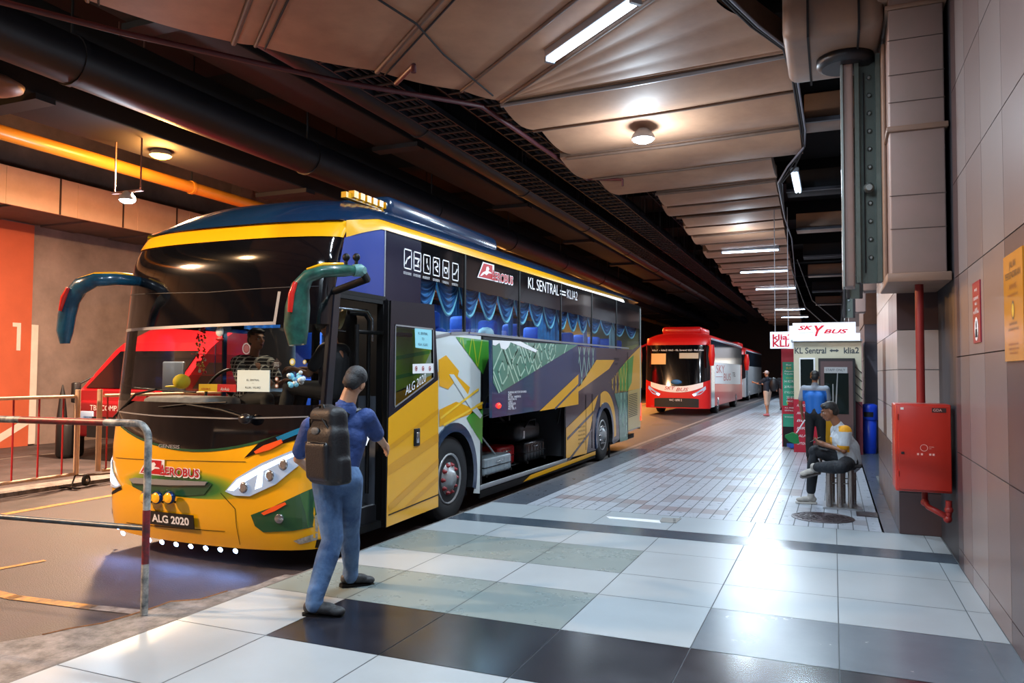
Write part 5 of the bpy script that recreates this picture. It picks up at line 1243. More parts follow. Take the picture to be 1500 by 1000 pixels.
# ================================================================== distant coaches
def coach(name_label, x1_, y0_, L, H, body, upper, roofm, logo, rear=None):
    W = 2.55; x0_ = x1_ - W; xc = (x0_ + x1_) / 2; zb = -.05
    t = thing('coach', name_label, 'bus', (xc, y0_, zb))
    def fy(x, z):
        u = (x - xc) / (W / 2); u = max(-1, min(1, u)); return y0_ + .3 * (1 - max(0, 1 - abs(u) ** 3.2) ** (1 / 2.2)) + max(0, z - .9) * .11 + max(0, z - 2.7) ** 2 * .8
    def fp(mb, zl, zu, m_, a=-1, b=1, nu=24, nv=5, off=0):
        def fn(u, v):
            x = xc + W / 2 * math.sin((a + (b - a) * u) * PI / 2); z = zl(x) + (zu(x) - zl(x)) * v; return (x, fy(x, z) - off, z)
        mb.grid(fn, nu, nv, m_)
    un = lambda x: (x - xc) / (W / 2)
    z1 = lambda x: 1.08 + .26 * un(x) ** 2
    m = MB(); fp(m, lambda x: .22, z1, body); m.box(x0_, x0_ + .02, y0_ + .4, y0_ + L, .22, 2.75, body); 
    m.box(x1_ - .02, x1_, y0_ + 1.55, y0_ + L, .28, 2.05, body); m.box(x1_ - .02, x1_, y0_ + .35, y0_ + .5, .25, 2.9, body); m.build('body', t)
    m = MB(); fp(m, z1, lambda x: 2.72, bblack); m.build('windscreen', t)
    m = MB(); fp(m, lambda x: 2.72, lambda x: 3.0, roofm, off=.01)
    def rf(u, v):
        th = u * 2 - 1; x = xc + W / 2 * math.sin(th * PI / 2); ys = fy(x, 3.0); y = ys + (y0_ + L - ys) * v ** 1.8; d_ = y - ys
        return (x, y, 3.0 + .3 * (1 - math.exp(-d_ / .4)) * max(0, 1 - abs(un(x)) ** 3) ** .7)
    m.grid(rf, 16, 20, roofm); m.bbox(xc - .8, xc + .8, y0_ + 1.2, y0_ + 3.5, 3.2, 3.5, roofm, .1); m.build('roof', t)
    m = MB(); m.box(x1_ - .02, x1_ + .005, y0_ + .5, y0_ + L - .1, 2.05, 2.92, upper); m.box(x1_ - .01, x1_ + .02, y0_ + .6, y0_ + L - .1, 2.93, 3.0, mat('roof_edge_pale', '#c8ccd8', .25, metal=.3)); m.build('side_windows', t)
    m = MB(); m.box(x1_ - .03, x1_ + .01, y0_ + .52, y0_ + 1.45, .25, 2.3, mat('door_silver_glass', '#8796a0', .15, metal=.3)); m.build('door', t)
    for c, s in (((y0_ + 2.4, .42), 1), ((y0_ + 8.8, .42), 1), ((y0_ + 2.4, .42), -1)): wheel(t, (x1_ - .0 if s > 0 else x0_ + .03), c, s, False, .48)
    m = MB()
    for s in (-1, 1):
        pts_ = []
        sg = lambda x: xc + s * x
        m_pts = [(.35, .98 + .1), (.75, 1.28), (1.1, 1.42), (1.12, 1.22), (.8, 1.05), (.45, .98)]
        k = [(sg(a), fy(sg(a), b - .35) - .012, b - .32) for a, b in [(.62, 1.1), (.85, 1.22), (1.12, 1.42), (1.14, 1.3), (.95, 1.1), (.7, 1.02)]]
        m.poly(k, hl2)
        g_ = [(sg(a), fy(sg(a), b - .35) - .02, b - .32) for a, b in [(.64, 1.09), (.78, 1.12), (.74, 1.04), (.68, 1.03)]]; m.poly(g_, mat('coach_lamp_glow', '#e4f0ff', .2, emit=8, ecol='#d6e8ff'))
    m.build('headlights', t)
    return t, xc, W, fy, fp, un, x1_
sgl = mat('coach_side_glass_dark', '#1c2632', .12, coat=.2)
redb = mat('skybus_red', '#c81414', .35, coat=.15)
t, xc, W, fy, fp, un, x1_ = coach('red and white airport coach parked behind the yellow one', -4.45, 30.4, 11.6, 3.2, redb, sgl, redb, 1)
m = MB(); fp(m, lambda x: .84 + .36 * abs(un(x)) ** 2.2, lambda x: 1.08 + .26 * un(x) ** 2, lwhite, -.6, .6, off=.012)
def ctext(mb, s, x, z, h, w_, m_, off=.03, shear=0):
    k = len(mb.v); mb.text(s, (x, 0, z), (1, 0, 0), (0, 0, 1), m_, h=h, w=w_, shear=shear)
    for i in range(k, len(mb.v)): a = mb.v[i]; mb.v[i] = (a[0], fy(a[0], a[2]) - off, a[2])
ctext(m, 'SKY', xc - .46, .95, .13, .42, lred, shear=.3); ctext(m, 'BUS', xc + .0, .9, .13, .48, lred, shear=.3); m.build('bonnet_lettering', t)
m = MB(); fp(m, lambda x: .26, lambda x: .62 - .3 * abs(un(x)) ** 6, tk, -.48, .48, off=.014)
ctext(m, 'WC 1090 S', xc - .27, .5, .08, .5, lwhite, .04); m.build('grille', t)
m = MB(); 
for s_, x, w_ in (('klia1 - klia2', xc - 1.0, .62), ('klia2 - KL Sentral', xc - .33, .72), ('klia2 - Shah Alam', xc + .44, .6)): ctext(m, s_, x, 2.48, .07, w_, lwhite, .02)
m.build('destination_lettering', t)
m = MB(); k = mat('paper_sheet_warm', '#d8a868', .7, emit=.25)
fp(m, lambda x: 1.95, lambda x: 2.38, k, -.6, -.22, off=.012); fp(m, lambda x: 2.18, lambda x: 2.4, mat('paper_sheet', '#b8b09a', .7), .05, .46, off=.012)
m.build('windscreen_papers', t)
m = MB(); m.ball((xc + .0, fy(xc, 1.25) - .02, 1.25), (.22, .05, .1), mat('dash_cloth_blue', '#2c6aa0', .6), 10); m.build('dashboard_cloth', t)
m = MB()
m.poly([(x1_ + .008, 31.9, 1.18), (x1_ + .008, 41.2, 1.05), (x1_ + .008, 41.2, 2.05), (x1_ + .008, 31.9, 2.05)], lwhite)
m.text('SKY', (x1_ + .014, 32.3, 1.62), (0, 1, 0), (0, 0, 1), lred, h=.34, w=2.6); m.text('BUS', (x1_ + .014, 34.6, 1.28), (0, 1, 0), (0, 0, 1), lred, h=.32, w=2.5)
m.text('TEL', (x1_ + .014, 37.8, 1.45), (0, 1, 0), (0, 0, 1), rub, h=.2, w=1.2); m.box(x1_ + .01, x1_ + .013, 32.2, 34.2, 1.45, 1.47, lred); m.build('side_lettering', t)
for s, x in ((1, x1_ + .12), (-1, x1_ - 2.72)):
    m = MB(); m.tube([(x, 30.3, 2.7), (x + .0, 30.25, 2.3), (x, 30.3, 1.9)], [.09, .13, .08], redb, 12); m.tube([(x, 30.3, 2.6), (x - s * .2, 30.7, 2.75)], .04, redb, 8); m.build('wing_mirror', t)
m = MB(); m.box(x1_ - 2.3, x1_ - .3, 30.45, 30.5, .24, .3, redb); m.build('lower_lip', t)
silb = mat('coach_silver', '#a9abb0', .3, coat=.4)
t, xc, W, fy, fp, un, x1_ = coach('silver and red coach farthest back in the row', -4.75, 46.5, 11, 3.2, silb, sgl, redb, 1)
m = MB(); ctext(m, 'CHIEF', xc + .3, 2.4, .12, .7, lwhite); ctext(m, 'WORLD', xc + .2, 1.35, .14, .8, lwhite); ctext(m, 'TOUR', xc + .3, .85, .14, .6, rub); m.build('lettering', t)
m = MB(); fp(m, lambda x: 1.0 + .1 * un(x), lambda x: 1.12 + .2 * un(x) ** 2, redb, -.9, .4, off=.015); m.build('red_stripe', t)
x = x1_ + .12
m = MB(); m.tube([(x, 46.3, 2.7), (x, 46.2, 2.3), (x, 46.3, 1.8)], [.1, .16, .1], redb, 12); m.build('wing_mirror', t)
# ================================================================== booth and signs
YB = 16.8
cream = mat('booth_cream', '#c9c0a6', .5, noise=.06); lbox = mat('lightbox_white', '#dfe8f2', .4, emit=.55, ecol='#dfeaff'); greyt = mat('letter_grey', '#3a4046', .5); redp = mat('panel_red', '#b51c33', .4, noise=.05); brown = mat('door_brown', '#5c4646', .45, noise=.08)
redsig = mat('sign_letter_red', '#c8142c', .4, emit=.2)
B_ = lambda px, py, Y=YB: onY(px, py, Y)
t = thing('ticket_booth', 'cream ticket booth with a brown glazed door at the platform side', 'booth', (-.1, YB, 0))
m = MB(); m.box(-.75, .52, YB, YB + 2.2, 0, 2.27, cream); m.box(-.76, -.2, YB - .012, YB, 0.0, 1.08, redp); m.box(.36, .53, YB - .012, YB, 0, 1.05, mat('panel_maroon', '#6e1f2c', .5)); m.build('booth_wall', t)
m = MB(); m.text('KL Sentral', (-.73, YB - .004, 2.02), (1, 0, 0), (0, 0, 1), greyt, h=.12, w=.6, bold=.02); m.text('klia2', (.2, YB - .004, 2.02), (1, 0, 0), (0, 0, 1), greyt, h=.12, w=.28, bold=.02)
m.poly([(-.07, YB - .004, 2.075), (-.02, YB - .004, 2.11), (-.02, YB - .004, 2.09), (.06, YB - .004, 2.09), (.06, YB - .004, 2.11), (.11, YB - .004, 2.075), (.06, YB - .004, 2.04), (.06, YB - .004, 2.06), (-.02, YB - .004, 2.06), (-.02, YB - .004, 2.04)], greyt)
for k, s in enumerate(('AIRPORT', 'ARRIVAL', 'BUS', 'MRT', 'JALAN', 'UPTOWN')): m.text(s, (-.70, YB - .016, .93 - k * .155), (1, 0, 0), (0, 0, 1), lwhite, h=.05, w=.24, shear=.2)
m.build('booth_lettering', t)
m = MB(); m.box(-.64, -.34, YB - .03, YB - .002, 1.08, 1.93, lwhite); m.box(-.62, -.37, YB - .035, YB - .03, 1.11, 1.9, mat('booth_window_dark', '#0f1c1c', .06)); m.build('booth_window', t)
m = MB(); m.box(-.28, .4, YB - .03, YB - .002, 0, 1.92, mat('door_frame_dark', '#2b2526', .5)); m.box(-.24, .36, YB - .045, YB - .03, .02, 1.86, brown); m.box(-.17, .28, YB - .05, YB - .045, .8, 1.62, mat('booth_window_dark', '#0f1c1c', .06)); m.box(-.17, .26, YB - .055, YB - .045, 1.62, 1.74, mat('notice_grey', '#a5a5a5', .5))
m.text('STAFF ONLY', (-.14, YB - .057, 1.66), (1, 0, 0), (0, 0, 1), greyt, h=.05, w=.36)
m.quad((.02, YB - .052, .82), (.05, YB - .052, .82), (.09, YB - .052, 1.7), (.075, YB - .052, 1.7), silver); m.quad((-.02, YB - .052, .85), (.0, YB - .052, .85), (0, YB - .052, 1.4), (-.02, YB - .052, 1.4), silver)
m.build('booth_door', t)
m = MB(); m.box(.36, .4, YB - .2, YB - .05, 0, 1.9, tk)
for k in range(5): m.tube([(.4, YB - .02, 1.75 - .17 * k), (.53, YB - .02, 1.62 - .17 * k)], .008, tk, 5)
m.build('window_grille', t)
m = MB(); m.box(-.8, .54, YB - .06, YB + 2.2, 2.26, 2.3, silver); m.build('booth_roof', t)
t = thing('lightbox_sign', 'white lightbox with slanted red lettering on the ticket booth roof', 'sign', (-.1, YB, 2.3))
m = MB(); m.box(-.76, .42, YB - .1, YB + .05, 2.3, 2.64, lbox); m.box(-.76, .5, YB - .1, YB + .05, 2.27, 2.42, lbox); m.build('sign_box', t)
m = MB(); yy = YB - .105; m.text('SK', (-.66, yy, 2.5), (1, 0, 0), (0, 0, 1), redsig, h=.085, w=.3, shear=.35, bold=.03); m.text('Y', (-.35, yy, 2.37), (1, 0, 0), (0, 0, 1), redsig, h=.215, w=.2, shear=.35, bold=.03); m.text('BUS', (-.18, yy, 2.42), (1, 0, 0), (0, 0, 1), redsig, h=.085, w=.46, shear=.35, bold=.03); m.box(-.64, -.36, yy, yy + .004, 2.44, 2.445, greyt); m.build('sign_lettering', t)
t = thing('hanging_sign', 'small white hanging sign with red lettering left of the booth', 'sign', (-1, YB + .6, 2.2))
a, b = B_(1128, 486, 17.4), B_(1162, 510, 17.4)
m = MB(); m.box(a.x, b.x, 17.4, 17.5, b.z, a.z, lbox); m.box(-.86, -.76, 17.3, 17.4, 2.15, 2.62, lbox); m.build('sign_box', t)
m = MB(); m.text('klia2', (a.x + .05, 17.393, a.z - .17), (1, 0, 0), (0, 0, 1), redsig, h=.12, w=.42, bold=.03); m.text('KLIA', (a.x + .05, 17.393, b.z + .04), (1, 0, 0), (0, 0, 1), redsig, h=.14, w=.46, bold=.03); m.build('sign_lettering', t)
m = MB(); m.cyl((a.x + .1, 17.45, a.z), (a.x + .1, 17.45, 5.2), .01, tubeh, 6); m.cyl((b.x - .1, 17.45, a.z), (b.x - .1, 17.45, 5.2), .01, tubeh, 6); m.build('sign_hanger', t)
t = thing('fare_board', 'tall green and red bus fare board standing left of the booth', 'sign', (-.95, 17.8, 0))
a, b = B_(1146, 520, 17.9), B_(1166, 625, 17.9); grn = mat('board_green', '#2f9a7c', .4)
m = MB(); m.box(a.x, -.75, 17.9, 17.98, b.z, 2.15, grn); m.box(a.x, -.75, 17.895, 17.9, 1.86, 2.15, redp); m.box(a.x, -.75, 17.893, 17.9, .72, .9, redp); m.bbox(a.x + .1, -.75, 17.88, 17.895, .9, 1.08, redp, .01); m.box(a.x - .02, a.x, 17.88, 17.98, 0, 2.15, redp); m.box(a.x, -.75, 17.9, 17.98, 0, b.z, dk); m.build('board_panel', t)
ym = mat('letter_yellow', '#d9c832', .5)
m = MB(); rows_ = [('Bas', 1.78, .035, lwhite), ('BUS', 1.7, .05, ym), ('Airport', 1.64, .035, lwhite), ('Transfer', 1.585, .03, lwhite), ('KLIA', 1.5, .02, ym), ('14 KLIA', 1.41, .05, lwhite), ('20 PUDU', 1.29, .05, lwhite), ('17 KLCC', 1.17, .05, lwhite), ('22 BTS', 1.04 + .02, .05, lwhite), ('PRICE', .985, .03, lwhite), ('5', .93, .06, ym), ('ALL PASS', .84, .03, lwhite), ('SENTRAL', .78, .03, lwhite), ('24 HOURS', .64, .03, lwhite)]
for s, z, h_, mm in rows_: m.text(s, (a.x + (.04 if len(s) > 6 else .08), 17.872, z), (1, 0, 0), (0, 0, 1), mm, h=h_, w=min(.19, .035 * len(s)))
m.build('board_lettering', t)
# bin
bb = mat('bin_blue', '#1440c8', .35); t = thing('litter_bin', 'bright blue swing top litter bin beside the grey tiled pillar', 'bin', (.67, 17.3, 0))
c = onZ(1274, 662, 0); cx_, cy_ = .665, 17.2
m = MB(); m.lathe((cx_, cy_, 0), [(.115, 0), (.125, .02), (.14, .66), (.13, .67)], bb, 24)
for k in range(3): m.lathe((cx_, cy_, .1 + k * .015), [(.13, 0), (.133, .005), (.13, .01)], bb, 24)
m.build('bin_body', t)
m = MB(); m.lathe((cx_, cy_, .67), [(.15, 0), (.16, .02), (.155, .24), (.15, .3), (.1, .33), (.02, .335)], bb, 24); m.build('bin_lid', t)
m = MB(); m.add([(cx_ + .16 * math.sin(a), cy_ - .161 * math.cos(a), z) for z in (.74, .84) for a in [-.75 + 1.2 * i / 8 for i in range(9)]], [(i, i + 1, i + 10, i + 9) for i in range(8)], tk); m.build('bin_opening', t)
# steel tube seat
st = mat('stainless', '#b3aca6', .2, metal=.95)
t = thing('steel_tube_seat', 'low bench of upright polished steel tubes under the seated man', 'bench', (.1, 10.0, 0))
for k, x in enumerate((-.06, .06, .18)):
    for j, y in enumerate((9.98, 10.3)):
        m = MB(); m.cyl((x + .03 * j, y, .02), (x + .03 * j, y, .47), .036, st, 16); m.ball((x + .03 * j, y, .48), .037, st, 12); m.build('upright_tube', t)
m = MB(); m.box(-.13, .3, 9.9, 10.4, 0, .018, silver); m.build('base_plate', t)
m = MB(); m.cyl((-.1, 9.98, .3), (.22, 9.98, .3), .008, st, 6); m.cyl((-.1, 10.3, .32), (.25, 10.3, .32), .008, st, 6); m.build('cross_rod', t)
m = MB(); m.bbox(-.14, .3, 9.9, 10.4, .5, .53, tk, .012); m.build('seat_pad', t)
# floor covers
mh = mat('manhole_iron', '#4b4044', .4, metal=.5, noise=.3, nscale=20)
c = onZ(1205, 758, 0); m = MB(); m.lathe((c.x, c.y, 0), [(.33, 0), (.33, .006), (.31, .008), (.305, .004), (.02, .004)], mh, 36, smooth=False)
for r_ in (.07, .13, .19, .25):
    m.ring([[(c.x + (r_ + d_) * math.cos(a), c.y + (r_ + d_) * math.sin(a), z) for d_, z in ((-.008, .004), (-.006, .009), (.006, .009), (.008, .004))] for a in [2 * PI * i / 30 for i in range(31)]], mh, closed=False, caps=False, smooth=False)
for k in range(16): a = 2 * PI * k / 16; m.tube([(c.x + .05 * math.cos(a), c.y + .05 * math.sin(a), .006), (c.x + .29 * math.cos(a), c.y + .29 * math.sin(a), .006)], .004, mh, 4)
tag(m.build('manhole_cover'), 'round cast iron manhole cover in the paving before the seated man', 'manhole cover')
a = onZ(1254, 751, 0); b = onZ(1287, 758, 0); m = MB(); m.bbox(a.x, b.x, b.y, a.y + .1, -.002, .006, mh, .002); tag(m.build('drain_cover'), 'small rectangular iron cover right of the manhole', 'drain cover')
p = [onZ(*q, .003) for q in ((887, 756), (966, 762), (968, 766), (893, 759))]; m = MB(); m.prism([(v.x, v.y, .001) for v in p], (0, 0, .004), lwhite); tag(m.build('threshold_strip'), 'white metal strip on the tiles where the paving begins', 'metal strip')
p = [onZ(*q, .003) for q in ((970, 758), (998, 759), (990, 766), (966, 764))]; m = MB(); m.prism([(v.x, v.y, .001) for v in p], (0, 0, .004), mat('plate_dull', '#7c7a76', .5))
for k in range(3): c = onZ(988, 760 + k * 2.2, .006); m.ball(c, (.018, .012, .003), tk, 8)
tag(m.build('floor_box_cover'), 'small dull plate with three slots beside the white strip', 'cover plate')
# cleaning things
gb = mat('broom_green', '#0f7a3c', .6, bump=.4, bscale=80); bd = mat('dustpan_blue', '#1a4fae', .4); pole = mat('pole_pale', '#b9bcc4', .4)
t = thing('broom', 'green bristle broom held out to the left by the cleaner', 'broom', onY(1165, 640, 14.6))
a, b = onY(1179, 615, 14.7), onY(1165, 637, 14.5)
m = MB(); m.cyl(a, b, .012, pole, 8); m.build('pole', t)
P_ = [onY(*q, 14.5) for q in ((1161, 633), (1169, 636), (1171, 649), (1164, 649.5), (1156, 646), (1150, 640), (1150, 637))]
m = MB(); m.prism([p_ + V((0, -.04, 0)) for p_ in P_], (0, .08, 0), gb); m.build('bristle_head', t)
m = MB(); m.ball(onY(1166, 636, 14.5), (.05, .04, .03), mat('broom_socket', '#7a2a2a', .5), 8); m.build('socket', t)
t = thing('dustpan', 'long handled blue dustpan on the paving beside the cleaner', 'dustpan', onZ(1172, 657, 0))
a = onZ(1180, 657, 0.02); m = MB(); m.prism([a, a + V((-.03, .3, 0)), a + V((-.38, .12, 0.02)), a + V((-.3, .0, 0))], (0, 0, .07), bd); m.build('pan', t)
m = MB(); m.cyl(a + V((-.03, .15, .06)), onY(1180, 610, a.y + .1), .01, pole, 8); m.build('handle', t)
yl = mat('caution_yellow', '#d89a10', .45)
t = thing('yellow_cart', 'yellow cleaning cart bag standing behind the cleaner', 'cleaning cart', (-.2, 15.6, 0))
a, b = onY(1207, 608, 15.8), onY(1222, 662, 15.8); m = MB(); m.bbox(a.x - .12, b.x, 15.8, 16.2, .25, a.z, yl, .04, seg=3); m.build('bag', t); m = MB(); m.bbox(a.x - .2, b.x + .02, 15.75, 16.3, .1, .25, tk, .02)
for x in (a.x - .12, b.x - .05): m.cyl((x, 15.8, .05), (x + .03, 15.8, .05), .05, rub, 12)
m.build('base', t)
# ================================================================== people
def organic(parts, vox, smooth, m, name, par, mfn=None):
    """closed shapes fused to one continuous skin by a voxel remesh"""
    mb = MB()
    for p in parts:
        if p[0] == 'c':      # tapered capsule chain
            _, pts, rs, *fl_ = p; fl_ = fl_[0] if fl_ else 1.0
            pts = [V(q) for q in pts]
            up_ = p[4] if len(p) > 4 else None
            mb.tube(pts, rs, m, 14, flat=fl_, upv=up_)
            if fl_ == 1.0:
                for q, r in zip(pts, rs): mb.ball(q, r, m, 12)
            else:
                mb.ball(pts[0], rs[0] * .95, m, 12) if fl_ < 1.2 else None
        else:
            _, c, r, *M_ = p
            if p[0] == 'b': mb.bbox(-r[0], r[0], -r[1], r[1], -r[2], r[2], m, min(r) * .8, Matrix.Translation(V(c)) @ (M_[0].to_4x4() if M_ else Matrix()), 4)
            else: mb.ball(c, r, m, 18, M_[0] if M_ else None)
    o = mb.build(name, par)
    md = o.modifiers.new('r', 'REMESH'); md.mode = 'VOXEL'; md.voxel_size = vox; md.use_smooth_shade = True
    if smooth:
        s_ = o.modifiers.new('s', 'SMOOTH'); s_.factor = .5; s_.iterations = smooth
    dg = bpy.context.evaluated_depsgraph_get(); me = bpy.data.meshes.new_from_object(o.evaluated_get(dg)); o.modifiers.clear(); old = o.data; o.data = me; bpy.data.meshes.remove(old)
    me.materials.clear(); me.materials.append(m)
    if mfn:
        ms = mfn[0]
        for x in ms[1:]: me.materials.append(x)
        for p in me.polygons: p.material_index = mfn[1](V(p.center))
    for p in me.polygons: p.use_smooth = True
    return o
skin_a = mat('skin_fair', '#b98a6c', .5, noise=.1, nscale=20); skin_b = mat('skin_brown', '#8a5a40', .5, noise=.12, nscale=20); skin_c = mat('skin_tan', '#9c6b50', .5)
hairm = mat('hair_black', '#0e0d0f', .5, bump=.5, bscale=150); hairg = mat('hair_greying', '#2b2c30', .55, noise=.5, nscale=70, col2='#0e0d0f', bump=.5, bscale=200)
def frame(f, up=V((0, 0, 1))):
    f = V(f).normalized(); x = f.cross(up).normalized(); u = x.cross(f); return x, f, u   # right, forward, up
def head_parts(c, f, s=1.0, up=V((0, 0, 1))):
    """head about .24 tall centred at c facing f"""
    x, f, u = frame(f, up); c = V(c)
    M = Matrix((x, f, u)).transposed()
    P = lambda a, b, d: c + x * a * s + f * b * s + u * d * s
    return [('e', P(0, -.012, .035), (.074 * s, .092 * s, .082 * s), M), ('e', P(0, .018, -.02), (.062 * s, .074 * s, .085 * s), M), ('e', P(0, .045, -.075), (.042 * s, .04 * s, .034 * s), M),
            ('e', P(0, .098, -.018), (.013 * s, .02 * s, .02 * s), M), ('c', [P(0, .088, .022), P(0, .104, -.016)], [.009 * s, .013 * s]), ('e', P(0, .083, .035), (.05 * s, .014 * s, .009 * s), M),
            ('e', P(0, .088, -.055), (.024 * s, .012 * s, .009 * s), M), ('e', P(.036, .068, -.012), (.02 * s, .018 * s, .018 * s), M), ('e', P(-.036, .068, -.012), (.02 * s, .018 * s, .018 * s), M),
            ('e', P(.076, -.008, -.004), (.012 * s, .022 * s, .034 * s), M), ('e', P(-.076, -.008, -.004), (.012 * s, .022 * s, .034 * s), M)]
def face_bits(par, c, f, s=1.0, up=V((0, 0, 1)), lip='#7a3f38'):
    x, f, u = frame(f, up); c = V(c); M = Matrix((x, f, u)).transposed(); P = lambda a, b, d: c + x * a * s + f * b * s + u * d * s
    m = MB()
    for k in (-1, 1):
        m.ball(P(k * .03, .079, .008), (.013 * s, .009 * s, .007 * s), mat('eye_white', '#c9c4be', .3), 10, M); m.ball(P(k * .03, .086, .008), (.006 * s, .004 * s, .006 * s), mat('iris_dark', '#120c0a', .2), 8, M)
    m.build('eyes', par)
    m = MB()
    for k in (-1, 1): m.tube([P(k * .014, .092, .03), P(k * .032, .09, .036), P(k * .05, .078, .03)], [.004 * s, .005 * s, .003 * s], hairm, 6)
    m.build('eyebrows', par)
    m = MB(); m.ball(P(0, .094, -.052), (.022 * s, .008 * s, .005 * s), mat('lip', lip, .5), 10, M); m.ball(P(0, .093, -.06), (.018 * s, .008 * s, .005 * s), mat('lip', lip, .5), 10, M); m.build('lips', par)
def hair(par, c, f, m_, s=1.0, up=V((0, 0, 1)), low=-.02, puff=1.0, short=False):
    x, f, u = frame(f, up); c = V(c); M = Matrix((x, f, u)).transposed()
    def P(a, b, d): return c + x * a * s + f * b * s + u * d * s
    parts = [('e', P(0, -.018, .046), (.081 * s * puff, .094 * s * puff, .083 * s * puff), M), ('e', P(0, -.055, .0), (.068 * s, .06 * s, .07 * s), M)]
    if not short: parts += [('e', P(.01, .03, .092), (.06 * s, .05 * s, .03 * s), M), ('e', P(-.015, .046, .084), (.05 * s, .034 * s, .022 * s), M)]
    o = organic(parts, .006, 2, m_, 'hair', par)
    # keep only the scalp side: cut away the face region
    bm = bmesh.new(); bm.from_mesh(o.data); dl = []
    for fc in bm.faces:
        d_ = fc.calc_center_median() - c; a, b, e = d_.dot(x) / s, d_.dot(f) / s, d_.dot(u) / s
        if (b > -.005 and e < .045 + .2 * max(0, abs(a) - .06)) or (b > .045 and e < .062) or e < -.062: dl.append(fc)
    bmesh.ops.delete(bm, geom=dl, context='FACES'); bm.to_mesh(o.data); bm.free()
    sm = o.modifiers.new('thick', 'SOLIDIFY'); sm.thickness = .006; sm.offset = -1
    return o
def hand_parts(w_, d, pn, s=1.0, curl=.5, thumb=1):
    """wrist w_, pointing d, palm normal pn; five separate fingers"""
    d = V(d).normalized(); pn = V(pn).normalized(); sd = d.cross(pn).normalized() * thumb; w_ = V(w_); L = [.068, .078, .072, .056]
    P = [('c', [w_, w_ + d * .04 * s, w_ + d * .085 * s], [.024 * s, .03 * s, .027 * s], 1.0), ('c', [w_ + d * .05 * s + sd * .02 * s, w_ + d * .088 * s + sd * .03 * s], [.017 * s, .012 * s]), ('c', [w_ + d * .05 * s - sd * .02 * s, w_ + d * .082 * s - sd * .028 * s], [.017 * s, .011 * s])]
    for k in range(4):
        b = w_ + d * (.088 - .003 * abs(k - 1)) * s + sd * (.03 - .02 * k) * s; l = L[k] * s; c1 = curl * .7; c2 = curl * 1.5
        p1 = b + (d * math.cos(c1) + pn * math.sin(c1)) * l * .5; p2 = p1 + (d * math.cos(c2) + pn * math.sin(c2)) * l * .3; p3 = p2 + (d * math.cos(c2 * 1.3) + pn * math.sin(c2 * 1.3)) * l * .25
        P.append(('c', [b, p1, p2, p3], [.0095 * s, .0085 * s, .008 * s, .007 * s]))
    b = w_ + d * .025 * s + sd * .025 * s; p1 = b + (sd * .75 + d * .6 + pn * .3).normalized() * .035 * s; p2 = p1 + (sd * .3 + d * .9 + pn * .5).normalized() * .03 * s
    P.append(('c', [b, p1, p2], [.013 * s, .011 * s, .009 * s])); return P
def leg_parts(h, k, a, rs=(.088, .058, .04), flat=1.0):
    h, k, a = V(h), V(k), V(a); r0, r1, r2 = rs
    return [('c', [h, h.lerp(k, .45), k, k.lerp(a, .3), a], [r0, (r0 + r1) / 2 * 1.04, r1, (r1 * 1.02), r2])]
def shoe(par, a, toe, m_, sole, s=1.0, name='shoe', up=V((0, 0, 1)), stripes=None):
    """a: ankle point, toe: direction"""
    x, f, u = frame(toe, up); a = V(a); M = Matrix((x, f, u)).transposed(); P = lambda i, j, k: a + x * i * s + f * j * s + u * k * s
    o = organic([('e', P(0, .0, -.035), (.04 * s, .055 * s, .045 * s), M), ('e', P(0, .06, -.05), (.043 * s, .08 * s, .036 * s), M), ('e', P(0, .13, -.06), (.044 * s, .055 * s, .028 * s), M), ('e', P(0, -.03, -.05), (.036 * s, .04 * s, .04 * s), M), ('c', [P(0, 0, .01), P(0, .0, -.03)], [.043 * s, .045 * s])], .006, 2, m_, name, par)
    m = MB()
    outl = [(.0, -.075), (.03, -.06), (.036, 0), (.042, .06), (.048, .12), (.035, .17), (0, .19), (-.035, .17), (-.046, .12), (-.038, .06), (-.036, 0), (-.03, -.06)]
    m.prism([P(i, j, -.085) for i, j in outl], u * (-.022 * s), sole); m.build('sole', o)
    m = MB()
    for k in range(4): m.tube([P(-.035, .03 + k * .025, -.035 - .006 * k), P(0, .035 + k * .025, -.012 - .008 * k), P(.035, .03 + k * .025, -.035 - .006 * k)], .004, stripes or lwhite, 5)
    m.build('laces', o); return o
denim = mat('denim_blue', '#6485ae', .85, noise=.4, nscale=4, col2='#34527e', bump=.9, bscale=9, bdist=.03)
shirtb = mat('shirt_navy_blue', '#2a4480', .75, noise=.25, nscale=5, bump=.9, bscale=9, bdist=.03)
# ---- walking man with backpack
J = lambda px, py, Y: onY(px, py, Y)
hd = J(519, 561, 4.58); nk = J(506, 592, 4.54); fwd = V((.45, .85, 0)).normalized()
t = thing('person', 'man in a blue shirt and jeans with a black backpack walking to the coach door', 'person', (-3.2, 4.45, 0))
headf = V((-.28, .9, -.35)).normalized(); hup = V((.28, .2, 1)).normalized()
shL, shR = J(452, 625, 4.45), J(540, 612, 4.62); ch = J(497, 632, 4.55); wa = J(495, 680, 4.52)
elR, wrR = J(551, 636, 4.75), J(562, 650, 4.93); elL, wrL = J(437, 672, 4.5), J(455, 690, 4.72)
hipN, hipF = J(478, 705, 4.42), J(511, 703, 4.5); knN, anN = J(487, 790, 4.4), J(462, 872, 4.2); knF, anF = J(512, 780, 4.72), J(514, 843, 4.86)
anN.z = .105; anF.z = .11
P = head_parts(hd, headf, .95, hup) + [('c', [nk + V((0, 0, -.03)), nk.lerp(hd, .6)], [.062, .055]), ('c', [shL.lerp(shR, .5) + V((0, 0, -.06)), wa], [.1, .09]), ('c', [shL.lerp(shR, .12), shL.lerp(shR, .88)], [.05, .05]),
    ('c', [shR, elR, wrR], [.045, .036, .026]), ('c', [shL, elL, wrL], [.045, .036, .026])]
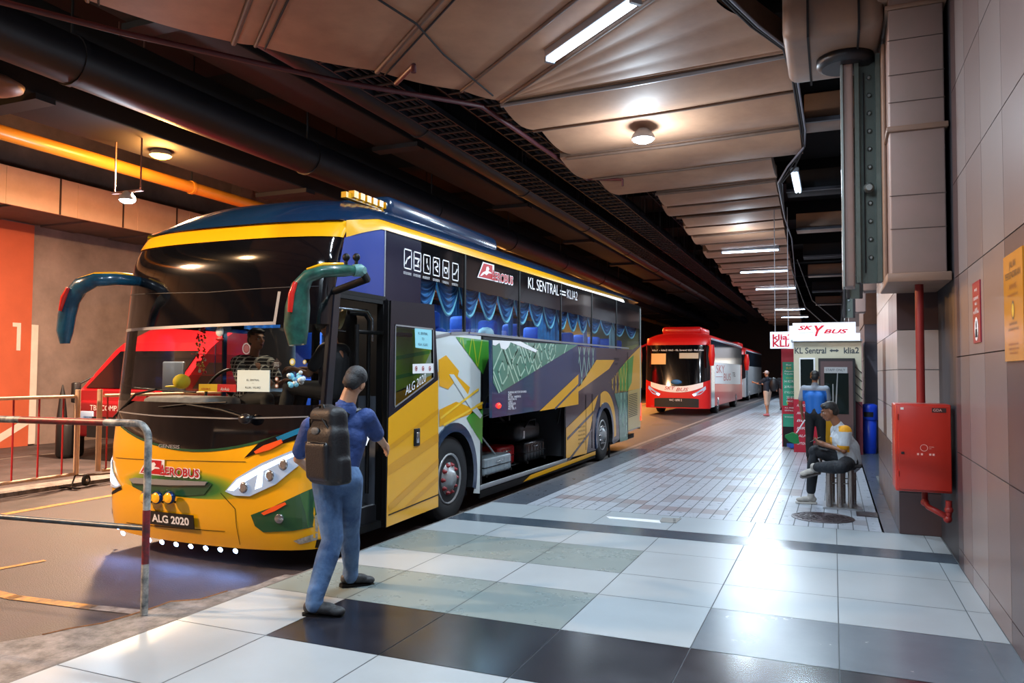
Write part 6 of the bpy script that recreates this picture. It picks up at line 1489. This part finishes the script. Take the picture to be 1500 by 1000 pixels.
P += hand_parts(wrR, wrR - elR, V((-.6, .2, -.6)), .95, .7, -1) + hand_parts(wrL, V((.5, .8, .1)), V((.2, .1, 1)), .95, .5, 1)
P += leg_parts(hipN, knN, anN, (.06, .045, .035)) + leg_parts(hipF, knF, anF, (.06, .045, .035)) + [('c', [hipN, hipF], [.06, .06]), ('c', [wa, hipN.lerp(hipF, .5)], [.08, .07])]
organic(P, .0065, 3, skin_a, 'body', t)
hair(t, hd, headf, hairg, .97, hup, short=True)
md = (shL + shR) / 2
P = [('c', [shL.lerp(shR, .2) + V((0, 0, -.03)), shL.lerp(shR, .8) + V((0, 0, -.03))], [.075, .078]), ('c', [md + V((0, 0, -.1)), ch + V((0, 0, -.1)), wa, wa + V((.0, 0, -.09))], [.125, .128, .125, .13]), ('c', [shL.lerp(shR, .25) + V((0, 0, -.12)), wa + V((-.06, 0, 0))], [.1, .1]), ('c', [shL.lerp(shR, .75) + V((0, 0, -.12)), wa + V((.06, 0, 0))], [.1, .1]),
     ('c', [shR + V((-.02, 0, 0)), shR.lerp(elR, .95)], [.072, .062]), ('c', [shL + V((.02, 0, 0)), shL.lerp(elL, .75)], [.072, .062]), ('c', [nk + V((0, 0, -.05)), nk + V((0.0, 0, -.015))], [.085, .068])]
organic(P, .009, 3, shirtb, 'shirt', t)
m = MB(); nx = nk + V((0, 0, -.015)); m.ring([[nx + V((math.cos(a) * r_, math.sin(a) * r_, z)) for a in [2 * PI * i / 20 for i in range(20)]] for r_, z in ((.078, -.03), (.07, .01), (.068, .03), (.062, .028), (.066, -.03))], shirtb, caps=False); m.build('collar', t)
P = leg_parts(hipN, knN, anN + V((0, 0, .02)), (.1, .075, .058)) + leg_parts(hipF, knF, anF + V((0, 0, .02)), (.1, .072, .055)) + [('c', [hipN + V((.01, 0, .02)), hipF + V((-.01, 0, .02))], [.1, .1]), ('c', [wa + V((0, 0, -.04)), hipN.lerp(hipF, .5)], [.118, .12])]
for a_, d_ in ((anN, 1), (anF, 1)): P += [('c', [a_ + V((0, 0, .05)), a_ + V((0, -.01, -.03))], [.055, .06])]
organic(P, .009, 2, denim, 'jeans', t)
tsho = mat('trainer_dark', '#3c3e42', .6, noise=.3, nscale=30, col2='#141518')
shoe(t, anN, V((.93, .3, -.05)), tsho, rub, 1.12, stripes=mat('lace_grey', '#8e9396', .5)); shoe(t, anF, V((.35, -.2, -.0)) + V((.2, .9, -.1)), tsho, rub, 1.05, stripes=mat('lace_grey', '#8e9396', .5))
m = MB(); c = wrL + V((.06, .1, .06)); M = Matrix.Translation(J(527, 640, 4.85)) @ Euler((.5, .3, .5)).to_matrix().to_4x4(); m.box(-.1, .07, -.08, .08, 0, .003, lwhite, M); tag(m.build('paper_sheet'), 'white sheet of paper held in front of the walking man', 'paper')
# backpack
bpk = mat('backpack_black', '#0b0c12', .55, bump=.3, bscale=60); bpk2 = mat('backpack_panel', '#101218', .45, bump=.3, bscale=90)
c = J(481, 652, 4.28); bk = thing('backpack', 'black backpack worn by the walking man', 'backpack', c)
bu = (V((-.05, -.02, 1))).normalized(); bf = V((-.40, -.9, 0)).normalized(); bxv = bu.cross(bf).normalized() * -1
M = Matrix((bxv, bf, bu)).transposed(); Pb = lambda a, b, d: c + bxv * a + bf * b + bu * d
organic([('b', Pb(0, 0, -.06), (.185, .085, .2), M), ('b', Pb(0, -.01, .1), (.16, .08, .16), M), ('e', Pb(0, -.01, .14), (.15, .075, .14), M), ('b', Pb(0, .03, -.15), (.16, .07, .11), M), ('b', Pb(-.17, -.01, -.16), (.035, .05, .09), M), ('b', Pb(.17, -.01, -.16), (.035, .05, .09), M)], .009, 16, bpk, 'pack_body', bk)
organic([('b', Pb(0, .075, -.1), (.14, .035, .13), M)], .009, 8, bpk2, 'front_pocket', bk)
m = MB(); m.tube([Pb(-.13, .1, .02), Pb(-.07, .115, .03), Pb(.07, .115, .03), Pb(.13, .1, .02)], .004, rub, 5); m.tube([Pb(-.13, .06, .1), Pb(-.08, .085, .18), Pb(.08, .085, .18), Pb(.13, .06, .1)], .005, rub, 5); m.build('zips', bk)
m = MB(); m.ball(Pb(.02, .085, .1), (.055, .01, .026), mat('logo_blur_grey', '#6d7478', .6, noise=.6, nscale=60), 12, M); m.build('badge', bk)
m = MB(); m.tube([Pb(-.03, .03, .23), Pb(-.025, .04, .27), Pb(.025, .04, .27), Pb(.03, .03, .23)], .008, rub, 6); m.build('grab_loop', bk)
for s_, sh in ((-1, shL.lerp(shR, .2)), (1, shL.lerp(shR, .8))):
    m = MB(); m.tube([Pb(s_ * .07, -.03, .17), sh + V((-.01 * s_, -.05, .05)), sh + V((0, .02, .062)), sh + V((0, .1, .0))], .026, bpk2, 8, flat=1.0); m.build('shoulder_strap', bk)
m = MB(); m.tube([Pb(.13, 0, -.1), Pb(.16, .0, -.3), Pb(.155, 0, -.42)], .006, rub, 5); m.build('strap_end', bk)
# ---- seated man
t = thing('person', 'man in a white and yellow shirt sitting cross legged looking at a phone', 'person', (.05, 10.1, 0))
Ys = 10.1
hd = J(1215, 603, Ys); f_ = V((-.95, -.15, -.3)); up_ = (V((0, 0, 1)) + V((-.25, 0, 0))).normalized()
nk = J(1228, 622, Ys + .02); shN, shF = J(1238, 632, Ys - .2), J(1226, 630, Ys + .2)
elN, wrN = J(1236, 660, Ys - .25), J(1210, 652, Ys - .15); elF, wrF = J(1226, 655, Ys + .18), J(1208, 650, Ys + .02)
hpN, hpF = J(1243, 677, Ys - .1), J(1243, 677, Ys + .1)
knF, anF = J(1193, 661, Ys + .05), J(1188, 729, Ys + .1); anF.z = .105
knN, anN = J(1232, 684, Ys - .42), J(1192, 684, Ys - .14)
P = head_parts(hd, f_, .95, up_) + [('c', [nk + V((.01, 0, -.04)), nk.lerp(hd, .55)], [.055, .05]), ('c', [(shN + shF) / 2 + V((0, 0, -.05)), (hpN + hpF) / 2], [.1, .1]), ('c', [shN, shF], [.05, .05]),
   ('c', [shN, elN, wrN], [.045, .036, .025]), ('c', [shF, elF, wrF], [.045, .036, .025])]
P += hand_parts(wrN, V((-.9, .2, .25)), V((.2, .3, .8)), .95, .6, 1) + hand_parts(wrF, V((-.9, -.15, .25)), V((.2, -.3, .8)), .95, .6, -1)
P += leg_parts(hpF, knF, anF, (.06, .045, .033)) + leg_parts(hpN, knN, anN, (.06, .045, .033))
organic(P, .0065, 2, skin_b, 'body', t); hair(t, hd, f_, hairm, .98, up_, puff=1.03); face_bits(t, hd, f_, .95, up_)
ywh = mat('shirt_white', '#b9bfc6', .75, noise=.1, nscale=8, bump=.9, bscale=9, bdist=.03); yyl = mat('shirt_yellow', '#d9960f', .7)
md = (shN + shF) / 2
P = [('c', [shN + V((0, .05, -.01)), shF + V((0, -.05, -.01))], [.078, .078]), ('c', [md + V((.0, 0, -.1)), md.lerp((hpN + hpF) / 2, .55) + V((.03, 0, 0)), (hpN + hpF) / 2 + V((.02, 0, -.0))], [.13, .135, .13]), ('c', [md + V((0, -.09, -.1)), hpN + V((0, -.02, .02))], [.09, .1]), ('c', [md + V((0, .09, -.1)), hpF + V((0, .02, .02))], [.09, .1]),
     ('c', [shN, shN.lerp(elN, .72)], [.078, .068]), ('c', [shF, shF.lerp(elF, .72)], [.078, .068]), ('c', [nk + V((.01, 0, -.05)), nk + V((0, 0, -.01))], [.08, .062])]
ez = shN.lerp(elN, .72).z
def sfn(c):
    near_sleeve = abs(c.y - elN.y) < .1 and c.z < ez + .0 and c.y < Ys - .16
    if near_sleeve and c.x < elN.x + .06 and c.z > ez - .08 and c.z < ez: return 1
    if c.z > shN.z - .0 and c.x > hd.x + .1 and c.y < Ys + .1 and abs(c.y - Ys) > .06: return 1
    if c.x < md.x - .1 and c.z > md.z - .2 and c.z < md.z - .07: return 1
    return 0
organic(P, .009, 2, ywh, 'shirt', t, ([ywh, yyl], sfn))
trs = mat('trousers_charcoal', '#1c2028', .75, noise=.3, nscale=6, bump=.9, bscale=9, bdist=.03)
P = leg_parts(hpF, knF, anF + V((0, 0, .06)), (.09, .072, .055)) + leg_parts(hpN, knN, anN.lerp(knN, .15), (.095, .078, .058)) + [('c', [hpN, hpF], [.11, .11])]
organic(P, .009, 2, trs, 'trousers', t)
wsh = mat('trainer_white', '#b4aea6', .6, noise=.25, nscale=20); wso = mat('sole_grey', '#6a6462', .6)
shoe(t, anF, V((-.95, -.15, 0)), wsh, mat('sole_white', '#c9c4bc', .5), .95); shoe(t, anN, V((-.85, -.2, -.22)), wsh, wso, .95, up=(V((.25, -.35, 1))).normalized())
m = MB(); c = (wrN + wrF) / 2 + V((-.11, .0, .05)); M = Matrix.Translation(c) @ Euler((0, -.5, 0)).to_matrix().to_4x4(); m.bbox(-.07, .07, -.035, .035, 0, .009, rub, .003, M); tag(m.build('mobile_phone'), 'dark phone in the hands of the seated man', 'phone')
# ---- generic standing figure
def stander(base, f, hgt, label, skin, top, bottom, hairmat, armL, armR, long_trousers=True, shoe_m=None, cap=None, group=None, stride=.08, mfn=None, vox=.012):
    base = V(base); x, f, u = frame(f); k = hgt / 1.7; P_ = lambda a, b, d: base + x * a * k + f * b * k + V((0, 0, d * k))
    t = thing('person', label, 'person', base, 0, group)
    hd = P_(0, .02, 1.58); parts = head_parts(hd, f + V((0, 0, -.1)), .95 * k) + [('c', [P_(0, 0, 1.4), P_(0, .01, 1.5)], [.05 * k, .05 * k]), ('c', [P_(0, 0, 1.22), P_(0, 0, 1.0)], [.07 * k, .07 * k]), ('c', [P_(-.17, 0, 1.37), P_(.17, 0, 1.37)], [.045 * k, .045 * k])]
    sl_ = []
    for s, arm in ((-1, armL), (1, armR)):
        sh = P_(s * .19, 0, 1.36); el = P_(*arm[0]); wr = P_(*arm[1]); parts += [('c', [sh, el, wr], [.045 * k, .036 * k, .026 * k])] + hand_parts(wr, wr - el, f * .3 - x * s, .9 * k, .6, -s); sl_.append((sh, el))
    an = []
    for s in (-1, 1):
        h = P_(s * .09, 0, .88); kn = P_(s * .1, s * stride * .5 + .02, .47); a = P_(s * .1, s * stride, .09); an.append((h, kn, a)); parts += leg_parts(h, kn, a, (.07 * k, .052 * k, .036 * k))
    organic(parts, vox * .8, 2, skin, 'body', t)
    if cap is None: hair(t, hd, f + V((0, 0, -.1)), hairmat, k * .98)
    else:
        m = MB(); m.ball(hd + V((0, 0, .045 * k)), (.084 * k, .1 * k, .075 * k), cap, 14); m.ball(hd + f * .1 * k + V((0, 0, .04 * k)), (.06 * k, .07 * k, .01), cap, 10); m.build('cap', t)
    organic([('c', [P_(-.15, 0, 1.35), P_(.15, 0, 1.35)], [.072 * k, .072 * k]), ('c', [P_(-.07, 0, 1.22), P_(-.06, 0, .93)], [.115 * k, .108 * k]), ('c', [P_(.07, 0, 1.22), P_(.06, 0, .93)], [.115 * k, .108 * k]), ('c', [P_(0, 0, 1.38), P_(0, 0, 1.44)], [.08 * k, .062 * k])] + [('c', [sh, sh.lerp(el, .7)], [.07 * k, .062 * k]) for sh, el in sl_], vox, 2, top, 'shirt', t, mfn and mfn(P_, x, f))
    lo = [];
    for h, kn, a in an: lo += leg_parts(h, kn, a.lerp(kn, .1 if long_trousers else .95), (.1 * k, .072 * k, .055 * k if long_trousers else .08 * k))
    organic(lo + [('c', [an[0][0], an[1][0]], [.105 * k, .105 * k]), ('c', [P_(0, 0, .95), P_(0, 0, .9)], [.11 * k, .12 * k])], vox, 2, bottom, 'trousers' if long_trousers else 'shorts', t)
    for h, kn, a in an: shoe(t, a, f, shoe_m or rub, rub, .95 * k)
    return t, P_
grs = mat('sleeve_grey', '#7d8794', .7); blu = mat('shirt_bright_blue', '#1466c0', .7, noise=.15, nscale=6); blk = mat('cloth_black', '#101116', .8)
def cfn(P_, x, f):
    z0_ = P_(0, 0, 1.33).z; b = P_(0, 0, 0)
    return ([blu, grs], lambda c: 1 if c.z > z0_ or abs((c - b).dot(x)) > .2 else 0)
c = onZ(1187, 662, 0); c = V((onY(1194, 600, 15.0).x, 15.0, 0))
stander(c, (.15, 1, 0), 1.66, 'cleaner in a bright blue shirt and black trousers standing at the booth', skin_b, blu, blk, hairm, ((-.26, .0, 1.1), (-.24, .06, .86)), ((.22, .1, 1.12), (.12, .25, 1.0)), mfn=cfn)
c = V((onY(1124, 560, 30.5).x, 30.5, 0))
khaki = mat('shorts_khaki', '#b39a88', .8); dkn = mat('tshirt_dark', '#1c2230', .8)
stander(c, (-.9, .5, 0), 1.72, 'far traveller in dark shirt, pale cap and khaki shorts with a backpack', skin_c, dkn, khaki, hairm, ((-.2, .25, 1.2), (-.18, .45, 1.25)), ((.2, .2, 1.15), (.2, .4, 1.2)), False, mat('shoe_pink', '#b06a78', .6), mat('cap_pale', '#b9a8a4', .7), vox=.015)
m = MB(); m.ball(c + V((.24, -.12, 1.2)), (.17, .18, .26), bpk, 14); tag(m.build('backpack'), 'dark backpack worn by the far traveller in khaki shorts', 'backpack')
c = V((onY(1147, 560, 36).x, 36, 0))
stander(c, (-.3, 1, 0), 1.7, 'farthest traveller in black beside the fare board', skin_c, blk, mat('cloth_rust', '#6a4a40', .8), hairm, ((-.25, 0, 1.1), (-.25, .1, .9)), ((.25, 0, 1.1), (.25, .1, .9)), True, vox=.018)
# ---- driver and boarding passenger inside the coach
def seated_in(base, f, label, skin, top, cap, k=1.0):
    base = V(base); x, f, u = frame(f); P_ = lambda a, b, d: base + x * a + f * b + V((0, 0, d))
    t = thing('person', label, 'person', base)
    hd = P_(0, .05, .72); parts = head_parts(hd, f, .95) + [('c', [P_(0, 0, .52), P_(0, .03, .64)], [.05, .05]), ('c', [P_(0, 0, .42), P_(0, 0, .1)], [.1, .1]), ('c', [P_(-.17, 0, .5), P_(.17, 0, .5)], [.045, .045])]
    for s in (-1, 1):
        parts += [('c', [P_(s * .19, 0, .48), P_(s * .22, .15, .25), P_(s * .12, .38, .3)], [.045, .036, .026])] + hand_parts(P_(s * .12, .38, .3), f, V((0, 0, -1)), .9, .8, -s) + leg_parts(P_(s * .09, 0, .08), P_(s * .12, .42, .12), P_(s * .12, .5, -.3), (.07, .05, .036))
    organic(parts, .01, 2, skin, 'body', t); face_bits(t, hd, f, .95)
    organic([('c', [P_(-.15, 0, .49), P_(.15, 0, .49)], [.075, .075]), ('c', [P_(-.06, 0, .38), P_(-.06, 0, .08)], [.12, .12]), ('c', [P_(.06, 0, .38), P_(.06, 0, .08)], [.12, .12])] + [('c', [P_(s * .19, 0, .48), P_(s * .215, .1, .33)], [.07, .06]) for s in (-1, 1)], .011, 2, top, 'shirt', t)
    organic(sum([leg_parts(P_(s * .09, 0, .08), P_(s * .12, .42, .12), P_(s * .12, .5, -.25), (.1, .072, .055)) for s in (-1, 1)], []), .011, 2, blk, 'trousers', t)
    if cap:
        m = MB(); m.ball(hd + V((0, 0, .045)), (.086, .1, .078), cap, 14); m.ball(hd + f * .1 + V((0, 0, .05)), (.065, .07, .01), cap, 10); m.build('cap', t)
    else: hair(t, hd, f, hairm)
    return t
seated_in((-4.56, 6.31, 1.32), (-.95, -.1, 0), 'driver in black with a dark cap seen through the open coach door', skin_b, blk, mat('cap_black', '#15161a', .7))
plaid = mat('plaid_dark', '#22242a', .8); nt = plaid.node_tree; b_ = nt.nodes['Principled BSDF']
tc = nt.nodes.new('ShaderNodeTexCoord'); sep = nt.nodes.new('ShaderNodeSeparateXYZ'); nt.links.new(tc.outputs['Object'], sep.inputs[0])
outs = []
for ax in ('X', 'Z'):
    mu = nt.nodes.new('ShaderNodeMath'); mu.operation = 'MULTIPLY'; mu.inputs[1].default_value = 26; nt.links.new(sep.outputs[ax], mu.inputs[0])
    fr_ = nt.nodes.new('ShaderNodeMath'); fr_.operation = 'FRACT'; nt.links.new(mu.outputs[0], fr_.inputs[0])
    lt = nt.nodes.new('ShaderNodeMath'); lt.operation = 'LESS_THAN'; lt.inputs[1].default_value = .22; nt.links.new(fr_.outputs[0], lt.inputs[0]); outs.append(lt)
mx = nt.nodes.new('ShaderNodeMath'); mx.operation = 'MAXIMUM'; nt.links.new(outs[0].outputs[0], mx.inputs[0]); nt.links.new(outs[1].outputs[0], mx.inputs[1])
mc = nt.nodes.new('ShaderNodeMix'); mc.data_type = 'RGBA'; mc.inputs[6].default_value = lin('#17181e'); mc.inputs[7].default_value = lin('#b8b2a6'); nt.links.new(mx.outputs[0], mc.inputs[0]); nt.links.new(mc.outputs[2], b_.inputs['Base Color'])
seated_in((-5.56, 6.3, 1.2), (.95, -.25, 0), 'passenger in a plaid jacket seen through the windscreen of the coach', skin_c, plaid, None)
# ================================================================== every separate piece becomes a part of its own
import numpy as np
def pieces_of(o):
    me = o.data; n = len(me.vertices)
    if n == 0: return None
    par = list(range(n))
    def find(a):
        while par[a] != a: par[a] = par[par[a]]; a = par[a]
        return a
    for e in me.edges:
        a, b = find(e.vertices[0]), find(e.vertices[1])
        if a != b: par[a] = b
    root = np.array([find(i) for i in range(n)]); _, isl = np.unique(root, return_inverse=True); k = isl.max() + 1
    if k < 2 or k > 800: return None
    co = np.empty(n * 3); me.vertices.foreach_get('co', co); co = co.reshape(n, 3)
    lo = np.full((k, 3), np.inf); hi = np.full((k, 3), -np.inf); np.minimum.at(lo, isl, co); np.maximum.at(hi, isl, co)
    size = (hi - lo).max(axis=1); gap = np.maximum(0, np.maximum(lo[:, None] - hi[None], lo[None] - hi[:, None]))
    near = np.sqrt((gap ** 2).sum(axis=2)) <= np.maximum(.02, .5 * np.maximum(size[:, None], size[None]))
    p2 = list(range(k))
    def f2_(a):
        while p2[a] != a: a = p2[a]
        return a
    for a, b in zip(*np.nonzero(np.triu(near, 1))):
        a, b = f2_(a), f2_(b)
        if a != b: p2[a] = b
    pr = np.array([f2_(i) for i in range(k)]); _, pc = np.unique(pr, return_inverse=True)
    return (pc.max() + 1, pc[isl])
def split(o, name, keep=100):
    got = pieces_of(o)
    if not got or got[0] < 2: return
    n, pv = got; me = o.data
    if n > keep: pv = np.minimum(pv, keep) if False else pv
    order = []
    for i in range(n):
        c = np.array([me.vertices[j].co[:] for j in np.nonzero(pv == i)[0][:8]]).mean(axis=0); order.append((float(np.hypot(c[0], c[1])), i))
    order.sort(); rank = {i: min(r_, keep) for r_, (_, i) in enumerate(order)}
    groups = {}
    for p in me.polygons: groups.setdefault(rank[int(pv[p.vertices[0]])], []).append(p)
    for g_, ps in sorted(groups.items()):
        used = {}; vs = []; fs = []; ms = []; sm = []
        for p in ps:
            f = []
            for vi in p.vertices:
                if vi not in used: used[vi] = len(vs); vs.append(me.vertices[vi].co[:])
                f.append(used[vi])
            fs.append(f); ms.append(p.material_index); sm.append(p.use_smooth)
        m2 = bpy.data.meshes.new(name); m2.from_pydata(vs, [], fs)
        for m_ in me.materials: m2.materials.append(m_)
        m2.polygons.foreach_set('material_index', ms); m2.polygons.foreach_set('use_smooth', sm)
        q = bpy.data.objects.new(name, m2); COL.objects.link(q); q.parent = o.parent; q.matrix_parent_inverse = o.matrix_parent_inverse.copy(); q.matrix_basis = o.matrix_basis.copy()
        if g_ == keep: q['kind'] = 'stuff'
        for k_ in ('label',):
            if k_ in o: q[k_] = o[k_]
    bpy.data.objects.remove(o)
SPLIT = {'rungs': 'rung', 'collar': 'collar', 'hanger': 'hanger', 'hanger_rods': 'hanger_rod', 'seam_band': 'seam_band', 'windscreen_pillar': 'windscreen_pillar', 'headlights': 'headlight', 'flap_hinge_arm': 'flap_hinge_arm', 'seat_pillow': 'seat_pillow', 'swing_arm': 'swing_arm', 'projector_lens': 'projector_lens', 'windscreen_stickers': 'windscreen_sticker', 'windscreen_papers': 'windscreen_paper', 'cross_rod': 'cross_rod', 'eyes': 'eye', 'booth_lettering': 'booth_lettering', 'sign_lettering': 'sign_lettering', 'board_lettering': 'board_lettering', 'lettering': 'lettering', 'eyebrows': 'eyebrow', 'destination_lettering': 'destination_lettering'}
for o in list(COL.objects):
    b_ = o.name.split('.')[0]
    if o.type == 'MESH' and b_ in SPLIT and not o.children: split(o, SPLIT[b_])
